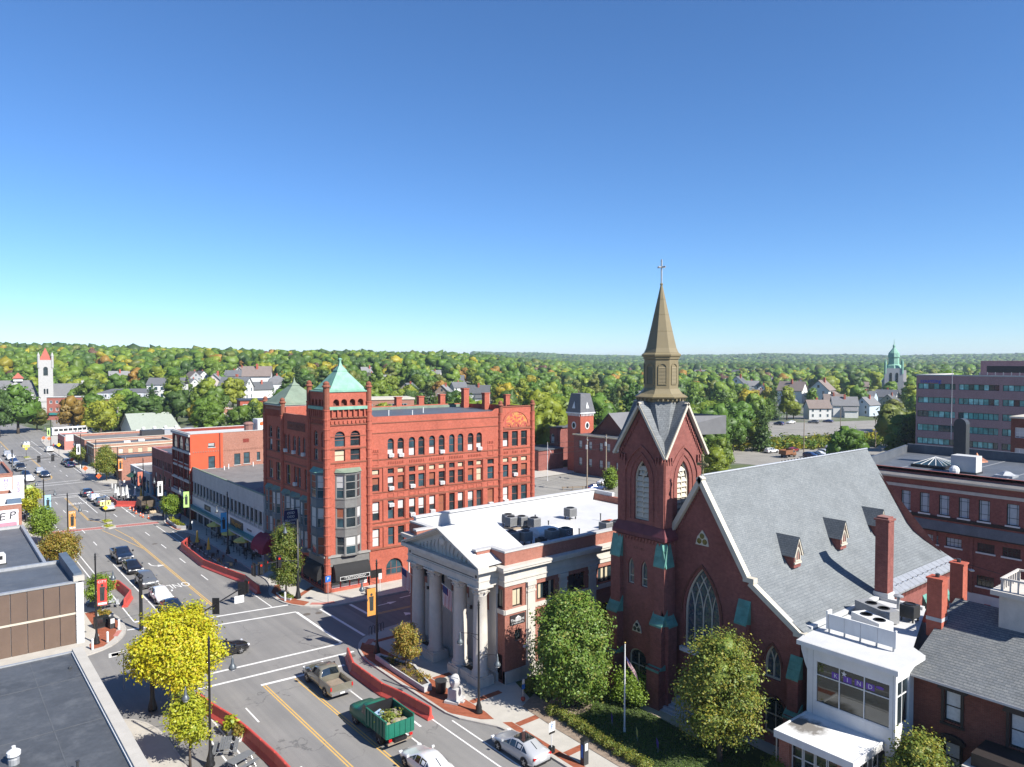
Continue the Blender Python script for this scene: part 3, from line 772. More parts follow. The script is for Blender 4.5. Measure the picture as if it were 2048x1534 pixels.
 def pyr(cx, cy, prof, mat, name, rot):
  m_ = MB(); i = 0
  for r, z in prof:
   for k in range(4):
    a = rot + PI / 4 + PI / 2 * k
    m_.v.append((cx + r * 1.4142 * math.cos(a), cy + r * 1.4142 * math.sin(a), z))
  for j in range(len(prof) - 1):
   for k in range(4):
    l = (k + 1) % 4
    m_.f.append((j*4 + k, j*4 + l, (j+1)*4 + l, (j+1)*4 + k))
  m_.f.append((0, 3, 2, 1)); n_ = len(prof) - 1; m_.f.append(tuple(n_*4 + k for k in range(4)))
  m_.build(name, mat, T)
 cx, cy = S(2.72, 0, -2.45)[:2]
 pyr(cx, cy, [(2.45, 24.28), (2.45, 24.42), (2.2, 24.6), (.62, 26.62), (.66, 26.66), (.6, 26.78), (.22, 27.3), (.1, 27.7), (.12, 28.0), (.2, 28.05), (.2, 28.15), (.05, 28.25)], COPPER, 'tower_roof', a4 / 2)
 pyr(2.9, 16.55, [(3.0, 20.6), (3.0, 21.75)], BR_PK, 'roof_drum', 0); pyr(2.9, 16.55, [(3.1, 21.75), (3.1, 21.95)], WHITE, 'eaves_band', 0)
 pyr(2.9, 16.55, [(3.25, 21.95), (3.2, 22.1), (2.9, 22.25), (.55, 24.45), (.6, 24.5), (.5, 24.6), (.18, 24.9), (.07, 25.3), (.02, 25.6)], COPPER2, 'tower_roof', 0)
 a = S(5.4, 0, -.4); b_ = S(30.5, 0, -.4)
 MB().p((.4, 4.9, 20.35), (a[0], 4.9, 20.35), (a[0], a[1], 20.35), (b_[0], b_[1], 20.35), (B[0] - .1, B[1] - .1, 20.35), (.4, 19.4, 20.35)).build('roof', ROOFD, T)
 rp = MB(); rp.slab([(5.6, 19.5), (B[0], B[1] - .3), (B[0], B[1]), (5.6, 19.8)], 20.3, 20.75); rp.build('parapet', COPPER2, T)
 for x, y, wd, h in ((58, 99.7, .75, 22.1), (62, 99.6, .75, 22.1), (66, 99.5, .75, 22.3), (68.2, 96.0, .8, 23.3), (68.0, 90.2, .75, 22.8), (68.4, 85.5, .6, 22.7)):
  x -= 37.4; y -= 81; c = MB().box(x - wd/2 - .1, x + wd/2 + .1, y - wd/2, y + wd/2, 20.36, h); c.box(x - wd/2 - .18, x + wd/2 + .18, y - wd/2 - .08, y + wd/2 + .08, h, h + .15); c.build('chimney', BR_OF, T)
 for x, y in ((46.5, 87), (50, 88.5), (52.5, 86.4), (56.5, 90.0)): MB().lathe([(.07, 20.35), (.07, 21.0), (.1, 21.02), (.1, 21.1)], (x - 37.4, y - 81, 0), 8).build('vent_pipe', WHITE, T)
 Fr.box(MB(), 6.2, 11.8, 18.95, 20.0, .001, .06).build('name_panel', BR_DK, T)
 place_text('name_lettering', 'ODD FELLOWS', .7, BROWN_ST, T, Fr(9.0, 19.45, .08), -Fr.d, (0, 0, 1), .02)
 REDP = M('red_shop_paint', (.36, .03, .025), .5, .1, 3)
 for F, ue in ((S, 5.2), (Fr, 4.6)):
  F.box(MB(), .05, ue, 3.3, 4.4, -.3, .35).build('shop_fascia', BAYG, T); F.box(MB(), -.1, ue + .1, 4.4, 4.62, -.3, .5).build('shop_cornice', FRAME_G, T)
  F.box(MB(), .4, ue, 0, .45, -.25, .1).build('stall_riser', BR_OF, T)
  n = 4 if F is S else 3
  wd = (ue - .5) / n
  for k in range(n): window(T, F, (.45 + k * wd, .45 + (k + 1) * wd, .45, 3.3, 'r'), .1, .07, REDP, GLASS, (), (), (0, .14) if F is S else None, WHITE)
 S.box(MB(), -.1, .45, 0, 4.4, -.5, .05).build('corner_pier', BR_OF, T)
 AWN = M('black_awning_fabric', (.018, .018, .019), .85, .15, 3)
 def awning(F, u0, u1, zt, zb, dep, mat):
  ab = MB(); n = 8
  pr = [(dep * math.sin(PI/2 * k/n), zb + .35 + (zt - zb - .35) * math.cos(PI/2 * k/n)) for k in range(n + 1)] + [(dep, zb)]
  for k in range(len(pr) - 1): ab.p(F(u0, pr[k][1], pr[k][0]), F(u1, pr[k][1], pr[k][0]), F(u1, pr[k+1][1], pr[k+1][0]), F(u0, pr[k+1][1], pr[k+1][0]))
  for u in (u0, u1): ab.p(*[F(u, z, d) for d, z in pr], F(u, zb + .35, 0))
  return ab.build('awning', mat, T)
 aw = awning(S, .55, 5.05, 3.6, 1.65, 1.15, AWN); awning(Fr, .5, 4.6, 3.6, 1.65, 1.15, AWN)
 bd = MB(); S.box(bd, 1.1, 4.9, 1.66, 2.14, 1.151, 1.162); bd.build('sign_border', WHITE, aw)
 bd = MB(); S.box(bd, 1.16, 4.84, 1.71, 2.09, 1.162, 1.168); bd.build('sign_board', BLACK, aw)
 place_text('lettering', '*TATTOOING*', .42, WHITE, aw, S(3.0, 1.88, 1.175), S.d, (0, 0, 1), .004, .98)
 BURG = M('burgundy_awning_fabric', (.20, .006, .03), .8, .12, 3)
 a2 = awning(Fr, 15.2, 19.6, 4.2, 1.9, 2.3, BURG)
 place_text('lettering', 'ODDS', .45, WHITE, a2, Fr(17.4, 2.06, 2.315), -Fr.d, (0, 0, 1), .004)
 S.box(MB(), 5.5, 7.0, 1.0, 1.95, .002, .08).build('wall_poster', BLACK, T)
 MB().tube([S(10.75, .1, .1), S(10.75, 4.9, .1)], .06).build('downpipe', WHITE, T)
def Mmosaic():
 m, t, b, N, L = nodes('orange_mosaic')
 tc = N.new('ShaderNodeTexCoord').outputs['Object']
 v = N.new('ShaderNodeTexVoronoi'); v.inputs['Scale'].default_value = 4; L.new(tc, v.inputs['Vector'])
 s = N.new('ShaderNodeSeparateXYZ'); L.new(v.outputs['Color'], s.inputs[0])
 c = ramp(N, L, s.outputs[0], [(.2, (.36, .05, .05)), (.5, (.48, .14, .03)), (.8, (.42, .20, .06))])
 L.new(c, b.inputs['Base Color']); setp(b, Roughness=.7)
 return m
make_corner_block()
def make_bank():
 T = thing('bank_building', 'pink brick former bank with limestone columned portico and white flat roof', 'building', (38.5, 48.4, 0))
 LX, LY = 26.5, 15.5
 S = Fac((0, 0), (1, 0)); Fr = Fac((0, 0), (0, 1), True)
 ops = [(.85, 1.95, 6.6, 8.25, 'r'), (1.1, 1.9, 3.6, 4.6, 'r')] + [(u, u + 2.2, 6.65, 8.2, 'r') for u in (3.65, 7.45, 11.35, 15.2, 19.0)] + [(u + .1, u + 2.1, .9, 4.7, 'a') for u in (3.65, 7.45, 11.35, 15.2, 19.0)]
 mb = MB(); wall(mb, S, 0, LX, 1.2, 8.6, ops, .3)
 fops = [(.3, 1.25, 6.55, 8.25, 'r'), (.35, 1.35, .2, 2.55, 'r')]
 wall(mb, Fr, 0, LY, .05, 8.6, fops + [(5.6, 7.4, .1, 5.9, 'a'), (3.2, 4.4, 6.6, 8.2, 'r'), (9.0, 10.2, 6.6, 8.2, 'r'), (12.3, 13.2, 6.6, 8.2, 'r')], .3)
 mb.p((LX, 0, 0), (LX, LY, 0), (LX, LY, 8.6), (LX, 0, 8.6)); mb.p((LX, LY, 0), (0, LY, 0), (0, LY, 8.6), (LX, LY, 8.6))
 mb.build('wall', BR_BK, T)
 bs = MB(); S.box(bs, 0, LX, 0, 1.2, -.3, .12); bs.build('stone_plinth', STONE, T)
 WF = M('black_brown_frame', (.035, .028, .022), .5, .1, 3)
 for o in ops:
  if o[4] == 'a': window(T, S, o, .3, .1, WF, GLASS, (.6,), (.33, .67))
  else: window(T, S, o, .28, .07, WF, GLASS, (), (.5,) if o[1] - o[0] > 1.5 else (.62,), (.03, .97) if o[0] < 1 else None, BLINDT)
 for u, c in ((4.0, BLINDT), (5.25, BLINDT), (12.0, BLINDT), (12.6, BLINDT)):
  S.box(MB(), u, u + .28, 6.75, 8.1, -.27, -.262).build('curtain', c, T)
 for o in fops: 
  if o[3] > 5: window(T, Fr, o, .28, .07, WF, GLASS, (), (.5,), (.03, .97), BLINDT)
 Fr.box(MB(), .35, 1.35, .2, 2.55, -.28, -.22).build('door', M('dark_oxblood_door', (.035, .012, .012), .6, .1, 3), T)
 S.box(MB(), .0, LX, 6.15, 6.55, .001, .1).build('sill_course', STONE, T); Fr.box(MB(), 0, 1.9, 6.15, 6.55, .001, .1).build('sill_course', STONE, T)
 for u in (2.45, 6.3, 10.1, 13.95, 17.8, 21.6):
  pb = MB(); S.box(pb, u, u + .85, 1.2, 7.7, .001, .18); S.box(pb, u - .06, u + .91, 7.7, 7.85, .001, .24); S.box(pb, u + .02, u + .83, 7.85, 8.25, .001, .2); S.box(pb, u - .08, u + .93, 8.25, 8.6, .001, .28); pb.build('pilaster', STONE, T)
  gb = MB()
  for k in range(4): S.box(gb, u + .12 + k * .17, u + .2 + k * .17, 7.95, 8.12, .2, .23)
  gb.build('capital_ornament', STONE, T)
 def band(z0, z1, d, name='entablature', mat=STONE):
  b = MB(); b.slab([(-d, -d), (LX, -d), (LX, LY + d), (-d, LY + d)], z0, z1); b.build(name, mat, T)
 band(8.6, 9.0, .1); band(9.0, 9.12, .18); band(9.12, 9.85, .12); band(9.85, 10.0, .3); band(10.0, 10.2, .62); band(10.2, 10.42, .7)
 dn = MB()
 for k in range(90): S.box(dn, .1 + k * .29, .24 + k * .29, 9.86, 9.985, .301, .42)
 dn.build('dentil_course', STONE, T)
 place_text('carved_lettering', '1881', .4, GRANITE, T, S(4.7, 9.5, .125), (1, 0, 0), (0, 0, 1), .008)
 pb = MB(); O = [(0, 0), (LX, 0), (LX, LY), (0, LY)]
 pb.box(0, LX, 0, .45, 10.42, 11.5); pb.box(0, .45, .45, 3.2, 10.42, 11.5); pb.box(-1.55, .45, 1.9, 2.35, 10.42, 11.5); pb.box(-1.6, 0, 11.6, 12.1, 10.42, 11.5); pb.box(0, .45, 11.6, LY, 10.42, 11.5); pb.box(LX - .45, LX, .45, LY, 10.42, 11.5)
 pb.build('parapet', BR_BK, T)
 cp = MB(); cp.box(-.06, LX + .06, -.06, .5, 11.5, 11.66); cp.box(-.06, .5, .5, 2.4, 11.5, 11.66); cp.box(-1.7, -.06, 1.84, 2.4, 11.5, 11.66); cp.box(-1.7, .5, 11.55, 12.15, 11.5, 11.66); cp.box(-.06, .5, 12.15, LY, 11.5, 11.66); cp.build('coping', GRANITE, T)
 ww = MB(); ww.box(.45, LX - .3, LY - .5, LY, 10.3, 11.95); ww.box(LX - .3, LX + .1, LY - 3.4, LY, 10.3, 11.95); ww.build('white_parapet', ROOFW, T)
 wc = MB(); wc.box(.3, LX - .2, LY - .65, LY + .1, 11.951, 12.08); wc.build('white_coping', ROOFW, T)
 MB().p((.4, .4, 10.75), (LX, .4, 10.75), (LX, LY - .4, 10.75), (.4, LY - .4, 10.75)).build('roof', ROOFW, T)
 PX = -1.6
 px = lambda v: PX
 cols = (1.5, 4.5, 8.5, 11.5)
 for v in cols:
  c = MB(); c.lathe([(.78, 1.0), (.78, 1.12), (.7, 1.18), (.76, 1.26), (.7, 1.34), (.64, 1.42), (.64, 3.5), (.62, 5.2), (.56, 7.85), (.6, 7.9), (.56, 7.95)], (PX + .1, v, 0), 20)
  co = c.build('column', STONE, T, True)
  k = MB(); k.lathe([(.58, 7.95), (.6, 8.1), (.68, 8.28), (.66, 8.34), (.8, 8.5), (.78, 8.56)], (PX + .1, v, 0), 16); k.box(PX - .72, PX + .92, v - .82, v + .82, 8.56, 8.7)
  for a in range(8):
   t = a * PI / 4; k.tube([(PX + .1 + .58*math.cos(t), v + .58*math.sin(t), 8.0), (PX + .1 + .72*math.cos(t), v + .72*math.sin(t), 8.22), (PX + .1 + .84*math.cos(t), v + .84*math.sin(t), 8.18)], .07, 5)
  k.build('capital', STONE, co)
  p = MB().box(PX - .75, PX + .95, v - .85, v + .85, .1, .85); p.box(PX - .68, PX + .88, v - .78, v + .78, .85, 1.0); p.build('pedestal', STONE, T)
  pl = MB(); Fr.box(pl, v - .5, v + .5, .9, 7.8, .001, .16); Fr.box(pl, v - .6, v + .6, 7.8, 8.6, .001, .24); Fr.box(pl, v - .6, v + .6, .1, .9, .001, .26); pl.build('pilaster', STONE, T)
 for a, b in ((2.35, 3.65), (9.35, 10.65)):
  lw = MB(); lw.box(PX - .55, PX + .55, a, b, .1, .95); lw.build('low_wall', STONE, T)
  MB().box(PX - .1, PX + .5, a, b, .951, .97).build('planting_bed', M('dark_soil', (.03, .024, .018), .95, .3, 6), T)
 sw = MB(); Fr.box(sw, 1.9, 5.5, .06, 6.0, .001, .05); Fr.box(sw, 7.5, 12.6, .06, 6.0, .001, .05); sw.build('stone_facing', STONE, T)
 st = MB()
 for k, (u, z) in enumerate(((5.0, 6.0), (5.35, 6.35), (5.7, 6.7))): Fr.box(st, u, 13.0 - u, z, z + .35, .001, .06)
 Fr.box(st, 6.2, 6.8, 5.8, 6.5, .06, .2); st.build('stepped_surround', STONE, T)
 dr = MB(); wf = window(T, Fr, (5.6, 7.4, .1, 5.9, 'a'), .3, .12, BLACK, GLASS, (.45, .8), (.5,), None, None, 'door')
 Fr.box(MB(), 5.75, 7.25, 3.5, 5.0, -.24, -.2).build('red_poster', M('red_poster', (.42, .02, .02), .6, .05, 2), T)
 place_text('poster_lettering', 'The', .45, WHITE, T, Fr(6.5, 4.6, -.19), -Fr.d, (0, 0, 1), .004); place_text('poster_lettering', 'Mint', .45, WHITE, T, Fr(6.5, 4.1, -.19), -Fr.d, (0, 0, 1), .004)
 for o in ((3.2, 4.4, 6.6, 8.2, 'r'), (9.0, 10.2, 6.6, 8.2, 'r'), (12.3, 13.2, 6.6, 8.2, 'r')): window(T, Fr, o, .28, .07, WF, GLASS, (.5,), (.5,))
 en = MB(); en.box(PX - .6, -.12, .75, 12.25, 8.7, 9.2); en.box(PX - .66, -.12, .7, 12.3, 9.2, 9.3); en.box(PX - .6, -.12, .75, 12.25, 9.3, 9.95); en.box(PX - .78, -.62, .5, 12.5, 9.95, 10.1); en.box(PX - 1.05, -.6, .2, 12.8, 10.1, 10.42)
 en.build('entablature', STONE, T)
 for v in (1.15, 11.85): MB().tube([(PX - .6, v, 9.62), (PX - .64, v, 9.62)], .14, 14).build('roundel', DKMETAL, T)
 MB().box(PX - .615, PX - .602, 1.5, 11.5, 9.44, 9.52).build('dark_fillet', DKMETAL, T)
 zb, za, hw, c = 10.42, 12.75, 6.25, 6.5
 pm = MB(); pm.p((PX - .45, c - hw + .5, zb), (PX - .45, c + hw - .5, zb), (PX - .45, c, za - .25)); pm.build('tympanum', STONE, T)
 rk = MB()
 for s in (-1, 1):
  A = (c + s * hw, zb); Bp = (c, za); n_ = .28
  for d0, d1, t0, t1 in ((PX - 1.05, PX + .1, 0, .16), (PX - .85, PX + .1, -.16, 0), (PX - .62, PX + .1, -.3, -.16)):
   rk.p((d0, A[0], A[1] + t1), (d0, Bp[0], Bp[1] + t1), (d0, Bp[0], Bp[1] + t0), (d0, A[0], A[1] + t0)); rk.p((d0, A[0], A[1] + t0), (d0, Bp[0], Bp[1] + t0), (d1, Bp[0], Bp[1] + t0), (d1, A[0], A[1] + t0))
   rk.p((d0, A[0], A[1] + t1), (d1, A[0], A[1] + t1), (d1, Bp[0], Bp[1] + t1), (d0, Bp[0], Bp[1] + t1))
  rk.p((PX - 1.05, A[0], A[1]), (PX - 1.05, A[0], A[1] + .16), (PX + .1, A[0], A[1] + .16), (PX + .1, A[0], A[1]))
 rk.build('raking_cornice', STONE, T)
 rl = MB()
 for s in (-1, 1):
  rl.p((PX - 1.0, c + s * hw, zb + .17), (PX - 1.0, c, za + .17), (3.6, c, za + .17), (3.6, c + s * hw * .97, zb + .25))
  rl.p((3.6, c, za + .17), (3.6, c + s * hw * .97, zb + .25), (3.6, c, zb))
 rl.build('gable_roof', ROOFW, T)
 sg = MB()      # carved relief in the tympanum
 for k in range(-6, 7):
  h = (1 - abs(k) / 7.5) * 1.5
  sg.tube([(PX - .46, c + k * .62, zb + .1), (PX - .52, c + k * .62 + .1, zb + h * .6), (PX - .48, c + k * .62 - .05, zb + h)], .13, 6, .05)
 sg.ball((PX - .5, c, zb + 1.2), .15, .5, .4); sg.build('relief', STONE, T)
 sb = MB(); S.box(sb, .55, 2.2, 5.1, 5.97, .001, .08); s = sb.build('wall_sign', M('sign_black', (.03, .028, .03), .5, .05, 3), T)
 place_text('lettering', 'The', .34, WHITE, s, S(.87, 5.5, .09), (1, 0, 0), (0, 0, 1), .004); place_text('lettering', 'int', .34, WHITE, s, S(1.92, 5.52, .09), (1, 0, 0), (0, 0, 1), .004)
 place_text('lettering', 'LUXURY LOFTS', .185, WHITE, s, S(1.37, 5.22, .09), (1, 0, 0), (0, 0, 1), .004)
 ic = MB(); S.ext(ic, [(1.1, 5.66), (1.42, 5.86), (1.74, 5.66)], .081, .09)
 for k in range(4): S.box(ic, 1.15 + k * .15, 1.24 + k * .15, 5.36, 5.64, .081, .09)
 ic.build('temple_emblem', WHITE, s)
 MB().tube([S(2.38, 1.2, .06), S(2.38, 9.0, .06)], .05).build('downpipe', STONE, T)
 wl = MB(); wl.tube([S(2.05, 3.05, .0), S(2.05, 3.05, .25)], .04); wl.box(1.85, 2.25, -.45, -.2, 2.98, 3.12); wl.build('wall_lamp', WHITE, T)
 return T
make_bank()
def rooftop_ac(x, y, z, label, s=.85, mat=None, h=.9, face=False):
 t = thing('condenser_unit', label, 'air conditioner', (x, y, z), uni(-.05, .05), 'condenser units on the bank roof' if 'bank' in label else None)
 b = MB().box(-s/2, s/2, -s/2, s/2, .3, .3 + h); b.build('casing', mat or ACMET, t)
 g = MB()
 for k in range(9):
  zz = .38 + k * (h - .14) / 9
  g.box(-s/2 - .012, s/2 + .012, -s/2 - .012, s/2 + .012, zz, zz + .03)
 g.build('louvre', DKMETAL, t)
 f = MB().lathe([(s * .42, .3 + h), (s * .42, .36 + h), (s * .36, .37 + h), (s * .36, .31 + h)], (0, 0, 0), 14); f.build('fan_grille', BLACK, t)
 for a in (-1, 1):
  for c in (-1, 1): MB().box(a*s*.4 - .05, a*s*.4 + .05, c*s*.4 - .05, c*s*.4 + .05, 0, .3).build('foot', DKMETAL, t)
 if face:
  e = MB()
  for a in (-.18, .18): e.tube([(a, -s/2 - .02, .95), (a, -s/2 - .026, .95)], .045, 10)
  pts = [(.24 * math.cos(q), .78 - .12 * math.sin(q)) for q in [PI * k / 8 for k in range(9)]]
  e.tube([(px_, -s/2 - .022, pz) for px_, pz in pts], .02, 5); e.build('smiley_sticker', WHITE, t)
for x, y in ((46.8, 57.8), (47.8, 57.3), (48.3, 55.9), (47.3, 58.9)): rooftop_ac(x, y, 10.75, 'grey condenser on the white bank roof, in the cluster nearest the tall white parapet', .95)
for x, y, f in ((42.8, 52.7, 0), (43.9, 52.1, 0), (46.2, 50.9, 0), (47.7, 50.6, 1)): rooftop_ac(x, y, 10.75, 'grey condenser beside the brick parapet of the bank roof' if not f else 'grey condenser with a painted smiling face on the bank roof', 1.0, face=f)
rooftop_ac(44.3, 50.3, 10.75, 'low dark condenser on the bank roof close to the brick parapet', .8, DKMETAL, .5)
rooftop_ac(54.6, 57.2, 10.75, 'single grey condenser standing alone in the middle of the white bank roof', 1.0)
for x, y in ((52.6, 50.0), (53.8, 49.6), (55.0, 49.8)): rooftop_ac(x, y, 10.75, 'grey condenser on the bank roof in the row beside the church tower', 1.0)
def skylight():
 t = thing('barrel_skylight', 'long white arched skylight on the bank roof', 'skylight', (48.6, 53.6, 10.75), math.radians(-4))
 MB().box(-2.3, 2.3, -1.0, 1.0, 0, .3).build('kerb_frame', ROOFW, t)
 for i in range(3):
  x0 = -2.2 + i * 1.48; b = MB(); n = 8
  for k in range(n):
   a, c = PI * k / n, PI * (k + 1) / n
   b.p((x0, -.95 * math.cos(a), .3 + .5 * math.sin(a)), (x0 + 1.42, -.95 * math.cos(a), .3 + .5 * math.sin(a)), (x0 + 1.42, -.95 * math.cos(c), .3 + .5 * math.sin(c)), (x0, -.95 * math.cos(c), .3 + .5 * math.sin(c)))
  b.p(*[(x0, -.95 * math.cos(PI*k/n), .3 + .5*math.sin(PI*k/n)) for k in range(n + 1)]); b.p(*[(x0 + 1.42, -.95 * math.cos(PI*k/n), .3 + .5*math.sin(PI*k/n)) for k in range(n + 1)])
  b.build('dome_panel', WHITE, t, True)
skylight()
for x, y, h in ((42.0, 58.5, .6), (40.9, 52.5, 1.1), (50.6, 58.4, .7), (49.8, 55.4, .7), (56.5, 54.5, .7), (49.5, 50.6, .8), (57.2, 59.3, .5)):
 tag(MB().lathe([(.06, 0), (.06, h), (.09, h + .01), (.09, h + .08)], (x, y, 10.75), 8).build('vent_pipe', DKMETAL), 'thin dark vent pipe standing on the white bank roof', 'vent pipe', 'vent pipes on the bank roof')
tag(MB().box(46.2, 48.9, 56.9, 57.15, 10.75, 10.95).box(46.2, 46.4, 57.15, 58.3, 10.75, 10.95).build('wooden_sleeper', WOOD), 'pale wooden sleeper under the condenser cluster on the bank roof', 'sleeper')
pipe = thing('conduit_rack', 'bundle of orange and copper pipes beside condensers on the bank roof', 'pipes', (53.3, 51.0, 10.75))
for k in range(6): MB().tube([(-.5 + k*.18, 0, 0), (-.5 + k*.18, 0, .8), (-.5 + k*.18, -.7, .8)], .035, 5).build('pipe', M('copper_pipe', (.45, .22, .10), .4, .1, 3, metal=.6), pipe)
MB().box(.6, 1.9, .3, .9, .5, .8).build('pipe_cover', M('orange_cover', (.5, .12, .05), .6, .1, 2), pipe)
tag(MB().box(60.9, 64.8, 51.5, 55, 10.8, 11.4).build('roof_box', ROOFW), 'low white box on the far end of the bank roof', 'roof box')
def Mstained():
 m, t, b, N, L = nodes('stained_glass')
 tc = N.new('ShaderNodeTexCoord').outputs['Object']
 v = N.new('ShaderNodeTexVoronoi'); v.inputs['Scale'].default_value = 5.5; L.new(tc, v.inputs['Vector'])
 s = N.new('ShaderNodeSeparateXYZ'); L.new(v.outputs['Color'], s.inputs[0])
 c = ramp(N, L, s.outputs[0], [(.0, (.02, .035, .05)), (.3, (.05, .09, .12)), (.5, (.10, .12, .09)), (.7, (.03, .05, .09)), (.85, (.14, .10, .10)), (1, (.12, .15, .17))])
 L.new(c, b.inputs['Base Color']); setp(b, Roughness=.22)
 bump(N, L, b, v.outputs['Distance'], .2, .03)
 return m
STAIN = Mstained()
COPT = M('turquoise_copper', (.10, .27, .225), .65, .3, 1.6, stain=.7, staincol=(.10, .14, .11))
MAROON = M('maroon_painted_band', (.13, .035, .042), .7, .3, 1.2, stain=.4, staincol=(.20, .04, .05))
def louvres(T, F, u0, u1, z0, z1, n, d, mat):
 for k in range(n):
  z = z0 + (z1 - z0) * k / n; h = (z1 - z0) / n
  b = MB(); b.p(F(u0, z, -d + .16), F(u1, z, -d + .16), F(u1, z + h * .8, -d), F(u0, z + h * .8, -d)); b.p(F(u0, z, -d + .16), F(u1, z, -d + .16), F(u1, z - .03, -d + .14), F(u0, z - .03, -d + .14)); b.build('louvre', mat, T)
def make_church():
 T = thing('brick_church', 'dark red brick gothic church with grey slate roof and tall olive spire', 'church', (47.5, 26.5, 0))
 Fr = Fac((0, 0), (0, 1), True); S = Fac((0, 0), (1, 0))
 W2 = 16.7; c = 8.35
 mb = MB()
 main = (6.64, 9.9, 4.95, 11.6, 'p', 3.9)
 lan = (1.45, 2.75, 4.9, 7.4, 'p', 1.5); low = (1.1, 2.75, .9, 3.6, 'a', .75); door = (7.1, 9.6, .9, 4.2, 'p', 1.9)
 wall(mb, Fr, 4.3, 12.4, .0, 11.7, [main, door], .35)
 mb.p(Fr(4.3, 11.7), Fr(12.4, 11.7), Fr(c, 18.45))
 wall(mb, Fr, 0, 4.3, 0, 8.7, [lan, low], .3); mb.p(Fr(0, 8.7), Fr(4.3, 8.7), Fr(4.3, 11.7)); mb.p(Fr(12.4, 0), Fr(16.7, 0), Fr(16.7, 8.7), Fr(12.4, 11.7))
 sops = [(x, x + .9, 3.6, 6.9, 'p', 1.2) for x in (4, 8, 14.2, 18.2, 22.2)]
 wall(mb, S, 0, 27.2, 0, 8.6, sops, .3)
 mb.p((27.2, 0, 0), (27.2, W2, 0), (27.2, W2, 8.6), (27.2, c, 18.3), (27.2, 0, 8.6)); mb.p((0, W2, 0), (27.2, W2, 0), (27.2, W2, 8.6), (0, W2, 8.6))
 mb.build('wall', BR_CH, T)
 BR_LIT = BR_OF
 def gothic(op, lights, dep=.3, trac=True):
  fb = MB(); ring(fb, Fr, op, .13, -dep, -dep + .14)
  u0, u1, z0, z1, _, rise = op; zs = z1 - rise; R = (rise**2 + ((u1-u0)/2)**2) / (u1 - u0)
  for k in range(1, lights):
   u = u0 + (u1 - u0) * k / lights
   Fr.box(fb, u - .05, u + .05, z0 + .1, zs + .1, -dep, -dep + .1)
  if trac:
   def inside(u, z):
    if z <= zs: return u0 < u < u1
    dz = z - zs; w_ = math.sqrt(max(0, R*R - dz*dz)); return u1 - R + w_ > u > u0 + R - w_
   for k in range(0, lights + 1):
    for sgn in (1, -1):
     um = u0 + (u1 - u0) * k / lights; pts = []
     for j in range(13):
      dz = rise * j / 12; off = R - math.sqrt(max(0, R*R - dz*dz)); u = um + sgn * off
      if inside(u, zs + dz - .02): pts.append(Fr(u, zs + dz, -dep + .06))
     if len(pts) > 2: fb.tube(pts, .05, 5)
  fr = fb.build('window', TRIM, T)
  MB().p(*[Fr(*q, -dep + .01) for q in outline(inset(op, .1))]).build('stained_pane', STAIN, fr)
  lead = MB(); n = int((zs - z0) / .45)
  for k in range(1, n): Fr.box(lead, u0 + .1, u1 - .1, z0 + k * .45, z0 + k * .45 + .03, -dep + .012, -dep + .03)
  lead.build('lead_bar', DKMETAL, fr)
 gothic(main, 4); gothic(lan, 2)
 window(T, Fr, low, .25, .12, TRIM, GLASS, (.5,), (.5,))
 Fr.box(MB(), 7.1, 9.6, .9, 3.6, -.34, -.28).build('door', M('dark_wood_door', (.05, .025, .015), .6, .2, 4), T)
 Fr.box(MB(), 6.35, 10.2, 4.6, 4.95, .001, .3).build('window_sill', WHITE, T)
 for op, wd in ((main, .35), (lan, .2), (low, .2)):
  big = (op[0] - wd, op[1] + wd, op[3] - op[5] - .3, op[3] + wd, op[4], op[5] + wd)
  hb = MB(); A = outline(big)[2:]; B_ = outline((big[0] + .14, big[1] - .14, big[2], big[3] - .14, big[4], big[5] - .12))[2:]
  for k in range(len(A) - 1): hb.p(Fr(*A[k], .1), Fr(*A[k+1], .1), Fr(*B_[k+1], .1), Fr(*B_[k], .1)); hb.p(Fr(*A[k], .1), Fr(*A[k], 0), Fr(*A[k+1], 0), Fr(*A[k+1], .1)); hb.p(Fr(*B_[k], .1), Fr(*B_[k+1], .1), Fr(*B_[k+1], 0), Fr(*B_[k], 0))
  hb.build('hood_mould', BR_DK, T)
 for o in sops: window(T, S, o, .25, .1, TRIM, STAIN, (), (.5,))
 def trefoil(F, cu, cz, s):
  b = MB(); pts = [(cu - s, cz - s * .8), (cu + s, cz - s * .8), (cu + s * .75, cz + s * .2), (cu, cz + s * 1.15), (cu - s * .75, cz + s * .2)]
  F.ext(b, pts, .001, .08); fr = b.build('window', TRIM, T)
  g = MB()
  for du, dz in ((-.42, -.3), (.42, -.3), (0, .38)):
   q = [(cu + s * du + s * .36 * math.cos(k * PI / 6), cz + s * dz + s * .36 * math.sin(k * PI / 6)) for k in range(12)]; F.ext(g, q, .081, .09)
  g.build('pane', GLASS, fr)
 trefoil(Fr, 8.25, 13.95, .62)
 rb = MB()
 def rake(a, b, wd=.38, d0=-.1, d1=.4):
  dx, dz = b[0]-a[0], b[1]-a[1]; l = math.hypot(dx, dz); nx, nz = dz/l*wd, -dx/l*wd
  if nz > 0: nx, nz = -nx, -nz
  Fr.ext(rb, [a, b, (b[0]+nx, b[1]+nz), (a[0]+nx, a[1]+nz)], d0, d1)
 rake((c, 18.95), (4.0, 11.98)); rake((c, 18.95), (12.7, 11.98)); rake((3.75, 11.7), (-.35, 8.95)); 
 Fr.box(rb, 3.45, 4.35, 11.6, 11.95, -.1, .42); Fr.box(rb, -.6, .3, 8.7, 9.05, -.1, .42)
 rb.build('rake_board', TRIM, T)
 dt = MB()
 for sgn in (-1, 1):
  for k in range(26):
   t = (k + .5) / 26; u = c + sgn * 4.05 * t; z = 18.3 - 6.75 * t
   Fr.box(dt, u - .06, u + .06, z - .32, z - .12, .001, .1)
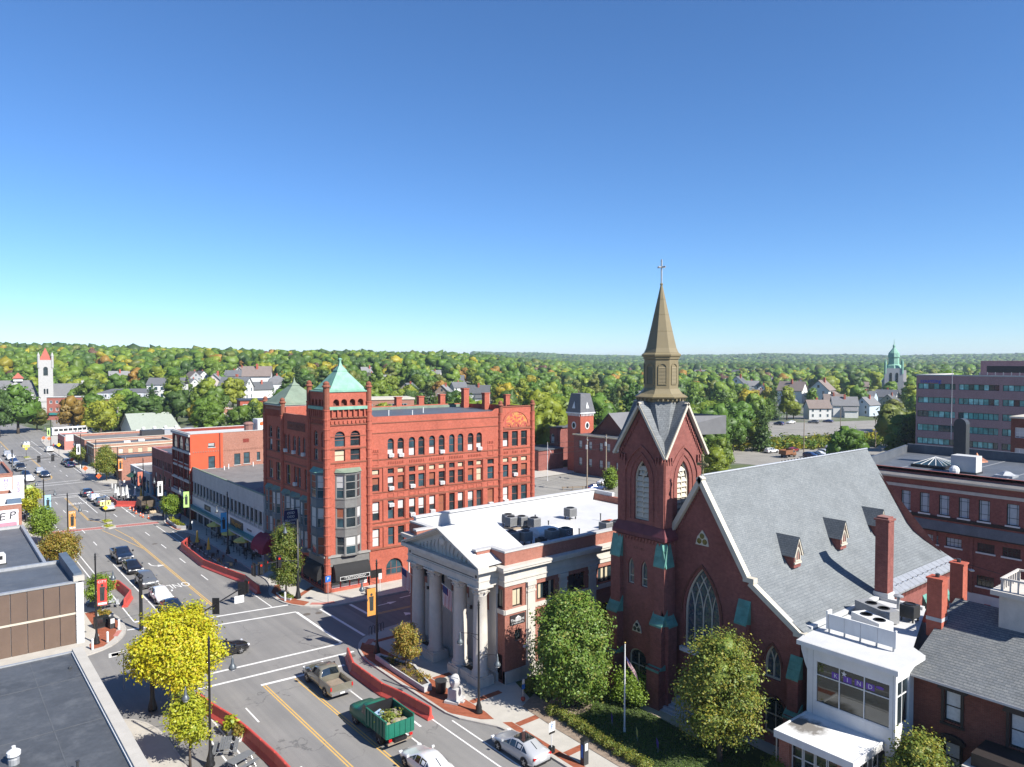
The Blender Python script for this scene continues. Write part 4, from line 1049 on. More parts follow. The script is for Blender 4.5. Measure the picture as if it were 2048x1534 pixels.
 dt.build('dogtooth_course', BR_CH, T)
 prof = [(c, 18.95), (4.2, 12.1), (3.6, 11.4), (2.6, 10.7), (1.2, 9.9), (-.5, 9.0)]
 rf = MB()
 for sgn in (1, -1):
  P_ = [(c + sgn * (v - c), z) for v, z in prof]
  for a, b in zip(P_, P_[1:]): rf.p((-.15, a[0], a[1]), (27.5, a[0], a[1]), (27.5, b[0], b[1]), (-.15, b[0], b[1]))
 rf.p((27.45, c, 18.9), *[(27.45, v, z) for v, z in prof[1:]], (27.45, 0, 8.6), (27.45, c, 8.6))
 rf.build('roof', SHINGLE, T)
 MB().tube([(-.1, c, 18.97), (27.5, c, 18.97)], .09, 6).build('ridge_cap', GALV, T)
 for k in range(60):
  if k % 2 == 0: MB().box(11.5 + k * .26, 11.56 + k * .26, c - .05, c + .05, 18.98, 19.12).build('ridge_cresting', DKMETAL, T)
 for k in range(15):
  x0 = 12.4 + k * 1.0
  b = MB(); b.p((x0, .55, 9.62), (x0 + .96, .55, 9.62), (x0 + .96, -.62, 9.0), (x0, -.62, 9.0)); b.p((x0, -.62, 9.0), (x0 + .96, -.62, 9.0), (x0 + .96, -.62, 8.85), (x0, -.62, 8.85)); b.box(x0 + .94, x0 + 1.0, -.6, .55, 9.02, 9.06); b.build('eave_panel', GALV, T)
  MB().tube([(x0 + .5, -.1, 9.34), (x0 + .5, -.15, 9.5), (x0 + .7, -.2, 9.5)], .03, 5).build('snow_guard', DKMETAL, T)
 cc = MB()
 for k in range(60): cc.box(10.5 + k * .27, 10.62 + k * .27, -.12, -.002, 8.1, 8.45)
 cc.build('corbel_course', BR_CH, T)
 for X, Y, Z in ((53.3, 31.05, 12.75), (60.9, 31.15, 12.95), (68.1, 31.2, 13.0)):
  x, y, z = X - 47.5, Y - 26.5, Z - .75; D = Fac((x - .5, y - 1.0), (1, 0))
  b = MB(); D.ext(b, [(0, z - .3), (1.0, z - .3), (1.0, z + .75), (.5, z + 1.9), (0, z + .75)], -1.6, 0); dm = b.build('dormer', BR_CH, T)
  w_ = MB(); ring(w_, D, (.12, .88, z + .2, z + 1.35, 'p', .8), .1, .001, .07); D.box(w_, .47, .53, z + .25, z + 1.2, .001, .05)
  for s in (-1, 1): D.ext(w_, [(.5, z + 2.1), (.5 + s * .68, z + .62), (.5 + s * .55, z + .56), (.5, z + 1.85)], .001, .14)
  D.box(w_, -.02, 1.02, z + .02, z + .16, .001, .1)
  w_.build('dormer_front', TRIM, dm)
  r = MB()
  for s in (-1, 1): r.p(D(.5, z + 2.12, .18), D(.5 + s * .7, z + .6, .18), D(.5 + s * .7, z + .6, -1.5), D(.5, z + 2.12, -2.3))
  r.build('dormer_roof', SLATE, dm)
 ch = MB().box(11.3, 12.3, -.95, .05, 8.9, 15.3); ch.box(11.2, 12.4, -1.05, .15, 15.3, 15.45); ch.box(11.35, 12.25, -.9, 0, 15.45, 15.6); ch.build('chimney', BR_CH, T)
 MB().box(11.22, 12.38, -1.03, .13, 8.6, 9.6).build('chimney_flashing', ROOFW, T)
 def butt(F, u0, u1, z1, d, zcap):
  b = MB(); F.box(b, u0, u1, 0, z1, .001, d); b.build('buttress', BR_CH, T)
  k = MB(); um = (u0 + u1) / 2
  k.p(F(u0 - .05, z1 - .1, d + .06), F(u1 + .05, z1 - .1, d + .06), F(u1 + .05, zcap, .02), F(u0 - .05, zcap, .02)); k.p(F(u0 - .05, z1 - .1, d + .06), F(u1 + .05, z1 - .1, d + .06), F(u1 + .05, z1 - .25, d + .06), F(u0 - .05, z1 - .25, d + .06))
  for u in (u0 - .05, u1 + .05): k.p(F(u, z1 - .1, d + .06), F(u, zcap, .02), F(u, z1 - .25, .02))
  k.build('copper_cap', COPT, T)
  for zz in (.35, .7):
   z_ = z1 - .1 + (zcap - z1 + .1) * zz; dd = d + .06 - (d + .04) * zz
   F.box(MB(), u0 - .05, u1 + .05, z_ - .02, z_ + .025, dd - .02, dd + .03).build('cap_seam', COPT, T)
 butt(Fr, 3.95, 4.9, 8.6, .55, 10.1); butt(Fr, -.2, .62, 5.9, .6, 7.2); butt(Fr, -.25, .67, 3.2, .95, 3.9)
 for x in (6.3, 12.4, 16.4, 20.4, 24.6): butt(S, x, x + .7, 6.2, .6, 7.4)
 TF = Fac((-1.3, 11.0), (0, 1), True); TS = Fac((-1.3, 11.0), (1, 0)); Wt = 4.95
 TB = Fac((-1.3 + Wt, 11.0), (0, 1)); TN = Fac((-1.3, 11.0 + Wt), (1, 0), True)
 bel = (1.62, 3.2, 14.75, 19.75, 'p', 1.7)
 mb = MB()
 for F in (TF, TS, TB, TN):
  wall(mb, F, 0, Wt, 13.4, 20.4, [bel], .4); mb.p(F(0, 20.4), F(Wt, 20.4), F(Wt / 2, 24.1))
 lops = [(1.62, 2.3, 9.25, 11.45, 'p', .75), (3.05, 3.72, 9.25, 11.45, 'p', .75), (1.7, 3.55, 1.5, 3.9, 'a', .7)]
 L0 = -.12; LF = Fac((-1.42, 10.88), (0, 1), True); LS = Fac((-1.42, 10.88), (1, 0)); Wl = 5.2
 wall(mb, LF, 0, Wl, 0, 13.4, [(a + .12, b + .12, *r) for a, b, *r in lops], .3); wall(mb, LS, 0, Wl, 0, 13.4, (), .3)
 mb.p(LF(Wl, 0), LF(Wl, 13.4), LF(Wl, 13.4, -Wl), LF(Wl, 0, -Wl)); mb.p(LS(Wl, 0), LS(Wl, 13.4), LS(Wl, 13.4, -Wl), LS(Wl, 0, -Wl))
 mb.build('tower_wall', BR_CH, T)
 for a, b, z0, z1, k, r in lops[:2]: window(T, LF, (a + .12, b + .12, z0, z1, k, r), .22, .09, TRIM, STAIN, (.3,), ())
 window(T, LF, (1.82, 3.67, 1.5, 3.9, 'a', .7), .22, .13, TRIM, GLASS, (.42,), (.5,))
 trefoil(LF, 2.78, 5.75, .5)
 bb = MB()
 for z, e in ((13.38, .3), (13.75, .3), (14.45, .0)): pass
 cx, cy = -1.3 + Wt/2, 11 + Wt/2
 def sq(h, z): return [(cx - h, cy - h, z), (cx + h, cy - h, z), (cx + h, cy + h, z), (cx - h, cy + h, z)]
 rings = [sq(2.6, 13.3), sq(2.85, 13.42), sq(2.85, 13.7), sq(2.5, 14.45)]
 for a, b in zip(rings, rings[1:]):
  for k in range(4): bb.p(a[k], a[(k+1) % 4], b[(k+1) % 4], b[k])
 bb.build('water_table', MAROON, T)
 dg = MB()
 for F in (LF, LS):
  for k in range(14): u = .3 + k * .34; F.ext(dg, [(u, 13.3), (u + .3, 13.3), (u + .15, 12.95)], .002, .08)
 dg.build('dogtooth_course', BR_CH, T)
 for F in (TF, TS):
  fb = MB(); ring(fb, F, bel, .14, -.35, -.2); F.box(fb, 2.36, 2.46, 14.8, 18.6, -.34, -.2)
  for s in (-1, 1): fb.tube([F(2.41 + s * .0, 18.3, -.25), F(2.41 + s * .2, 18.75, -.25), F(2.41 + s * .55, 19.1, -.25)], .05, 5)
  fb.build('belfry_frame', TRIM, T)
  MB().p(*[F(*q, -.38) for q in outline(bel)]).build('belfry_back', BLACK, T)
  louvres(T, F, 1.76, 2.36, 14.95, 18.4, 8, .33, TRIM); louvres(T, F, 2.46, 3.06, 14.95, 18.4, 8, .33, TRIM); louvres(T, F, 2.0, 2.82, 18.45, 19.3, 2, .34, TRIM)
  for wd, dd in ((.5, .07), (1.15, .1)):
   big = (bel[0] - wd, bel[1] + wd, 14.75, bel[3] + wd * .95 + .15, 'p', 1.7 + wd * 1.3); A = outline(big); B_ = outline((big[0] + .13, big[1] - .13, big[2], big[3] - .17, 'p', big[5] - .15)); hb = MB()
   for k in range(1, len(A) - 1): hb.p(F(*A[k], dd), F(*A[k+1], dd), F(*B_[k+1], dd), F(*B_[k], dd)); hb.p(F(*A[k], dd), F(*A[k], 0), F(*A[k+1], 0), F(*A[k+1], dd)); hb.p(F(*B_[k], dd), F(*B_[k+1], dd), F(*B_[k+1], 0), F(*B_[k], 0))
   k = len(A) - 1; hb.p(F(*A[k], dd), F(*A[0], dd), F(*B_[0], dd), F(*B_[k], dd))
   hb.build('hood_mould', BR_CH, T)
  for s in (0, Wt - .85):
   hb = MB(); F.box(hb, s, s + .85, 14.45, 19.8, .001, .09); hb.build('corner_pilaster', BR_CH, T)
 for F in (TF, TS, TB, TN):
  g = MB()
  for s in (-1, 1):
   a, b = (Wt/2, 24.55), (Wt/2 + s * 2.85, 20.15); dx, dz = b[0]-a[0], b[1]-a[1]; l = math.hypot(dx, dz)
   nx, nz = (dz/l*.2, -dx/l*.2)
   if nz > 0: nx, nz = -nx, -nz
   F.ext(g, [a, b, (b[0]+nx, b[1]+nz), (a[0]+nx, a[1]+nz)], .1, .42)
  g.build('barge_board', TRIM, T)
  r = MB()
  for s in (-1, 1): r.p(F(Wt/2, 24.6, .36), F(Wt/2 + s * 2.9, 20.2, .36), F(Wt/2 + s * 2.3, 20.9, -.6), F(Wt/2, 24.6, -Wt/2))
  r.build('gable_roof', SLATE, T)
  dg = MB()
  for s in (-1, 1):
   for k in range(14):
    t = (k + .5) / 14; u = Wt/2 + s * 2.3 * t; z = 23.7 - 3.5 * t; F.box(dg, u - .06, u + .06, z - .28, z, .001, .12)
  for s in (.15, .45, .75, Wt - .85, Wt - .55, Wt - .25): F.box(dg, s, s + .12, 19.55, 20.1, .001, .16)
  dg.build('dogtooth_course', BR_CH, T)
 br = MB(); R8 = 1.78
 lo = [(cx + sx * a, cy + sy * b) for sx, sy, a, b in ((1, -1, 2.42, 2.2), (1, 1, 2.42, 2.2), (1, 1, 2.2, 2.42), (-1, 1, 2.2, 2.42), (-1, 1, 2.42, 2.2), (-1, -1, 2.42, 2.2), (-1, -1, 2.2, 2.42), (1, -1, 2.2, 2.42))]
 hi = [(cx + R8 * math.cos(math.radians(a)), cy + R8 * math.sin(math.radians(a))) for a in (-22.5, 22.5, 67.5, 112.5, 157.5, 202.5, 247.5, 292.5)]
 for k in range(8):
  l = (k + 1) % 8; br.p((*lo[k], 20.35), (*lo[l], 20.35), (*hi[l], 24.75), (*hi[k], 24.75))
 br.build('broach_roof', SLATE, T)
 def oct8(prof, mat, name):
  b = MB(); b.lathe(prof, (cx, cy, 0), 8); rot = math.radians(22.5)
  b.v = [(cx + (x - cx) * math.cos(rot) - (y - cy) * math.sin(rot), cy + (x - cx) * math.sin(rot) + (y - cy) * math.cos(rot), z) for x, y, z in b.v]
  return b.build(name, mat, T)
 oct8([(1.85, 24.5), (1.85, 24.75), (2.25, 24.85), (2.3, 24.95), (1.85, 25.2), (1.6, 25.5), (1.55, 25.62)], OLIVE, 'spire_skirt')
 br = MB()
 for k in range(32):
  a = 2 * PI * k / 32; br.box(-.05, .05, -.12, .12, 24.62, 24.82, tf=lambda x, y, z: (cx + 2.0 * math.cos(a) + x * math.cos(a) - y * math.sin(a) * .5, cy + 2.0 * math.sin(a) + x * math.sin(a) + y * math.cos(a) * .5, z))
 br.build('bracket_course', OLIVE, T)
 oct8([(1.48, 25.6), (1.48, 28.05)], OLIVE, 'lantern')
 ap = 1.48 * math.cos(PI / 8)
 for k in range(8):
  a = k * PI / 4 ; nrm = (math.cos(a), math.sin(a)); e = 1.48 * math.sin(PI / 8)
  F = Fac((cx + nrm[0] * ap + nrm[1] * e, cy + nrm[1] * ap - nrm[0] * e), (-nrm[1], nrm[0]))
  fb = MB(); op = (.2, 2 * e - .2, 25.95, 27.75, 'a', .36); ring(fb, F, op, .07, .001, .06); fb.build('lantern_opening', OLIVE, T)
  lv = MB()
  for j in range(12): z = 26.05 + j * .115; lv.p(F(.27, z, .045), F(2*e - .27, z, .045), F(2*e - .27, z + .1, .005), F(.27, z + .1, .005))
  lv.build('lantern_louvre', OLIVE, T)
 oct8([(1.48, 28.05), (1.58, 28.1), (1.58, 28.25), (1.68, 28.3), (1.72, 28.45), (1.6, 28.55), (1.48, 28.62)], OLIVE, 'lantern_cornice')
 oct8([(1.5, 28.62), (1.32, 29.0), (.98, 30.4), (.66, 31.8), (.36, 33.1), (.09, 34.3), (.13, 34.32), (.13, 34.42), (.05, 34.48)], OLIVE, 'spire')
 sm = MB()
 for zz, rr in ((30.4, .98), (31.8, .66), (33.1, .36)):
  sm.lathe([(rr + .012, zz - .02), (rr + .012, zz + .02)], (cx, cy, 0), 8, False)
 rot = math.radians(22.5); sm.v = [(cx + (x - cx) * math.cos(rot) - (y - cy) * math.sin(rot), cy + (x - cx) * math.sin(rot) + (y - cy) * math.cos(rot), z) for x, y, z in sm.v]
 sm.build('spire_seam', OLIVE, T)
 cr = MB().box(cx - .05, cx + .05, cy - .05, cy + .05, 34.4, 36.45); cr.box(cx - .03, cx + .03, cy - .42, cy + .42, 35.75, 35.88); cr.box(cx - .42, cx + .42, cy - .03, cy + .03, 35.76, 35.87); cr.build('cross', GALV, T)
 butt(LF, -.3, .75, 11.6, .35, 13.2); butt(LF, 4.45, 5.5, 11.6, .35, 13.2); butt(LF, -.35, .8, 6.9, .75, 8.0); butt(LF, 4.4, 5.55, 6.9, .75, 8.0); butt(LF, -.4, .85, 3.4, 1.1, 3.7); butt(LF, 4.35, 5.6, 3.4, 1.1, 3.7)
 butt(LS, -.25, .7, 11.6, .35, 13.2); butt(LS, -.3, .75, 6.9, .7, 8.0)
 sb = MB(); LF.box(sb, 1.0, 1.85, 1.6, 3.05, .12, .18); s = sb.build('notice_board', BLACK, T)
 GOLD = M('gold_lettering', (.5, .36, .12), .5, .1, 3)
 for k, (t_, sz) in enumerate((('ST. PATRICK', .1), ('PARISH', .12), ('MASS SATURDAY', .08), ('SUNDAY 8:00  10:30', .07), ('ALL ARE WELCOME', .08))): place_text('lettering', t_, sz, GOLD, s, LF(1.42, 2.9 - k * .22, .185), -LF.d, (0, 0, 1), .002)
 place_text('carved_lettering', 'A.D. 1873', .28, BR_DK, T, LF(2.65, 12.35, .004), -LF.d, (0, 0, 1), .01)
 pn = MB(); TS.box(pn, 5.0, 5.6, 13.3, 13.55, -.5, .3); pn.build('valley_flashing', TRIM, T)
 g = MB(); g.box(-.02, .12, c - .07, c + .07, 18.9, 20.5); g.box(-.0, .1, c - .4, c + .4, 19.75, 19.9)
 for du, dz in ((0, 20.5), (-.42, 19.82), (.42, 19.82)): g.ball((.05, c + du, dz), .14, .14, .14, 6, 4)
 n = 12
 for k in range(n): a, b = 2*PI*k/n, 2*PI*(k+1)/n; g.tube([(.05, c + .28*math.cos(a), 19.82 + .28*math.sin(a)), (.05, c + .28*math.cos(b), 19.82 + .28*math.sin(b))], .04, 4)
 g.build('gable_cross', M('tarnished_gilt', (.22, .20, .10), .5, .2, 4, metal=.4), T)
 for k in range(5):
  b = MB(); b.slab([(-.35 - k * .34 - .6, 6.2 - k * .14), (.0, 6.2 - k * .14), (.0, 10.4 + k * .14), (-.35 - k * .34 - .6, 10.4 + k * .14)], .0, .9 - k * .17); b.build('step', GRANITE, T)
 for v in (6.1, 8.3, 10.5): 
  r = MB(); r.tube([(-.9, v, 1.8), (-2.5, v, 1.0)], .025, 5)
  for k in range(6): t = k / 5; r.tube([(-.9 - 1.6*t, v, 1.8 - .8*t), (-.9 - 1.6*t, v, .75 - .65*t)], .018, 5)
  r.build('handrail', BLACK, T)
make_church()
def Mcanopy():
 m, t, b, N, L = nodes('stained_white_canopy')
 tc = N.new('ShaderNodeTexCoord').outputs['Object']
 c = ramp(N, L, noise(N, L, tc, .5, 6, .7), [(.3, (.60, .60, .59)), (.6, (.72, .72, .71))])
 g = N.new('ShaderNodeTexGradient'); g.gradient_type = 'SPHERICAL'
 mp = N.new('ShaderNodeMapping'); mp.inputs['Location'].default_value = (1.0, -2.1, -2.05); mp.inputs['Scale'].default_value = (.55, .42, .5); L.new(tc, mp.inputs[0]); L.new(mp.outputs[0], g.inputs[0])
 n2 = noise(N, L, tc, 1.6, 5, .7)
 mm = N.new('ShaderNodeMath'); mm.operation = 'MULTIPLY'; L.new(g.outputs['Fac'], mm.inputs[0]); L.new(n2, mm.inputs[1])
 c = mixc(N, L, ramp(N, L, mm.outputs[0], [(.12, (0, 0, 0)), (.3, (.85, .85, .85))]), c, (.075, .06, .042))
 L.new(c, b.inputs['Base Color']); setp(b, Roughness=.75)
 return m
def make_entrance():
 T = thing('glass_entrance', 'white glazed entrance block with canopy beside the brick church', 'building', (46.5, 19.6, 0))
 Fr = Fac((0, 0), (0, 1), True); S = Fac((0, 0), (1, 0))
 W = 5.8
 mb = MB(); big = (.33, 5.2, 4.95, 7.8, 'r'); lowo = (.6, 5.0, .1, 3.5, 'r')
 wall(mb, Fr, 0, W, 0, 8.55, [big, lowo], .15)
 so = (.25, 1.9, 5.1, 7.95, 'r'); sl = (.25, 1.9, 1.6, 3.9, 'r')
 wall(mb, S, 0, 2.7, 0, 8.55, [so, sl], .15)
 mb.p((0, W, 0), (11, W, 0), (11, W, 8.55), (0, W, 8.55)); mb.p((2.7, 0, 0), (11, 1.2, 0), (11, 1.2, 8.55), (2.7, 0, 8.55)); mb.p((11, 1.2, 0), (11, W, 0), (11, W, 8.55), (11, 1.2, 8.55))
 mb.build('wall', WHITE, T)
 KG = Mglass('large_window_glass', (.012, .02, .016), .01, 1.0)
 fb = MB(); ring(fb, Fr, big, .07, -.13, -.02)
 vs = (.33, 1.96, 3.59, 5.2); zs = (4.95, 6.85, 7.8)
 for v in vs[1:3]: Fr.box(fb, v - .03, v + .03, 5.0, 7.75, -.12, -.03)
 Fr.box(fb, .4, 5.13, 6.82, 6.88, -.12, -.035)
 wn = fb.build('window', WHITE, T)
 for i in range(3):
  for j in range(2): MB().p(Fr(vs[i] + .03, zs[j] + .03, -.09), Fr(vs[i+1] - .03, zs[j] + .03, -.09), Fr(vs[i+1] - .03, zs[j+1] - .03, -.09), Fr(vs[i] + .03, zs[j+1] - .03, -.09)).build('pane', KG, wn)
 window(T, S, so, .1, .07, WHITE, GLASS, (.66,), (.48,)); window(T, S, sl, .1, .07, WHITE, GLASS, (), (.5,))
 for i, (ch, v, dz) in enumerate((('K', 3.85, 0), ('I', 3.07, .0), ('N', 2.32, .03), ('D', 1.6, .06))):
  b = MB(); Fr.box(b, v - .27, v + .27, 6.93 + dz, 7.34 + dz, -.085, -.08); k = b.build('letter_card', PURPLE, wn)
  place_text('lettering', ch, .4, WHITE, wn, Fr(v, 7.13 + dz, -.07), -Fr.d, (0, 0, 1), .003)
 b = MB(); q = [(1.0 + .26 * math.cos(a * PI / 8), 7.34 + .1 * math.sin(a * PI / 8)) for a in range(16)]; Fr.ext(b, q, -.085, -.08); b.build('oval_card', PURPLE, wn)
 st = MB()
 for k in range(10):
  a0, a1 = k * PI / 5 + PI/2, (k + 1) * PI / 5 + PI/2; r0, r1 = (.2, .08) if k % 2 == 0 else (.08, .2)
  st.p(Fr(3.3, 7.45, -.078), Fr(3.3 + r0 * math.cos(a0), 7.45 + r0 * math.sin(a0), -.078), Fr(3.3 + r1 * math.cos(a1), 7.45 + r1 * math.sin(a1), -.078))
 st.build('paper_star', WHITE, wn)
 for v in (.16, 5.38): Fr.box(MB(), v - .01, v + .01, 4.1, 8.5, .0005, .003).build('panel_joint', ACMET, T)
 for z in (4.6, 8.0): S.box(MB(), 1.95, 2.7, z, z + .015, .0005, .003).build('panel_joint', ACMET, T)
 cn = MB(); cn.slab([(-.25, -.2), (3.2, -.2), (3.2, W + .2), (-.25, W + .2)], 8.55, 8.7); cn.slab([(-.55, -.35), (3.4, -.35), (3.4, W + .5), (-.55, W + .5)], 8.7, 9.0); cn.build('cornice', WHITE, T)
 br = MB()
 Fr.ext(br, [(W + .02, 8.55), (W + .5, 8.55), (W + .45, 8.2), (W + .2, 7.4), (W + .02, 7.0)], -.25, -.02); br.build('cornice_bracket', WHITE, T)
 MB().p((-.5, -.3, 9.01), (3.4, -.3, 9.01), (4.2, .7, 9.01), (12.8, 3.3, 9.01), (12.2, 6.9, 9.01), (1.5, 6.6, 9.01), (-.5, W + .45, 9.01)).build('roof', ROOFW, T)
 cu = MB(); cu.box(1.8, 12.4, 6.5, 6.9, 8.9, 9.25); cu.box(12.2, 12.6, 3.3, 6.5, 8.9, 9.25); cu.build('roof_kerb', ROOFW, T)
 sc = thing('plant_screen', 'long white panel screen on short posts above the glazed entrance', 'screen', (48.9, 20.7, 9.01))
 for k in range(4): MB().box(-.06, .06, k * 1.12, k * 1.12 + 1.1, .28, 1.32).build('screen_panel', WHITE, sc)
 MB().box(-.09, .09, -.08, 0, .25, 1.4).build('screen_end', WHITE, sc); MB().box(-.09, .5, 4.5, 4.62, .25, 1.5).build('screen_end', WHITE, sc)
 for k in range(5): MB().box(-.05, .05, .05 + k * 1.08, .15 + k * 1.08, 0, .3).build('post', GALV, sc)
 for x, y, L_, lb in ((51.5, 23.4, 2.6, 'long white rooftop air handler behind the white panel screen'), (54.2, 24.3, 3.0, 'grey rooftop air handler behind the white one, near the tall chimney')):
  u = thing('air_handler', lb, 'air conditioner', (x, y, 9.01), math.radians(68))
  MB().box(-L_/2, L_/2, -.6, .6, .1, 1.0).build('casing', WHITE if 'white roof' in lb else ACMET, u)
  for a in (-.7, .5): MB().lathe([(.4, 1.0), (.4, 1.05), (.33, 1.06), (.33, 1.0)], (a, 0, 0), 14).build('fan_grille', BLACK, u)
  g = MB()
  for k in range(8): g.box(-L_/2 + .1, .2, -.615, -.601, .2 + k * .09, .24 + k * .09)
  g.build('louvre', DKMETAL, u)
 ca = thing('entrance_canopy', 'flat stained white canopy on brick piers below the large window', 'canopy', (46.5, 19.6, 0))
 MB().box(-3.9, -.02, .75, 5.75, 3.72, 3.74).box(-3.9, -.02, .75, 5.75, 3.74, 4.02).build('deck', Mcanopy(), ca)
 f = MB(); f.box(-4.0, -3.9, .65, 5.85, 3.62, 4.1); f.box(-3.9, -.02, .65, .75, 3.62, 4.1); f.box(-3.9, -.02, 5.75, 5.85, 3.62, 4.1); f.build('fascia', WHITE, ca)
 for v in (1.1, 5.0): MB().box(-3.6, -2.9, v, v + .7, 0, 3.62).build('pier', BR_BK, ca)
 for k, v in enumerate((1.85, 2.65, 3.45, 4.25)): window(ca, Fac((-3.2, 0), (0, 1), True), (v, v + .75, .15, 3.5, 'r'), .0, .06, WHITE, GLASS, (.7,), ())
 window(ca, Fac((-2.9, 1.0), (1, 0)), (.1, 2.8, .15, 3.5, 'r'), 0, .06, WHITE, GLASS, (.7,), (.25, .5, .75))
 MB().tube([(-3.45, 5.95, 0), (-3.45, 5.95, 3.6)], .06).build('downpipe', GALV, ca)
make_entrance()
rooftop_ac(55.7, 22.6, 9.01, 'dark condenser on the white roof between the tall chimney and the house', 1.0, DKMETAL, .9)
tag(MB().lathe([(.12, 0), (.12, .9), (.35, .95), (.35, 1.05), (.1, 1.15)], (57.6, 24.2, 9.01), 10).build('roof_vent', GALV), 'white capped roof vent beside the tall church chimney', 'roof vent')
def make_house():
 T = thing('brick_house', 'old brown brick house with grey shingle roof and dark window hoods', 'house', (49.1, 19.6, 0))
 Fr = Fac((0, 0), (0, -1))
 W = 16.0
 wf = [(1.8, 2.75, 5.6, 7.55, 'r'), (5.3, 6.25, 5.4, 7.5, 'r'), (8.8, 9.75, 5.5, 7.5, 'r'), (1.8, 2.75, 2.3, 4.45, 'r'), (8.8, 9.75, 2.2, 4.4, 'r')]
 mb = MB(); wall(mb, Fr, 0, W, 0, 8.3, wf, .2)
 mb.p((0, 0, 0), (15, 0, 0), (15, 0, 8.2), (7.6, 0, 11.0), (0, 0, 8.2)); mb.p((15, 0, 0), (15, -W, 0), (15, -W, 8.2), (15, 0, 8.2)); mb.p((0, -W, 0), (15, -W, 0), (15, -W, 8.2), (7.6, -W, 11), (0, -W, 8.2))
 mb.build('wall', BR_DK, T)
 DK = M('dark_brown_hood', (.028, .022, .02), .6, .2, 3)
 LACE = M('lace_curtain', (.55, .56, .55), .9, .15, 6)
 for o in wf:
  window(T, Fr, o, .16, .08, DK, GLASSB, (.5,), (), (.02, .98), LACE)
  h = MB(); Fr.box(h, o[0] - .15, o[0], o[2] - .1, o[3] + .1, .001, .08); Fr.box(h, o[1], o[1] + .15, o[2] - .1, o[3] + .1, .001, .08); Fr.box(h, o[0] - .2, o[1] + .2, o[2] - .22, o[2] - .1, .001, .14)
  if o[0] < 3 and o[2] > 5: Fr.box(h, o[0] - .3, o[1] + .35, o[3] + .1, o[3] + .25, .001, .3); Fr.box(h, o[0] - .2, o[1] + .25, o[3] + .0, o[3] + .1, .001, .15)
  else:
   A = arch_pts(o[0] - .3, o[1] + .3, o[3] + .05, 'a', 8, .38); 
   Fr.ext(h, A + [(o[0] - .3, o[3] - .02), (o[1] + .3, o[3] - .02)], .001, .26)
  h.build('window_hood', DK, T)
 rf = MB(); rf.p((-.55, .35, 8.12), (-.55, -W, 8.12), (7.6, -W, 11.15), (7.6, .35, 11.15)); rf.p((7.6, .35, 11.15), (7.6, -W, 11.15), (15.6, -W, 8.1), (15.6, .35, 8.1)); rf.p((-.55, .35, 8.12), (-.55, -W, 8.12), (-.55, -W, 7.98), (-.55, .35, 7.98)); rf.p((-.55, .35, 7.98), (0, .35, 8.0), (7.6, .35, 10.95), (7.6, .35, 11.15), (-.55, .35, 8.12))
 rf.build('roof', SHINGLE2, T)
 MB().box(-.6, -.54, -W, .3, 7.95, 8.1).build('gutter', GRANITE, T)
 for X, Y, wd, zt in ((53.6, 20.0, .95, 13.1), (57.6, 20.1, .85, 13.4)):
  x, y = X - 49.1, Y - 19.6; b = MB().box(x - wd/2, x + wd/2, y - wd/2, y + wd/2, 9.2, zt); b.box(x - wd/2 - .07, x + wd/2 + .07, y - wd/2 - .07, y + wd/2 + .07, zt, zt + .12); c = b.build('chimney', BR_OF, T)
  MB().box(x - wd/2 - .02, x + wd/2 + .02, y - wd/2 - .02, y + wd/2 + .02, 10.3, 10.55).build('flashing', GRANITE, c)
  MB().lathe([(.14, zt + .12), (.14, zt + .35)], (x, y, 0), 8).build('flue', DKMETAL, c)
 cu = MB(); x, y = 7.4, -4.6; cu.box(x - 1.7, x + 1.7, y - 1.7, y + 1.7, 9.8, 12.6); cu.box(x - 2.1, x + 2.1, y - 2.1, y + 2.1, 12.6, 12.9); cu.build('cupola', STONE, T)
 rl = MB()
 for k in range(8):
  for s in (-1, 1): rl.box(x - 1.6 + k * .44, x - 1.5 + k * .44, y + s * 1.6 - .05, y + s * 1.6 + .05, 12.9, 13.6); rl.box(x + s * 1.6 - .05, x + s * 1.6 + .05, y - 1.6 + k * .44, y - 1.5 + k * .44, 12.9, 13.6)
 for s in (-1, 1): rl.box(x - 1.7, x + 1.7, y + s * 1.6 - .07, y + s * 1.6 + .07, 13.6, 13.72); rl.box(x + s * 1.6 - .07, x + s * 1.6 + .07, y - 1.5, y + 1.5, 13.6, 13.72)
 rl.build('balustrade', STONE, T)
 pb = MB(); pb.box(-2.4, 0, -8.8, -4.0, 0, 4.3); pb.build('porch', STONE, T)
 f = MB(); f.box(-2.7, .0, -9.0, -3.75, 4.3, 4.55); f.build('porch_cornice', STONE, T); g = MB(); g.box(-2.3, 0, -8.7, -4.1, 4.551, 5.3); g.build('porch_attic', DK, T)
make_house()
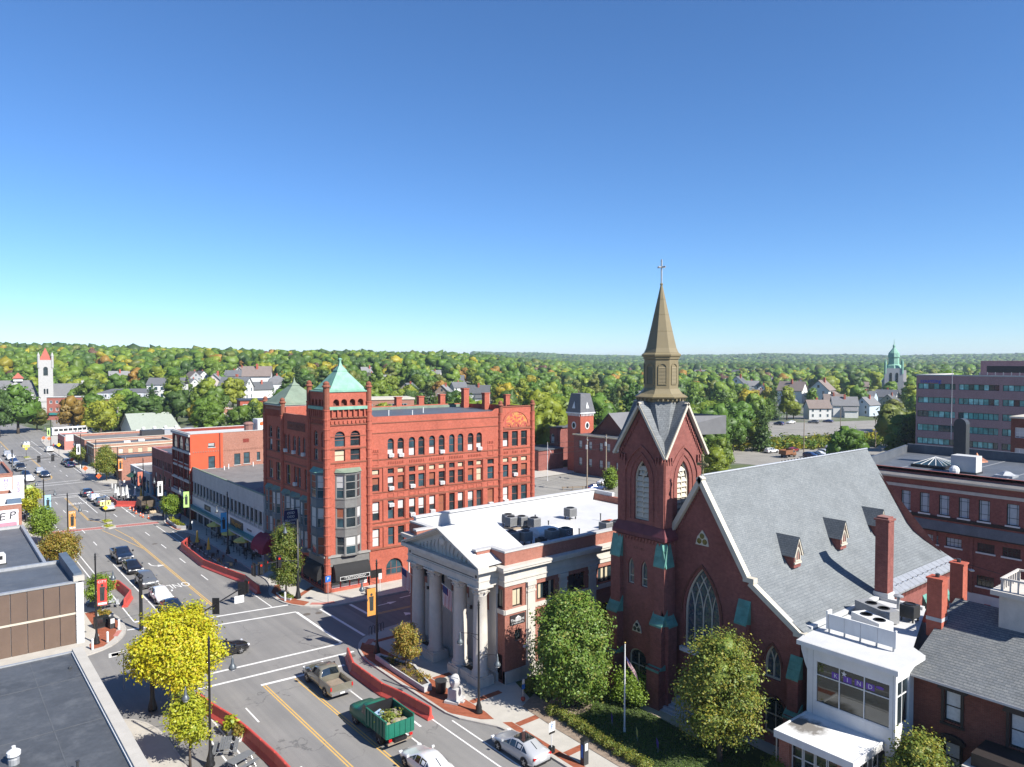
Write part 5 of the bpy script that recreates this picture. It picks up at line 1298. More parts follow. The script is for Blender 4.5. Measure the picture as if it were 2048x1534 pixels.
def make_long():
 T = thing('long_brick_building', 'long dark red brick building with tall windows and dark flat roof', 'building', (89.5, 41.5, 0))
 Fr = Fac((0, 0), (0, -1)); W = 46
 up = [(4.0, 5.05), (6.05, 7.1), (8.1, 9.18), (10.13, 11.2), (12.1, 13.2), (14.75, 15.9)] + [(17.2 + k * 2.1, 18.3 + k * 2.1) for k in range(4)] + [(1.0, 2.0)]
 md = [(6.5, 8.1), (8.9, 10.5), (12.05, 13.7), (14.45, 16.1), (3.2, 4.8), (.8, 2.4), (17.5, 19.1), (20, 21.6), (23, 24.6)]
 ops = [(*u, 10.45, 12.75, 'r') for u in up] + [(*u, 7.05, 8.05, 'r') for u in md] + [(*u, 3.3, 4.5, 'r') for u in md]
 mb = MB(); wall(mb, Fr, 0, W, 0, 15.3, ops, .25)
 mb.p((0, 0, 0), (19, 3.2, 0), (19, 3.2, 15.3), (0, 0, 15.3)); mb.p((19, 3.2, 0), (19, -W, 0), (19, -W, 15.3), (19, 3.2, 15.3))
 mb.build('wall', BR_CH, T)
 GF = M('dark_green_frame', (.02, .035, .03), .5, .1, 3)
 SHADE = M('pale_window_shade', (.42, .47, .50), .8, .1, 2)
 for o in ops:
  if o[2] > 10: window(T, Fr, o, .18, .07, GF, GLASSB, (.33, .8), (.2, .8), (.0, 1), SHADE if rnd() < .8 else CURTR, 'window', .02)
  else: window(T, Fr, o, .18, .06, GF, GLASS, (.5,), (.25, .5, .75), (.0, 1) if rnd() < .25 else None, SHADE, 'window', .02)
  Fr.box(MB(), o[0] - .12, o[1] + .12, o[2] - .16, o[2], .001, .12).build('window_sill', WHITE, T)
 for z0, z1, d, m_ in ((13.15, 13.5, .06, STONE), (14.2, 14.35, .3, STONE), (14.35, 14.5, .75, TRIM), (8.62, 8.75, .5, BLACK), (9.95, 10.3, .1, BLACK), (0, 2.4, .08, WHITE)):
  Fr.box(MB(), -.1, W, z0, z1, .001, d).build('string_course', m_, T)
 sl = MB(); sl.p(Fr(0, 8.76, .55), Fr(W, 8.76, .55), Fr(W, 9.75, .02), Fr(0, 9.75, .02)); sl.p(Fr(0, 14.51, .75), Fr(W, 14.51, .75), Fr(W, 14.8, .02), Fr(0, 14.8, .02)); sl.build('ledge_roof', ROOFG, T)
 for u in (5.55, 7.6, 11.3, 16.6): Fr.box(MB(), u, u + .35, 2.4, 8.6, .001, .1).build('pilaster', BR_CH, T)
 MB().p((0, 0, 15.0), (19, 3.2, 15.0), (19, -W, 15.0), (0, -W, 15.0)).build('roof', ROOFD, T)
 pb = MB(); pb.box(0, .4, -W, -.2, 15.0, 15.32); pb.build('parapet', BR_CH, T)
 q = MB(); q.slab([(0, -.1), (19, 3.1), (19, 3.5), (0, .3)], 14.0, 16.0); q.slab([(18.6, 3.1), (19, 3.1), (19, -W), (18.6, -W)], 14, 16.2); q.build('parapet', ROOFD, T)
 for y in (-3, -9, -14): MB().box(.4, 18.6, y, y + .12, 15.0, 15.03).build('roof_seam', ACMET, T)
 s = thing('pyramid_skylight', 'glazed pyramid skylight on the dark roof of the long building', 'skylight', (96.3, 36.4, 15.0))
 MB().box(-2.4, 2.4, -1.9, 1.9, 0, .35).build('kerb_frame', BLACK, s)
 for k in range(4):
  c = [(-2.2, -1.7), (2.2, -1.7), (2.2, 1.7), (-2.2, 1.7)]; a, b = c[k], c[(k + 1) % 4]
  for j in range(4):
   p0 = (a[0] + (b[0]-a[0])*j/4, a[1] + (b[1]-a[1])*j/4); p1 = (a[0] + (b[0]-a[0])*(j+1)/4, a[1] + (b[1]-a[1])*(j+1)/4)
   MB().p((*p0, .36), (*p1, .36), (0, 0, 1.15)).build('pane', GLASSB, s); MB().tube([(*p0, .37), (0, 0, 1.17)], .05, 5).build('glazing_bar', BLINDW, s)
 st = MB(); st.lathe([(.0, 0)], (0, 0, 0), 3) if 0 else None
 k = thing('stack_pipe', 'tall dark metal flue with curved top on the long building roof', 'flue', (100.6, 35.3, 15.0))
 b = MB(); n = 8; pts = [(-.7, 0), (.7, 0), (.7, 5.0)] + [(.7 * math.cos(a * PI / n), 5.0 + .7 * math.sin(a * PI / n)) for a in range(1, n)] + [(-.7, 5.0)]
 b.ext([(0, -x, z) for x, z in pts], (1.2, 0, 0)); b.build('casing', DKMETAL, k)
 MB().tube([(-.2, .9, 3), (-.2, .9, 12.2)], .05, 6, .02).build('antenna', GALV, k)
 u = thing('roof_plant', 'boxy pale rooftop plant unit beside the dark flue', 'air conditioner', (93.6, 32.1, 15.0)); MB().box(-.9, .9, -1.3, 1.3, .2, 2.0).build('casing', BLINDW, u); MB().box(-1.0, 1.0, -1.4, 1.4, 0, .2).build('base', DKMETAL, u); MB().ball((-1.5, .7, .3), .55, .55, .6, 10, 6).build('dome', WHITE, u)
 v = thing('copper_ventilator', 'round vent with conical copper lid on the long building roof', 'vent', (98.0, 32.5, 15.0)); MB().lathe([(.5, 0), (.5, .9), (.55, .9)], (0, 0, 0), 12).build('collar', GALV, v); MB().lathe([(1.2, .9), (1.15, 1.0), (.2, 1.6), (.05, 1.9)], (0, 0, 0), 12).build('lid', M('copper_lid', (.36, .16, .09), .5, .15, 2, metal=.5), v)
 tag(MB().slab([(92.6, 27.2), (94.6, 27.2), (94.6, 29.0), (92.6, 29.0)], 15.0, 15.25).lathe([(1.0, 15.25), (.4, 15.6), (.05, 15.7)], (93.6, 28.1, 0), 4).build('hatch_skylight', GALV), 'low grey skylight near the right edge of the dark roof', 'skylight')
make_long()
def make_office():
 K = 1.267
 T = thing('office_block', 'six-storey mauve brick office block with bands of teal windows', 'building', (190, 76.5, 0))
 Fr = Fac((0, 0), (0, -1)); W = 48.0
 Z = lambda z: 28 - (28 - z) * K
 rows = [(22.45, 23.52), (19.78, 20.92), (17.11, 18.31), (14.45, 15.7), (11.95, 13.08), (9.3, 10.4)]
 segs = [(.3, 6.9, 7), (7.44, 14.0, 8), (14.55, 21.4, 8), (22, 29, 8), (29.6, 36, 7)]
 ops = [(a * K, b * K, Z(z0), Z(z1), 'r') for z0, z1 in rows for a, b, n in segs]
 mb = MB(); wall(mb, Fr, 0, W, 0, Z(25), ops, .25); mb.p((0, 0, 0), (22, 0, 0), (22, 0, Z(25)), (0, 0, Z(25))); mb.p((0, -W, 0), (22, -W, 0), (22, -W, Z(25)), (0, -W, Z(25)))
 mb.build('wall', BR_MV, T)
 gm = [GLASSG, GLASSG, GLASSG2, GLASSG2, Mglass('deep_teal_glass', (.012, .05, .055), .06, .9)]
 FT = M('dark_teal_frame', (.008, .03, .032), .5, .1, 3)
 for z0, z1 in rows:
  for a, b, n in segs:
   op = (a * K, b * K, Z(z0), Z(z1), 'r'); fb = MB(); ring(fb, Fr, op, .08, -.22, -.12)
   for k in range(1, n): u = (a + (b - a) * k / n) * K; Fr.box(fb, u - .05, u + .05, op[2], op[3], -.22, -.13)
   fr = fb.build('window_band', FT, T)
   for k in range(n):
    u0 = (a + (b - a) * k / n) * K + .05; u1 = (a + (b - a) * (k + 1) / n) * K - .05
    MB().p(Fr(u0, op[2], -.2), Fr(u1, op[2], -.2), Fr(u1, op[3], -.2), Fr(u0, op[3], -.2)).build('pane', random.choice(gm), fr)
 MB().p((0, 0, Z(25) - .3), (22, 0, Z(25) - .3), (22, -W, Z(25) - .3), (0, -W, Z(25) - .3)).build('roof', ROOFW, T)
 cp = MB(); Fr.box(cp, -.1, W, Z(25), Z(25) + .3, -.4, .1); cp.box(0, 22, -.4, .1, Z(25), Z(25) + .3); cp.build('coping', GRANITE, T)
 ph = MB(); ph.box(3, 18, -32, -12.9, Z(25) - .3, Z(27.85)); ph.build('penthouse', BR_MV, T); MB().box(2.95, 3.0, -28, -14.2, Z(25.7), Z(26.9)).build('louvre_band', BLACK, T)
 for k in range(12): Fr.box(MB(), 13 + k * 1.6, 13.12 + k * 1.6, Z(25) + .3, Z(25) + 1.0, -2.1, -2.0).build('rail_post', GALV, T)
 place_text('sign_lettering', 'counting', 1.35, M('blue_sign', (.01, .07, .45), .5, .05, 2), T, Fr(2.6 * K, Z(24.0), .05), Fr.d, (0, 0, 1), .04)
 T2 = thing('brick_wing', 'small brown brick building at the right edge in front of the office block', 'building', (140, 41.5, 0))
 F2 = Fac((0, 0), (0, -1)); o2 = [(.6, 2.6, z, z + 1.7, 'r') for z in (11.8, 15.2)] + [(3.4, 6, z, z + 1.7, 'r') for z in (11.8, 15.2)]
 mb = MB(); wall(mb, F2, 0, 14, 0, 18.4, o2, .2); mb.p((0, 0, 0), (12, 0, 0), (12, 0, 18.4), (0, 0, 18.4)); mb.build('wall', BR_DK, T2)
 for o in o2: window(T2, F2, o, .15, .08, WHITE, GLASSB, (.5,), (.33, .67), (.1, 1), BLINDW)
 MB().box(-.2, 12, -14, .2, 18.4, 18.7).build('roof', TRIM, T2)
make_office()
def flat(name, label, x0, x1, y0, y1, h, wmat, rmat, front=(), side=(), par=.5, pmat=None, frame=None, glass=None, wargs=None, cat='building', z0=0, blind=.3, rz=0):
 T = thing(name, label, cat, (x0, y0, z0), rz)
 W, L = x1 - x0, y1 - y0
 Fr = Fac((0, 0), (0, 1), True); S = Fac((0, 0), (1, 0))
 mb = MB(); wall(mb, Fr, 0, L, 0, h, front, .18); wall(mb, S, 0, W, 0, h, side, .18)
 mb.p((W, 0, 0), (W, L, 0), (W, L, h), (W, 0, h)); mb.p((0, L, 0), (W, L, 0), (W, L, h), (0, L, h))
 mb.build('wall', wmat, T)
 MB().p((.2, .2, h - par), (W - .2, .2, h - par), (W - .2, L - .2, h - par), (.2, L - .2, h - par)).build('roof', rmat, T)
 pb = MB(); t = .3
 pb.box(-.05, W + .05, -.05, t, h, h + .12); pb.box(-.05, W + .05, L - t, L + .05, h, h + .12); pb.box(-.05, t, t, L - t, h, h + .12); pb.box(W - t, W + .05, t, L - t, h, h + .12)
 pi = MB(); pi.p((t, t, h - par), (W - t, t, h - par), (W - t, t, h), (t, t, h)); pi.p((t, L - t, h - par), (W - t, L - t, h - par), (W - t, L - t, h), (t, L - t, h)); pi.p((t, t, h - par), (t, L - t, h - par), (t, L - t, h), (t, t, h)); pi.p((W - t, t, h - par), (W - t, L - t, h - par), (W - t, L - t, h), (W - t, t, h))
 pi.build('parapet', wmat, T); pb.build('coping', pmat or GRANITE, T)
 k = dict(dep=.14, fw=.06, mframe=frame or WHITE, mglass=glass or GLASSB, rails=(.5,)); k.update(wargs or {})
 for F, ops in ((Fr, front), (S, side)):
  for o in ops:
   kk = dict(k)
   if o[3] - o[2] > 2.2 and o[2] < .6: kk.update(rails=(.75,), muls=(.33, .67), mframe=BLACK, mglass=GLASS)
   elif rnd() < blind: kk.update(blind=(uni(0, .5), 1), mblind=BLINDW)
   window(T, F, o, **kk)
   if o[2] > .6: F.box(MB(), o[0] - .1, o[1] + .1, o[2] - .14, o[2], .001, .1).build('window_sill', pmat or GRANITE, T)
 return T, Fr, S
GREYST = M('grey_stone_panel', (.40, .395, .385), .8, .1, .7, .15, 10, stain=.25)
n = 20; ws = [(.35 + k * 1.72, 1.75 + k * 1.72, 5.05, 6.85, 'r') for k in range(n)]
gs = [(1 + k * 3.4, 3.7 + k * 3.4, .2, 2.3, 'r') for k in range(10)]
T, Fr, S = flat('ribbon_window_block', 'two-storey pale stone block with a ribbon of upper windows and teal canopy', 36.6, 61, 99.6, 134.3, 9.25, GREYST, ROOFG, ws + gs, (), .45, COPPER2, DKMETAL, Mglass('brown_window_glass', (.05, .04, .03), .04, 1.0), dict(rails=(), blind=None), blind=0)
for k in range(n + 1): Fr.box(MB(), k * 1.72 + .03, k * 1.72 + .35, 4.6, 6.95, .001, .12).build('window_fin', GREYST, T)
for k in range(24):
 for j in range(4):
  u = k * 1.44 + (j % 2) * .72
  Fr.box(MB(), u, u + .02, 7.0 + j * .55, 7.55 + j * .55, .0005, .004).build('panel_joint', ACMET, T)
for j in range(1, 4): Fr.box(MB(), 0, 34.7, 7.0 + j * .55, 7.015 + j * .55, .0005, .004).build('panel_joint', ACMET, T)
Fr.box(MB(), 0, 34.7, 2.75, 4.3, .001, .06).build('fascia_panel', WHITE, T)
for z0, z1, d, m_ in ((2.4, 2.6, .95, BLINDW), (2.6, 2.85, .9, TEALST), (4.3, 4.5, .1, GREYST)): Fr.box(MB(), 0, 34.7, z0, z1, .001, d).build('canopy', m_, T)
bd = MB(); Fr.box(bd, 8.2, 13.8, 2.85, 3.95, .06, .14); s = bd.build('shop_sign', BLACK, T)
place_text('lettering', 'Wagner', 1.2, M('orange_sign', (.5, .26, .06), .6, .1, 3), s, Fr(11.0, 3.4, .16), -Fr.d, (0, 0, 1), .02, 1.1)
place_text('lettering', 'PUB MENU', .42, BLACK, T, Fr(5.6, 3.4, .07), -Fr.d, (0, 0, 1), .01); place_text('lettering', 'FOOD', .38, BLACK, T, Fr(15.6, 3.4, .07), -Fr.d, (0, 0, 1), .01)
bd = MB(); Fr.box(bd, 23.6, 26.8, 3.1, 3.95, .06, .12); s = bd.build('shop_sign', BLACK, T); place_text('lettering', 'DINER', .6, BLINDT, s, Fr(25.2, 3.5, .13), -Fr.d, (0, 0, 1), .01)
for x, y, h in ((42, 131, .9), (41, 130.2, .7), (46.5, 131.5, .8), (50.2, 130.5, .8), (50.8, 130.6, .8)): MB().lathe([(.09, 8.8), (.09, 8.8 + h)], (x - 36.6, y - 99.6, 0), 8).build('vent_pipe', WHITE, T)
MB().lathe([(.3, 8.8), (.3, 9.2), (.55, 9.25), (.5, 9.6), (.1, 9.75)], (46.5 - 36.6, 122 - 99.6, 0), 10).build('roof_ventilator', GALV, T)
WORN = M('worn_membrane', (.05, .055, .08), .7, .3, .9, stain=.7, staincol=(.24, .18, .19))
MB().p((.5, .6, 8.81), (14, .6, 8.81), (14, 8.5, 8.81), (9, 10.5, 8.81), (3, 9.6, 8.81), (.5, 6.5, 8.81)).build('roof_patch', WORN, T)
ORNG = M('orange_painted_brick', (.50, .085, .035), .8, .1, .8)
fo = []
for k in range(3):
 a = .9 + k * 3.65
 fo += [(a, a + 2.7, 11.95, 14.4, 'a', 1.35)] + [(a + .1 + j * .9, a + .8 + j * .9, z, z + 1.75, 'r') for z in (9.7, 6.9) for j in range(3)] + [(a + .1 + j * .9, a + .8 + j * .9, 4.7, 6.3, 'r') for j in range(3)] + [(a, a + 2.7, .2, 3.6, 'r')]
sd = [(3.0, 4.15, 12.6, 13.35, 'r'), (3.0, 4.15, 8.9, 11.0, 'r')] + [(u, u + w_, z, z + hh, 'r') for u, w_, z, hh in ((7.5, 1.1, 9.1, 2.0), (9.2, 1.1, 9.2, 2.0), (11.6, .6, 9.6, 1.5), (13.1, 1.0, 9.3, 1.9), (14.5, 1.0, 9.4, 1.9), (16.8, 1.0, 9.4, 1.9), (19, 1.0, 9.4, 1.9))]
BR_RED = Mbrick('brick_deep_red', (.24, .035, .025), (.19, .028, .02), (.22, .09, .07), dirt=.2)
T, Fr, S = flat('arched_brick_block', 'four-storey red brick block with three arches and a bright orange flank', 36.3, 64, 133.5, 145.0, 15.05, BR_RED, ROOFW, fo, sd, .5, GREYST, BLACK, GLASSB)
ob = MB(); wall(ob, Fac((0, -.02), (1, 0)), 0, 4.9, 8.6, 15.0, [o for o in sd if o[1] < 4.9], .1); ob.build('painted_flank', ORNG, T)
pb = MB(); wall(pb, Fac((4.9, -.01), (1, 0)), 0, 22.7, 8.6, 15.0, [(a - 4.9, b - 4.9, c, d, k) for a, b, c, d, k in sd if a > 4.9] + [(4.2, 5.3, 13.0, 13.7, 'r')], .1); pb.build('pink_flank', BR_PK, T)
MB().box(9.1, 10.2, .05, .06, 13.0, 13.7).build('window', GLASS, T)
dg = MB()
for k in range(64): S.box(dg, .4 + k * .42, .6 + k * .42, 11.75, 12.0, .03, .1)
dg.build('corbel_course', BR_PK, T)
S.box(MB(), 4.9, 5.5, 8.6, 15.0, .02, .14).build('pilaster', ORNG, T); S.box(MB(), 4.95, 5.05, 8.6, 15.0, .14, .2).build('downpipe', DKMETAL, T)
for z0, z1, d in ((11.5, 11.85, .15), (8.75, 9.1, .12), (6.45, 6.75, .2), (3.75, 4.4, .35), (14.6, 15.05, .3)): Fr.box(MB(), 0, 11.5, z0, z1, .001, d).build('string_course', GREYST, T)
for v in (.3, 3.75, 7.4, 11.0): Fr.box(MB(), v - .2, v + .25, 4.4, 11.5, .001, .16).build('pilaster', BR_RED, T)
rb = MB().box(12.2, 15.0, 1.0, 3.6, 14.5, 17.0); rb.build('roof_hut', WHITE, T); MB().box(13.8, 14.8, .97, .999, 14.8, 16.6).build('hut_door', BR_PK, T); MB().ball((12.9, .95, 16.2), .35, .04, .35).build('satellite_dish', ORANGE, T)
MB().lathe([(.8, 14.5), (.8, 16.0), (.95, 16.05), (.95, 16.2), (.6, 16.5)], (11.0, 2.5, 0), 10).build('tank', M('rust_tank', (.22, .12, .10), .8, .2, 2), T)
fo = [(.6 + j * 1.05 + (j // 3) * .25, 1.3 + j * 1.05 + (j // 3) * .25, 6.6, 8.2, 'r') for j in range(13)] + [(u, u + 1.3, 3.7, 5.3, 'r') for u in (1.5, 5, 8.5, 12)] + [(u, u + 2.8, .2, 2.8, 'r') for u in (.6, 4.2, 7.8, 11.4)]
flat('dark_brick_block', 'plain dark brick block with a row of small upper windows', 36.7, 58, 146.8, 162.4, 10.1, BR_CH, ROOFD, fo, (), .4, BR_MV, DKMETAL, GLASSB)
T, Fr, S = flat('low_shop', 'low white-trimmed shop with grey flat roof and small canopies', 36.5, 56, 163.5, 181.5, 4.4, GREYST, ROOFG, [(u, u + 2.2, .3, 2.9, 'r') for u in (.6, 3.6, 6.6, 9.6, 12.6, 15.2)], (), .35, WHITE)
GRN = M('dark_green_fabric', (.02, .07, .05), .85, .1, 3); BLU = M('navy_fabric', (.02, .03, .10), .85, .1, 3)
for v, m_ in ((12.2, GRN), (3.5, BLU)):
 a = MB(); a.p(Fr(v, 3.4, .02), Fr(v + 3, 3.4, .02), Fr(v + 3, 2.4, 1.5), Fr(v, 2.4, 1.5)); a.p(Fr(v, 3.4, .02), Fr(v, 2.4, 1.5), Fr(v, 2.4, .02)); a.p(Fr(v + 3, 3.4, .02), Fr(v + 3, 2.4, 1.5), Fr(v + 3, 2.4, .02)); a.build('awning', m_, T)
flat('salmon_brick_block', 'small salmon brick block with blue-grey flat roof', 35.7, 48, 186.5, 195.5, 5.4, BR_PK, ROOFD, [(.8, 1.6, 3.2, 4.6, 'r'), (2.4, 3.2, 3.2, 4.6, 'r'), (4.4, 5.2, 3.2, 4.6, 'r'), (6, 8.2, .3, 2.6, 'r')], [(3.0, 4.3, 2.9, 4.0, 'r'), (7.4, 8.7, 2.9, 4.0, 'r')], .25, DKMETAL, BLACK, GLASS)
tan = Mbrick('brick_tan', (.38, .21, .14), (.33, .18, .12), (.40, .30, .24), dirt=.15)
sd = [(1.0 + k * 2.35, 2.1 + k * 2.35, 3.0, 4.5, 'r') for k in range(8)]
T, Fr, S = flat('tan_brick_block', 'long tan brick block with cream cornice and boarded windows', 34.8, 54, 215, 226, 5.9, tan, ROOFD, [(1 + k * 2.6, 2.8 + k * 2.6, 3.1, 4.5, 'r') for k in range(4)] + [(.6, 4.5, .3, 2.5, 'r'), (5.2, 10, .3, 2.5, 'r')], sd, .4, TRIM, BLINDT, BLINDT)
S.box(MB(), -.2, 19.2, 5.1, 5.35, .001, .2).build('cornice', TRIM, T); Fr.box(MB(), -.2, 11, 5.1, 5.35, .001, .3).build('cornice', TRIM, T); S.box(MB(), 0, 8, 2.0, 2.25, .001, .12).build('cornice', TRIM, T)
for x, y in ((8, 5), (12, 7)): MB().box(x, x + 1.6, y, y + 1.2, 5.5, 6.0).build('skylight', WHITE, T)
T, Fr, S = flat('brick_parapet_block', 'low brick block with long pink parapet behind the tan block', 34.6, 64, 227.5, 246, 6.2, BR_PK, ROOFG, [(1 + k * 2.6, 2.8 + k * 2.6, 3.1, 4.5, 'r') for k in range(6)] + [(.6, 5.5, .3, 2.5, 'r'), (6.5, 11, .3, 2.5, 'r'), (12, 17, .3, 2.5, 'r')], (), .6, TRIM)
MB().box(16, 22, 8, 11, 5.6, 7.2).build('roof_plant', DKMETAL, T); MB().box(22.2, 25.5, 8, 11, 5.6, 7.0).build('roof_plant', GALV, T); MB().box(27, 29.2, 3, 6, 5.6, 7.6).build('roof_plant', GALV, T)
T, Fr, S = flat('corner_shop', 'small pink painted corner shop with a red arched door', 34.4, 43, 262, 276, 4.2, M('pink_stucco', (.46, .17, .14), .85, .1, 1), ROOFD, [(1, 4, .3, 2.6, 'r'), (5, 8, .3, 2.6, 'r'), (9.5, 13, .3, 2.6, 'r')], [(3.6, 4.9, .1, 2.4, 'a')], .3, GREYST, BLACK, GLASS)
bb = MB(); S.box(bb, .3, 3.2, 2.8, 4.9, .002, .12); S.box(bb, 3.4, 6.2, 2.8, 4.9, .002, .12); bb.build('billboard', BLINDW, T)
BRPAN = M('brown_metal_panel', (.125, .085, .063), .75, .12, .6, stain=.25, staincol=(.09, .06, .045))
def make_left():
 T = thing('near_flat_building', 'nearest building, only its dark flat roof with pale coping showing', 'building', (9.2, 63.6, 0))
 mb = MB(); mb.p((0, 0, 0), (0, -110, 0), (0, -110, 5.8), (0, 0, 5.8)); mb.p((0, 0, 0), (-55, 0, 0), (-55, 0, 5.8), (0, 0, 5.8)); mb.p((-55, 0, 0), (-55, -110, 0), (-55, -110, 5.8), (-55, 0, 5.8)); mb.build('wall', BR_PK, T)
 MB().p((-.1, -.1, 5.8), (-.1, -110, 5.8), (-54.9, -110, 5.8), (-54.9, -.1, 5.8)).build('roof', ROOFD2, T)
 c = MB(); c.box(-.62, .05, -110, .05, 5.75, 6.08); c.build('coping', CONC, T); c = MB(); c.box(-55, -.63, -.12, .05, 5.75, 5.9); c.build('coping', GALV, T)
 fl = MB(); fl.box(-.7, -.622, -110, -.3, 5.8, 5.95); fl.build('flashing', WHITE, T)
 for y in (-5.4, -13.0): MB().box(-54, -.7, y, y + .06, 5.80, 5.812).build('roof_seam', SEAM, T)
 for x in (-3.4,): MB().box(x, x + .06, -60, -.4, 5.80, 5.812).build('roof_seam', SEAM, T)
 t = thing('roof_ventilator', 'squat white ventilator on the nearest dark roof at the left edge', 'ventilator', (3.6, 47.9, 5.8))
 MB().lathe([(.28, 0), (.28, .3), (.22, .35), (.22, .5)], n=12).build('collar', GALV, t); MB().lathe([(.34, .5), (.34, .7), (.2, .8), (.1, .86), (.1, 1.0)], n=12).build('cap', WHITE, t)
 for x, y, lb in ((6.2, 44.8, 'short rusty pipe on the nearest dark roof'), (8.0, 60.3, 'small dark roof drain near the far edge of the nearest roof')):
  tag(MB().lathe([(.07, 0), (.07, .55), (.1, .56), (.1, .62)] if 'pipe' in lb else [(.14, 0), (.12, .12), (.05, .2)], (x, y, 5.8), 8).build('vent_pipe' if 'pipe' in lb else 'roof_drain', DKMETAL), lb, 'pipe' if 'pipe' in lb else 'drain')
 T = thing('brown_panel_building', 'low building with brown panelled side wall and white pilaster', 'building', (12.0, 82.2, 0))
 mb = MB(); mb.p((0, 0, 0), (0, 10.2, 0), (0, 10.2, 6.1), (0, 0, 6.1)); mb.p((-40, 0, 0), (-40, 10.2, 0), (-40, 10.2, 6.1), (-40, 0, 6.1)); mb.p((0, 10.2, 0), (-40, 10.2, 0), (-40, 10.2, 6.1), (0, 10.2, 6.1)); mb.p((0, .1, 0), (-40, .1, 0), (-40, .1, 6.1), (0, .1, 6.1)); mb.build('wall', WHITE, T)
 for k in range(24):
  x = -.55 - (k + 1) * 1.32
  for z0, z1 in ((.1, 3.0), (3.25, 6.05)): MB().box(x + .03, x + 1.29, -.06, .04, z0, z1).build('wall_panel', BRPAN, T)
 MB().box(-40, -.55, -.08, .05, 3.03, 3.22).build('rail', TRIM, T); MB().box(-40, -.3, -.12, .3, 6.1, 6.28).build('coping', GALV, T)
 p = MB()
 for k in range(13): p.box(-.5, .15, -.15, .3, k * .47 + .01, k * .47 + .45)
 p.build('pilaster', WHITE, T)
 MB().p((-40, .3, 6.08), (-.35, .3, 6.08), (-.35, 10.2, 5.9), (-40, 10.2, 5.9)).build('roof', ROOFD, T)
 r = MB(); r.box(-.62, .1, .3, 10.2, 5.9, 6.95); r.ext([(-.62, .3, 6.95), (.1, .3, 6.95), (.1, .3, 7.0)], (0, 9.9, 0)); r.build('side_parapet', M('blue_grey_membrane', (.09, .12, .16), .6, .15, .6), T); MB().box(-.7, .25, -.16, .3, 6.28, 6.75).build('parapet_end', CONC, T)
 MB().box(-40, 0, 9.9, 10.3, 5.9, 6.2).build('coping', GALV, T)
 T, Fr, S = flat('grey_roof_shop', 'low shop with grey flat roof and white rooftop unit', -25, 11.05, 92.6, 125, 4.3, GREYST, ROOFD, (), (), .3, GALV)
 u = thing('rooftop_heater', 'white rooftop unit lying on the grey flat roof', 'air conditioner', (5.6, 104.2, 4.0), math.radians(4)); MB().box(-1.8, 1.8, -.7, .7, .15, 1.2).build('casing', WHITE, u); MB().box(-1.5, -.4, -.72, -.7, .3, 1.05).build('grille', DKMETAL, u); MB().box(.3, 1.5, -.72, -.7, .6, 1.05).build('grille', BLACK, u); MB().box(-1.9, 1.9, -.8, .8, 0, .15).build('base', DKMETAL, u)
 T, Fr, S = flat('graffiti_building', 'brick building whose flank carries large white graffiti letters', -25, 11.0, 125.2, 139.8, 7.4, BR_PK, ROOFD, (), (), .9, WHITE)
 gw = M('white_spray_paint', (.62, .60, .62), .8, .1, 2); pk = M('pink_spray_paint', (.46, .22, .28), .8, .15, 2)
 random.seed(5)
 MB().box(28.0, 35.6, -.012, -.004, 4.4, 6.7).build('graffiti', gw, T); MB().box(28.2, 35.4, -.014, -.012, 4.4, 4.9).build('graffiti', pk, T)
 for k, ch in enumerate('ZKFSEP'):
  place_text('graffiti', ch, 2.3, gw, T, (28.9 + k * 1.2, -.015, 5.7 + .1 * (k % 2)), (1, .0, .1), (.12, 0, 1), .004, 1.25); place_text('graffiti', ch, 1.5, BLACK, T, (28.9 + k * 1.2, -.03, 5.75 + .1 * (k % 2)), (1, 0, .1), (.12, 0, 1), .004, 1.1)
 w_ = MB(); w_.box(20, 35.7, 2.2, 2.6, 6.5, 8.0); w_.box(33.4, 35.9, 1.0, 5.0, 6.5, 8.3); w_.build('white_parapet', WHITE, T); MB().box(34.3, 36.0, -.0, 1.0, 7.4, 8.1).build('blue_parapet', M('blue_membrane', (.10, .15, .22), .6, .15, 1), T)
 T, Fr, S = flat('mural_building', 'brick building with white mural panel and tall letters on its flank', -25, 11.2, 140.0, 157, 9.9, BR_PK, ROOFD, (), (), .3, BR_PK)
 MB().box(33.6, 36.1, -.03, -.004, 6.0, 9.4).build('mural_panel', WHITE, T)
 for k, ch in enumerate('HOPE'): place_text('mural_lettering', ch, .85, PURPLE, T, (35.3, -.035, 8.9 - k * .75), (1, 0, 0), (0, 0, 1), .004)
 pm = MB(); pm.ball((34.4, -.02, 7.6), .5, .01, 1.2); pm.build('mural_figure', M('lilac_paint', (.35, .30, .48), .8, .1, 3), T)
 bn = thing('hanging_banner', 'white cloth banner projecting from the mural building', 'banner', (11.2, 141.2, 0)); MB().box(0, 1.6, -.02, .02, 5.6, 9.4).build('cloth', WHITE, bn); MB().tube([(0, 0, 9.45), (1.7, 0, 9.45)], .03).build('rod', BLACK, bn); place_text('lettering', 'HOPE', .7, PURPLE, bn, (.8, -.025, 7.5), (0, 0, -1), (1, 0, 0), .003)
ROOFD2 = M('patched_black_membrane', (.075, .08, .087), .6, .28, .22, .25, 5, spec=.4, stain=.6, staincol=(.125, .13, .135))
SEAM = M('membrane_seam', (.10, .105, .11), .6, .2, 2)
make_left()
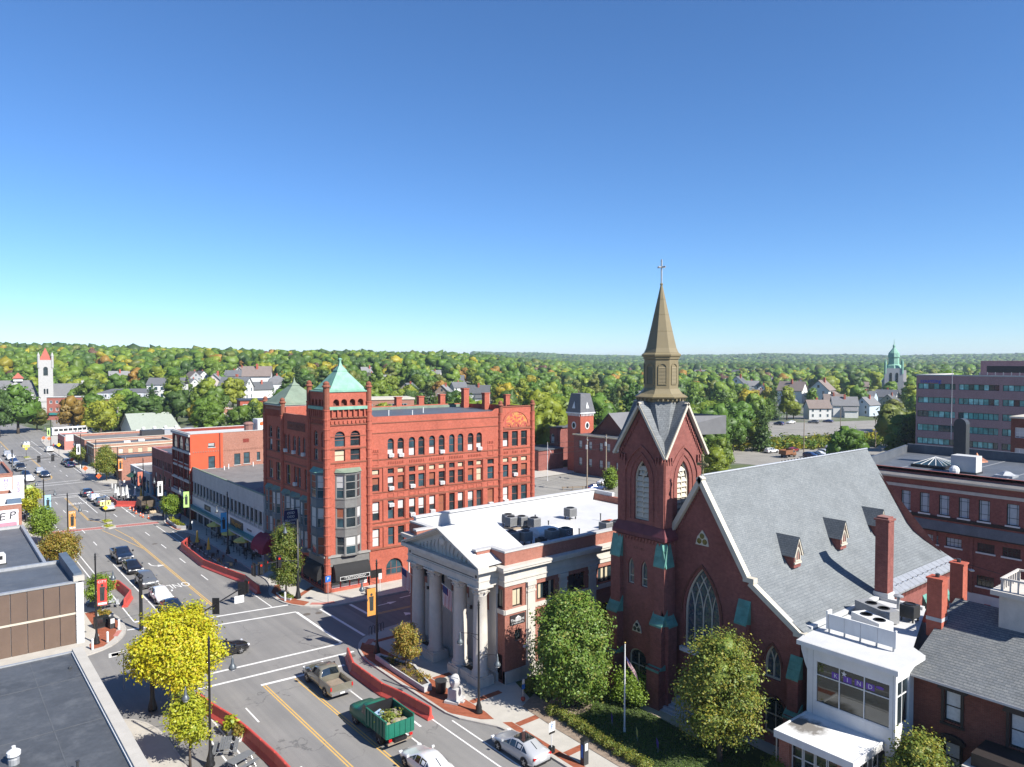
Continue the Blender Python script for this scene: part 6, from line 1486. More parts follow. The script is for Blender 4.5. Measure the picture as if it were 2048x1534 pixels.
def make_firehouse():
 T = thing('brick_firehouse', 'brick station with square clock tower and grey slate mansard cap', 'building', (126.2, 113.5, 0))
 Fr = Fac((0, 0), (0, 1), True)
 ops = [(u, u + 1.1, z, z + 2.0, 'r') for z in (6.2, 2.0) for u in (2.2, 5.2, 7.6, 11.2, 14.6)]
 mb = MB(); wall(mb, Fr, 0, 17.5, 0, 9.4, ops, .2); S = Fac((0, 0), (1, 0)); wall(mb, S, 0, 24, 0, 9.4, [(u, u + 1.1, z, z + 2, 'r') for z in (6.2, 2) for u in (3, 7, 11)], .2); mb.p((24, 0, 0), (24, 17.5, 0), (24, 17.5, 9.4), (24, 0, 9.4)); mb.p((0, 17.5, 0), (24, 17.5, 0), (24, 17.5, 9.4), (0, 17.5, 9.4))
 wall(mb, Fac((3, 27), (0, 1), True), 0, 10, 0, 10.2, [(1 + k * 3, 2.2 + k * 3, 6.2, 8.6, 'a') for k in range(3)], .2); wall(mb, Fac((3, 27), (1, 0)), 0, 12, 0, 10.2, (), .2); mb.p((3, 37, 0), (15, 37, 0), (15, 37, 10.2), (3, 37, 10.2))
 mb.build('wall', BR_CH, T)
 for o in ops: window(T, Fr, o, .15, .08, DKMETAL, GLASSB, (.5,), (), (.2, 1), BLINDW)
 for k in range(3): window(T, Fac((3, 27), (0, 1), True), (1 + k * 3, 2.2 + k * 3, 6.2, 8.6, 'a'), .15, .1, WHITE, GLASSB, (.5,), (), (.1, .7), BLINDW)
 MB().box(-.3, 24, -.3, 17.8, 9.4, 9.65).build('cornice', BLINDT, T); MB().box(2.5, 15.5, 26.6, 37.4, 10.2, 10.5).build('roof', ROOFD, T)
 MB().p((0, 0, 9.7), (24, 0, 9.7), (24, 17.5, 9.7), (0, 17.5, 9.7)).build('roof', ROOFD, T)
 g = MB(); z0, z1 = 9.6, 15.0
 g.p((4, 3, z0), (4, 15, z0), (4, 9, z1)); g.build('gable_wall', BR_DK, T)
 r = MB(); r.p((3.4, 2.3, z0 - .4), (26, 2.3, z0 - .4), (26, 9, z1 + .1), (3.4, 9, z1 + .1)); r.p((3.4, 15.7, z0 - .4), (26, 15.7, z0 - .4), (26, 9, z1 + .1), (3.4, 9, z1 + .1)); r.build('hall_roof', M('grey_asphalt_roof', (.15, .15, .155), .9, .12, .6), T)
 v = MB(); v.p((8, 2, z0), (30, -6, z0), (30, -6, 14.2), (14, 2.5, 14.2)); v.p((30, -6, z0), (30, 10, z0), (30, 10, 14.2), (30, -6, 14.2)); v.build('hall_roof', MATS['grey_asphalt_roof'], T)
 tx, ty, w_ = 1.2, 16.4, 4.6
 mb = MB(); mb.box(tx, tx + w_, ty, ty + w_, 0, 14.6); mb.build('tower_wall', BR_OF, T)
 for F in (Fac((tx, ty), (1, 0)), Fac((tx, ty), (0, 1), True)):
  o = (1.5, 3.1, 9.6 + .9, 12.6, 'a', .8); fb = MB(); pts = [(2.3 + .75 * math.cos(k * PI / 8), 11.6 + .95 * math.sin(k * PI / 8)) for k in range(16)]; F.ext(fb, pts, .001, .1); fr = fb.build('oval_window', WHITE, T); gb = MB(); F.ext(gb, [(2.3 + (u - 2.3) * .65, 11.6 + (z - 11.6) * .7) for u, z in pts], .101, .12); gb.build('pane', GLASS, fr)
  cb = MB()
  for k in range(9): F.box(cb, .2 + k * .5, .4 + k * .5, 14.0, 14.6, .001, .2)
  cb.build('corbel_course', WHITE, T); F.box(MB(), -.3, w_ + .3, 14.6, 14.9, -.1, .35).build('tower_cornice', WHITE, T)
 m_ = MB(); lo = [(tx - .25, ty - .25), (tx + w_ + .25, ty - .25), (tx + w_ + .25, ty + w_ + .25), (tx - .25, ty + w_ + .25)]; hi = [(tx + .6, ty + .6), (tx + w_ - .6, ty + .6), (tx + w_ - .6, ty + w_ - .6), (tx + .6, ty + w_ - .6)]
 for k in range(4): l = (k + 1) % 4; m_.p((*lo[k], 14.9), (*lo[l], 14.9), (*hi[l], 19.6), (*hi[k], 19.6))
 m_.p(*[(*q, 19.6) for q in hi]); m_.build('mansard_cap', M('dark_slate', (.12, .122, .13), .8, .15, 1.5), T)
 for F, in ((Fac((tx, ty), (1, 0)),), (Fac((tx, ty), (0, 1), True),)):
  d = MB(); d.ext([F(1.75, 15.9, .12), F(2.85, 15.9, .12), F(2.3, 17.6, -.15)], F.n * .08); d.build('triangle_vent', WHITE, T)
 l2 = MB(); l2.box(-6, 2.5, 24, 36, 0, 5.2); l2.build('annex_wall', BR_CH, T); MB().box(-6.3, 2.5, 23.7, 36.3, 5.2, 5.5).build('annex_roof', ROOFD, T)
make_firehouse()
def ico(sub=1):
 t = (1 + 5 ** .5) / 2
 v = [(-1, t, 0), (1, t, 0), (-1, -t, 0), (1, -t, 0), (0, -1, t), (0, 1, t), (0, -1, -t), (0, 1, -t), (t, 0, -1), (t, 0, 1), (-t, 0, -1), (-t, 0, 1)]
 f = [(0, 11, 5), (0, 5, 1), (0, 1, 7), (0, 7, 10), (0, 10, 11), (1, 5, 9), (5, 11, 4), (11, 10, 2), (10, 7, 6), (7, 1, 8), (3, 9, 4), (3, 4, 2), (3, 2, 6), (3, 6, 8), (3, 8, 9), (4, 9, 5), (2, 4, 11), (6, 2, 10), (8, 6, 7), (9, 8, 1)]
 v = [Vector(q).normalized() for q in v]
 for _ in range(sub):
  c = {}; g = []
  def mid(a, b):
   k = (min(a, b), max(a, b))
   if k not in c: c[k] = len(v); v.append(((v[a] + v[b]) / 2).normalized())
   return c[k]
  for a, b, d in f: x, y, z = mid(a, b), mid(b, d), mid(d, a); g += [(a, x, z), (b, y, x), (d, z, y), (x, y, z)]
  f = g
 return np.array([tuple(q) for q in v]), np.array(f)
ICO0, ICO1 = ico(0), ico(1)
def blobs(rg, lobes, I=None, rough=.16, k=1.0):
 V0, F0 = I or ICO1; V, F = [], []
 for l in lobes:
  F.append(F0 + len(V) * len(V0)); V.append(np.array(l[:3]) + V0 * np.array(l[3:6]) * k * (1 + rg.normal(size=(len(V0), 1)) * rough))
 return np.concatenate(V), np.concatenate(F)
def quads_mesh(name, V, mat, cols=None, bl=None, bcols=None):
 n = len(V); me = bpy.data.meshes.new(name); vv = V.reshape(-1, 3); li = np.arange(n * 4); ls = np.arange(0, n * 4, 4); nb = 0
 if bl is not None: nb = len(bl[1]); li = np.concatenate([li, bl[1].ravel() + n * 4]); ls = np.concatenate([ls, n * 4 + np.arange(0, nb * 3, 3)]); vv = np.concatenate([vv, bl[0]])
 me.vertices.add(len(vv)); me.vertices.foreach_set('co', np.ascontiguousarray(vv, dtype=np.float32).ravel())
 me.loops.add(len(li)); me.loops.foreach_set('vertex_index', li.astype(np.int32))
 me.polygons.add(len(ls)); me.polygons.foreach_set('loop_start', ls.astype(np.int32))
 me.polygons.foreach_set('use_smooth', np.concatenate([np.zeros(n, bool), np.ones(nb, bool)]))
 if cols is not None:
  a = me.color_attributes.new('Col', 'FLOAT_COLOR', 'POINT'); c = np.repeat(cols, 4, axis=0)
  if nb: c = np.concatenate([c, bcols])
  a.data.foreach_set('color', np.ascontiguousarray(np.c_[c, np.ones(len(c))], dtype=np.float32).ravel())
 me.materials.append(mat); me.update(); me.validate()
 return me
def leaf_quads(rg, C, size, up=.5, out=None, ow=.7):
 n = len(C)
 N = rg.normal(size=(n, 3)); N /= np.linalg.norm(N, axis=1, keepdims=True)
 N[:, 2] = np.abs(N[:, 2]) * .6 + up
 if out is not None: N += out * ow
 N /= np.linalg.norm(N, axis=1, keepdims=True)
 A = np.cross(N, rg.normal(size=(n, 3))); A /= np.linalg.norm(A, axis=1, keepdims=True) + 1e-9
 B = np.cross(N, A); s = (size * rg.uniform(.6, 1.35, n))[:, None]
 return np.stack([C - A * s, C - B * s * .62, C + A * s, C + B * s * .62], axis=1)
def cloud(rg, lobes, nclump, per, spread, size, up=.5, fill=.45, ow=.9):
 L = np.array([l[:6] for l in lobes], float); W = np.array([l[3] * l[4] + l[4] * l[5] + l[3] * l[5] for l in lobes]); W = W / W.sum()
 k = rg.choice(len(lobes), nclump, p=W)
 D = rg.normal(size=(nclump, 3)); D /= np.linalg.norm(D, axis=1, keepdims=True)
 r = rg.uniform(0, 1, nclump) ** fill
 C = L[k, :3] + D * L[k, 3:6] * r[:, None]
 out = np.repeat(D, per, axis=0)
 P = np.repeat(C, per, axis=0) + rg.normal(size=(nclump * per, 3)) * spread * np.array([1, 1, .75])
 return leaf_quads(rg, P, size, up, out, ow)
def limbs(mb, h0, lobes, r, base=(0, 0, 0), lean=(0, 0)):
 mb.tube([(0, 0, -.1), (lean[0] * .3, lean[1] * .3, h0 * .5), (lean[0], lean[1], h0)], r * 1.25, 8, r * .75)
 for l in lobes:
  c = Vector(l[:3]); st = Vector((lean[0], lean[1], h0 * uni(.75, 1))); mid = st.lerp(c, .5) + Vector((uni(-.2, .2), uni(-.2, .2), .2))
  mb.tube([st, mid, c], r * .5, 5, r * .16)
  for _ in range(2):
   e = c + Vector((uni(-.6, .6) * l[3], uni(-.6, .6) * l[4], uni(-.2, .7) * l[5])); mb.tube([mid, mid.lerp(e, .6) + Vector((0, 0, .15)), e], r * .22, 4, r * .06)
def near_tree(name, label, loc, h0, lobes, mat, ncl, per, spread, size, r, seed, cat='tree', up=.5, fill=.45, group=None):
 rg = np.random.default_rng(seed); random.seed(seed)
 T = thing(name, label, cat, loc, 0, group)
 tb = MB(); limbs(tb, h0, lobes, r); tb.build('trunk', BARK, T, True)
 link('crown', quads_mesh('crown', cloud(rg, lobes, int(ncl * 1.25), int(per * 1.6), spread, size * .72, up, fill), mat, None, blobs(rg, lobes, None, .2, .5)), T)
 return T
def lob(n, R, z0, z1, rr, seed, cone=0.0, base=(0, 0)):
 rg = np.random.default_rng(seed); out = []
 for i in range(n):
  t = (i + .5) / n; z = z0 + (z1 - z0) * t; w = math.sin(PI * (.12 + .82 * t)) ** .7 * (1 - cone * t)
  a = i * 2.4 + rg.uniform(-.4, .4); q = R * w * rg.uniform(.45, .72)
  out.append((base[0] + q * math.cos(a), base[1] + q * math.sin(a), z, rr * rg.uniform(.8, 1.2), rr * rg.uniform(.8, 1.2), rr * rg.uniform(.65, .95)))
 return out
YEL = Mleaf('yellow_leaf', [(.56, .50, .02), (.62, .58, .03), (.44, .50, .025), (.64, .44, .03)], .45)
YEL2 = Mleaf('yellow_green_leaf', [(.38, .42, .03), (.50, .50, .04), (.28, .36, .03), (.54, .46, .04)], .45)
GRNL = Mleaf('maple_leaf', [(.11, .20, .03), (.15, .25, .04), (.20, .29, .05), (.09, .16, .025), (.27, .26, .06)], .4)
GRNL2 = Mleaf('small_green_leaf', [(.14, .21, .04), (.20, .26, .05), (.26, .29, .05), (.10, .16, .03), (.32, .28, .05), (.34, .30, .045)], .42)
GRNL3 = Mleaf('bright_green_leaf', [(.17, .27, .03), (.25, .34, .04), (.12, .20, .03)], .42)
GRND = Mleaf('deep_green_leaf', [(.09, .15, .025), (.14, .19, .03), (.18, .21, .035), (.21, .18, .04)], .38)
RUST = Mleaf('rusty_leaf', [(.28, .24, .045), (.36, .24, .04), (.22, .25, .04), (.40, .20, .05), (.18, .21, .035)], .42)
L = [(0, 0, 5.6, 2.6, 2.6, 2.3), (-1.9, .4, 4.6, 1.6, 1.6, 1.4), (1.9, -.3, 4.4, 1.7, 1.7, 1.4), (.3, 1.6, 5.2, 1.8, 1.8, 1.6), (-.3, -1.6, 4.3, 1.9, 1.8, 1.5), (1.2, .6, 7.2, 1.3, 1.3, 1.1), (-1.0, -.2, 7.4, 1.4, 1.4, 1.1), (2.4, .9, 5.9, 1.2, 1.2, 1.0), (-2.3, -.9, 5.9, 1.1, 1.1, .9), (.4, -2.2, 3.3, 1.2, 1.2, .9)]
near_tree('yellow_tree', 'large bright yellow street tree beside the near dark roof', (15.3, 61.0, .13), 2.8, L, YEL, 700, 26, .34, .16, .2, 1)
near_tree('yellow_sapling', 'small yellow-green street tree in front of the large yellow one', (13.9, 52.2, .13), 1.9, lob(7, 1.2, 2.0, 4.6, .85, 2), YEL2, 170, 20, .25, .13, .08, 2)
near_tree('maple_tree', 'dense round green maple in front of the bank flank', (40.3, 41.9, .13), 2.0, lob(18, 3.1, 1.4, 8.4, 1.75, 3, .35) + [(0, 0, 4, 2.2, 2.2, 2.6)], GRNL, 900, 26, .33, .155, .2, 3)
near_tree('ash_tree', 'tall loose green tree hiding the church front', (42.6, 29.6, .13), 2.6, lob(16, 2.9, 2.0, 8.3, 1.45, 4, .15) + [(0, .2, 5, 1.6, 1.6, 2.4), (.2, -2.0, 6.6, 1.1, 1.1, .9)], GRNL2, 640, 26, .36, .125, .17, 4)
near_tree('corner_tree', 'yellow-green tree at the lower right by the glazed entrance', (45.6, 17.6, .13), 2.2, lob(10, 2.1, 1.8, 4.9, 1.2, 5) , GRNL2, 360, 26, .3, .12, .14, 5)
near_tree('leafy_bush', 'round green bush by the flagpole and church tower', (44.4, 39.3, .13), .5, lob(7, 1.4, .6, 2.0, .85, 6), GRNL3, 260, 18, .22, .12, .06, 6, 'bush')
near_tree('pear_tree', 'narrow green street tree beside the signal pole at the brick block', (32.9, 82.6, .13), 2.0, lob(16, 1.75, 1.9, 8.0, 1.05, 7, .55), GRND, 560, 22, .24, .125, .12, 7)
near_tree('planter_tree', 'small rust-tinged tree in the stone planter before the bank', (33.5, 56.4, .3), 1.1, lob(9, 1.25, 1.3, 3.7, .72, 8, .2), RUST, 300, 18, .2, .11, .07, 8)
near_tree('young_tree', 'small bright green tree behind the red banner lamp post', (15.0, 90.3, .13), 1.4, lob(8, 1.1, 1.5, 3.9, .85, 9), GRNL3, 240, 20, .22, .13, .07, 9)
near_tree('spreading_tree', 'low wide tree with reddish tips beside the grey roof', (14.3, 114.5, .13), 1.2, lob(12, 2.7, 1.5, 3.9, 1.3, 10), RUST, 330, 22, .33, .16, .12, 10)
near_tree('lime_tree', 'round bright green tree next to the blue banner lamp post', (13.9, 129.5, .13), 2.0, lob(10, 1.6, 2.0, 5.3, 1.15, 11), GRNL3, 260, 22, .3, .16, .1, 11)
near_tree('kerb_tree', 'small lime green tree with white trunk guard in the flower bed', (33.7, 135.6, .13), 1.4, lob(8, 1.4, 1.5, 3.8, .9, 12), GRNL3, 220, 20, .25, .16, .07, 12)
near_tree('pavement_tree', 'larger of two loose green trees on the far right pavement', (33.2, 190.0, .13), 1.8, lob(10, 2.3, 2.0, 6.0, 1.25, 13), GRNL2, 240, 20, .35, .2, .1, 13)
near_tree('pavement_tree', 'slimmer of two loose green trees on the far right pavement', (34.0, 194.5, .13), 1.8, lob(8, 1.4, 2.4, 7.0, 1.1, 14), GRNL2, 180, 20, .35, .2, .1, 14)
near_tree('pavement_tree', 'dark green tree in front of the tan brick block', (32.3, 222, .13), 1.6, lob(8, 1.3, 1.6, 4.6, 1.0, 15), GRND, 160, 18, .35, .22, .1, 15)
near_tree('pavement_tree', 'pale olive tree between the graffiti wall and the street', (14.4, 150.5, .13), 1.8, lob(8, 1.5, 2.0, 5.6, 1.1, 16), YEL2, 190, 20, .3, .18, .1, 16)
near_tree('conical_shrub', 'bright green conical shrub by the blue car in the rear lot', (115.5, 108.5, 0), .5, lob(9, 1.7, .7, 4.4, 1.0, 17, .6), GRNL3, 200, 18, .3, .2, .08, 17, 'shrub')
GRASS = M('lawn_soil', (.05, .075, .02), .95, .3, 1.5, .3, 20)
sheet('lawn', [(38.0, 43.5), (37.6, 30), (37.8, 20), (45.8, 20), (46.2, 30.0), (44.2, 33), (44.2, 38), (46.0, 41.5), (44.5, 47.8), (39.5, 48.2)], .15, GRASS)
MULCH = M('gravel_mulch', (.26, .20, .15), .95, .35, 3, .5, 15)
sheet('gravel_bed', [(37.1, 44.4), (36.8, 40), (36.7, 34), (36.8, 20), (38.4, 20), (38.3, 34), (38.6, 40), (39.3, 45.5)], .16, MULCH)
sheet('garden_path', [(44.3, 38.0), (45.6, 38.6), (46.6, 31.5), (43.8, 32.0), (44.0, 33.6)], .165, M('tan_path', (.42, .36, .26), .9, .1, 1))
sheet('mulch_circle', [(40.3 + 1.9 * math.cos(a * PI / 8), 42.2 + 1.7 * math.sin(a * PI / 8)) for a in range(16)], .17, MULCH)
def blades(rg, n, x0, x1, y0, y1, hh, wd):
 C = np.c_[rg.uniform(x0, x1, n), rg.uniform(y0, y1, n), np.full(n, .15)]
 a = rg.uniform(0, 2 * PI, n); d = np.c_[np.cos(a), np.sin(a), np.zeros(n)] * wd; h = rg.uniform(.5, 1.3, n)[:, None] * hh
 t = np.c_[rg.normal(size=(n, 2)) * .03, np.zeros(n)] + np.c_[np.zeros((n, 2)), h]
 return np.stack([C - d, C + d, C + t + d * .3, C + t - d * .3], axis=1)
rg = np.random.default_rng(99)
GB = Mleaf('grass_blade', [(.07, .13, .02), (.11, .17, .03), (.15, .19, .04)], .3)
V = np.concatenate([blades(rg, 16000, 38.4, 44.2, 20.5, 43.2, .07, .035), blades(rg, 3500, 40, 45.5, 42, 47.6, .07, .035)])
stuff(link('grass', quads_mesh('grass', V, GB)), 'short green grass of the lawn before the church', 'grass')
for i, (x, y) in enumerate(((38.1, 41.9), (38.2, 40.7), (38.15, 39.6), (38.05, 38.6), (38.0, 37.6), (37.9, 36.6), (37.85, 35.6), (37.8, 34.5), (37.8, 33.4), (37.8, 32.3))):
 near_tree('box_bush', 'low clipped yellow-green bush in the hedge row along the lawn', (x, y, .15), .2, [(0, 0, .4, .5, .55, .38)], GRNL2, 60, 14, .1, .07, .02, 200 + i, 'bush', .5, .4, 'hedge bushes along the lawn')
for i, (x, y, s, lb) in enumerate(((39.6, 45.6, .9, 'dark bush beside the bank corner and maple'), (46.0, 43.3, .8, 'small shrub between the bank and church tower'), (43.0, 25.3, 1.3, 'dark shrub under the tall tree by the canopy'), (41.6, 24.0, 1.1, 'low shrub at the lower edge beside the canopy pier'))):
 near_tree('shrub', lb, (x, y, .15), .3, lob(5, .8 * s, .4, 1.2 * s, .6 * s, 60 + i), GRND, 110, 16, .2, .1, .03, 70 + i, 'shrub')
WALLC = {'w': (.62, .62, .60), 'g': (.36, .37, .37), 'd': (.12, .13, .15), 'p': (.50, .44, .40), 't': (.48, .42, .33), 'b': (.30, .22, .17), 'm': (.60, .61, .62), 'l': (.40, .48, .56), 'r': (.36, .10, .08)}
ROOFC = [(.13, .135, .145), (.17, .17, .175), (.10, .105, .11), (.20, .16, .14), (.22, .22, .22)]
HOUSE_LBL = {'w': 'white clapboard house', 'g': 'grey house', 'd': 'dark house', 'p': 'pale pinkish house', 't': 'tan house', 'b': 'brown house', 'm': 'large white house with grey mansard roof', 'l': 'pale blue house', 'r': 'red house'}
HW, HR = Mobj('clapboard', .7, 0, .12, 2), Mobj('house_roof', .9, 0, .2, 1)
def proto_house(kind):
 T = thing('house', 'house', 'house')
 if kind == 'm':
  MB().box(-5, 5, -4.5, 4.5, 0, 6).build('wall', HW, T)
  r = MB(); A = [(-5.3, -4.8), (5.3, -4.8), (5.3, 4.8), (-5.3, 4.8)]; B = [(-4.4, -3.9), (4.4, -3.9), (4.4, 3.9), (-4.4, 3.9)]
  for k in range(4): l = (k + 1) % 4; r.p((*A[k], 6), (*A[l], 6), (*B[l], 8.6), (*B[k], 8.6)); r.p((*B[k], 8.6), (*B[l], 8.6), (0, 0, 11))
  r.build('roof', HR, T); hw, hl = 5, 4.5; lv = (1.2, 3.9, 6.4)
 else:
  hw, hl = 3.6, 5.2
  b = MB(); b.box(-hw, hw, -hl, hl, 0, 5.6)
  for s in (-1, 1): b.p((-hw, s * hl, 5.6), (hw, s * hl, 5.6), (0, s * hl, 8.9))
  if kind == 'ell': b.box(hw, hw + 3, -1, 4.4, 0, 3.4)
  b.build('wall', HW, T)
  r = MB()
  for s in (-1, 1): r.ext([(s * (hw + .45), -hl - .4, 5.15), (0, -hl - .4, 9.05), (0, -hl - .4, 9.25), (s * (hw + .5), -hl - .4, 5.3)], (0, 2 * hl + .8, 0))
  if kind == 'ell': r.p((hw, -1.3, 4.9), (hw, 4.7, 4.9), (hw + 3.4, 4.7, 3.2), (hw + 3.4, -1.3, 3.2))
  r.build('roof', HR, T); lv = (1.2, 3.7)
 wm = {}
 for z in lv:
  for F, n, ln in ((Fac((-hw, -hl), (1, 0)), 2 if kind != 'm' else 4, 2 * hw), (Fac((-hw, -hl), (0, 1), True), 3, 2 * hl)):
   for k in range(n):
    u = ln * (k + .5) / n; b = MB(); F.box(b, u - .55, u + .55, z, z + 1.55, .002, .06); w_ = b.build('window', WHITE, T); g = MB(); F.box(g, u - .4, u + .4, z + .12, z + 1.42, .06, .075); g.build('pane', GLASSB, w_)
 if kind != 'm': F = Fac((-hw, -hl), (1, 0)); b = MB(); F.box(b, hw - .4, hw + .4, 6.3, 7.4, .002, .06); b.build('window', GLASSB, T)
 c = MB().box(.6, 1.3, -.4, .4, 7, 10.2 if kind != 'm' else 11.6); c.build('chimney', BR_OF, T)
 return T
HOUSES = [(104,544,8.7,'w'),(142,495,5.2,'w'),(117,425,6,'w'),(117,384,9.7,'p'),(121,365,9.4,'w'),(147,432,6.3,'g'),(156,474,7.0,'d'),(156,432,10.7,'w'),(135,369,7.1,'w'),(151,389,10.3,'m'),(143,357,7.0,'w'),(187,347,6.3,'w'),(230,431,6.5,'w'),(198,358,6.5,'t'),(207,344,6.4,'t'),(222,401,7,'g'),(299,592,8.0,'g'),(306,470,6,'w'),(288,420,6,'w'),(205,307,7.6,'b'),(224,303,7.8,'w'),(244,350,6,'w'),(811,539,14,'g'),(510,340,12,'w'),(595,410,8.5,'w'),(425,267,7,'w'),(447,257,11,'w'),(451,239,12,'w'),(465,229,7.5,'w'),(630,312,9.6,'g'),(621,294,7.6,'b'),(332,178,7.2,'w'),(354,176,7.9,'w'),(439,205,7.6,'l'),(372,173,7.5,'l'),(851,628,11.2,'w'),(794,553,8.9,'r'),(316,232,6.7,'w'),(675,410,8.1,'w'),(538,318,7.2,'g'),(661,372,7.7,'w'),(672,355,6.8,'w'),(640,330,7.2,'r'),(265,111,6,'w'),(691,494,9.0,'t'),(657,424,7.1,'w'),(774,427,7.9,'w'),(378,220,6.5,'w'),(506,248,7.3,'w'),
  (250,470,8,'w'),(270,390,7,'w'),(176,520,7,'w'),(130,470,7,'g'),(480,300,8,'w'),(410,330,8,'w'),(560,360,8,'w'),(395,250,7,'g'),(350,300,7,'w'),(300,340,7,'t'),(520,275,8,'w'),(585,330,8,'t'),(700,340,8,'w'),(610,260,8,'w'),(330,270,7,'w'),(470,390,8,'w'),(400,205,7,'w'),(425,185,7,'t'),(455,200,8,'w')]
def make_houses():
 protos = {k: proto_house(k) for k in ('m', 'gable', 'ell')}
 random.seed(3); used = set(); seen = {}
 for x, y, wd, k in HOUSES:
  pk = 'm' if k == 'm' else random.choice(('gable', 'gable', 'ell'))
  if pk not in used: T = protos[pk]; used.add(pk)
  else: T = copy_tree(protos[pk])
  s = max(.8, min(1.7, wd / (7.2 if k != 'm' else 10))); ri = random.randrange(5)
  T.location = (x, y, terr(x, y) - .15); T.scale = (s, s, s)
  az = math.atan2(x, y); T.rotation_euler = (0, 0, random.choice((-az + uni(-.5, .5), -az + PI / 2 + uni(-.5, .5), -az - PI / 2 + uni(-.4, .4))))
  tint(T, ('wall',), mul(WALLC[k], uni(.9, 1.08))); tint(T, ('roof',), ROOFC[ri])
  where = 'on the wooded hillside' if math.degrees(az) < 44 else ('beyond the far car park' if math.hypot(x, y) < 480 else 'far across the flat town')
  if k == 'm': where = 'behind the brick block towers'
  T['label'] = HOUSE_LBL[k] + (' with a side ell' if pk == 'ell' else '') + ' ' + where; T['category'] = 'house'; T['group'] = 'houses ' + where
  T.name = 'house'
 for k in protos:
  if k not in used: 
   for c in list(protos[k].children_recursive): bpy.data.objects.remove(c)
   bpy.data.objects.remove(protos[k])
make_houses()
def make_landmarks():
 LG = M('pale_granite', (.42, .41, .40), .85, .12, 1.5, .2)
 RT = M('red_tile', (.36, .10, .07), .8, .15, 2); SL = MATS['dark_slate']
 T = thing('stone_tower_church', 'grey stone church with square tower and red pyramid roof at far left', 'church', (50.9, 447, 0), math.radians(-6))
 tb = MB().box(-3.2, 3.2, -3.2, 3.2, 0, 28); tb.box(-3.5, 3.5, -3.5, 3.5, 6.5, 8); tb.build('tower', LG, T)
 for x in (-3, 3):
  for y in (-3, 3): MB().lathe([(.6, 24), (.6, 30), (.75, 30.1), (.05, 32)], (x, y, 0), 8).build('pinnacle', LG, T)
 r = MB()
 for k in range(4): c = [(-2.7, -2.7), (2.7, -2.7), (2.7, 2.7), (-2.7, 2.7)]; r.p((*c[k], 28), (*c[(k+1) % 4], 28), (0, 0, 34.5))
 r.build('tower_roof', RT, T)
 for F in (Fac((-3.2, -3.2), (1, 0)), Fac((-3.2, -3.2), (0, 1), True)):
  for o in ((2.2, 4.2, 20, 24.5, 'a'), (2.2, 3.0, 10.5, 13.2, 'a'), (3.4, 4.2, 10.5, 13.2, 'a')): b = MB(); F.ext(b, outline(o), .002, .05); b.build('window', GLASS, T)
 n = MB(); n.box(-22, -4, 0, 12, 0, 9); n.p((-22, 0, 9), (-4, 0, 9), (-13, 0, 17)); n.box(3.3, 22, 2, 12, 0, 9); n.p((-17, -4, 0), (-7, -4, 0), (-7, -4, 9), (-12, -4, 14), (-17, -4, 9)); n.box(-17, -7, -3.9, 0, 0, 9); n.build('nave_wall', LG, T)
 r = MB(); r.p((-24, -.5, 9), (-3, -.5, 9), (-6, 6, 17.5), (-20, 6, 17.5)); r.p((-24, 12.5, 9), (-3, 12.5, 9), (-6, 6, 17.5), (-20, 6, 17.5)); r.p((-24, -.5, 9), (-24, 12.5, 9), (-20, 6, 17.5)); r.p((3, 1.5, 9), (24, 1.5, 9), (22, 7, 15.5), (3, 7, 15.5)); r.p((24, 1.5, 9), (24, 12.5, 9), (22, 7, 15.5))
 for s in (-1, 1): r.p((-12, -4.4, 14.3), (-12 + s * 5.5, -4.4, 8.8), (-12 + s * 5.5, 3, 8.8), (-12, 6, 14.3))
 r.build('nave_roof', MATS['grey_asphalt_roof'], T); MB().box(-14, -10, 4, 8, 17, 18.5).build('cupola', WHITE, T); q = MB()
 for k in range(4): c = [(-14.6, 3.4), (-9.4, 3.4), (-9.4, 8.6), (-14.6, 8.6)]; q.p((*c[k], 18.5), (*c[(k+1) % 4], 18.5), (-12, 6, 21.5))
 q.build('cupola_roof', RT, T); MB().lathe([(2.6, 0), (2.6, 9), (2.9, 9), (.05, 15)], (-26, -1, 0), 12).build('stair_turret', LG, T); MB().tube([(-12, -4.02, 9.2), (-12, -4.1, 9.2)], 1.6, 16).build('rose_window', GLASS, T); MB().box(16, 17.4, 3, 4.4, 9, 17).build('chimney', LG, T)
 d = Vector((31.6, -18.2, 0)).normalized(); ang = math.atan2(d.y, d.x)
 T = thing('brick_inn', 'long brick inn with grey mansard storey and white two-level porch', 'building', (45.8, 400.5, 0), ang)
 S = Fac((0, 0), (1, 0)); L1, L2 = 21, 46
 o1 = [(1.2 + k * 2.6, 2.4 + k * 2.6, z, z + 1.5, 'r') for z in (7.6, 4.2) for k in range(7)]; o2 = [(L1 + 1.2 + k * 3.0, L1 + 2.3 + k * 3.0, 6.8, 8.8, 'r') for k in range(8)]
 mb = MB(); wall(mb, S, 0, L1, 0, 10.6, o1, .2); wall(mb, S, L1, L2, 0, 9.6, o2, .2); mb.p((0, 0, 0), (0, 14, 0), (0, 14, 10.6), (0, 0, 10.6)); mb.build('wall', M('salmon_brick', (.34, .12, .09), .85, .12, 2), T)
 for o in o1 + o2: window(T, S, o, .15, .18, WHITE, GLASSB, (.5,), ())
 m_ = MB(); m_.p((L1 - .3, -.3, 9.7), (L2 + .3, -.3, 9.7), (L2 - .6, .9, 12.4), (L1 + .6, .9, 12.4)); m_.p((L1 - .3, -.3, 9.7), (L1 + .6, .9, 12.4), (L1 + .6, 14, 12.4), (L1 - .3, 14, 9.7)); m_.build('mansard', M('grey_slate_mansard', (.34, .36, .39), .8, .1, 1), T)
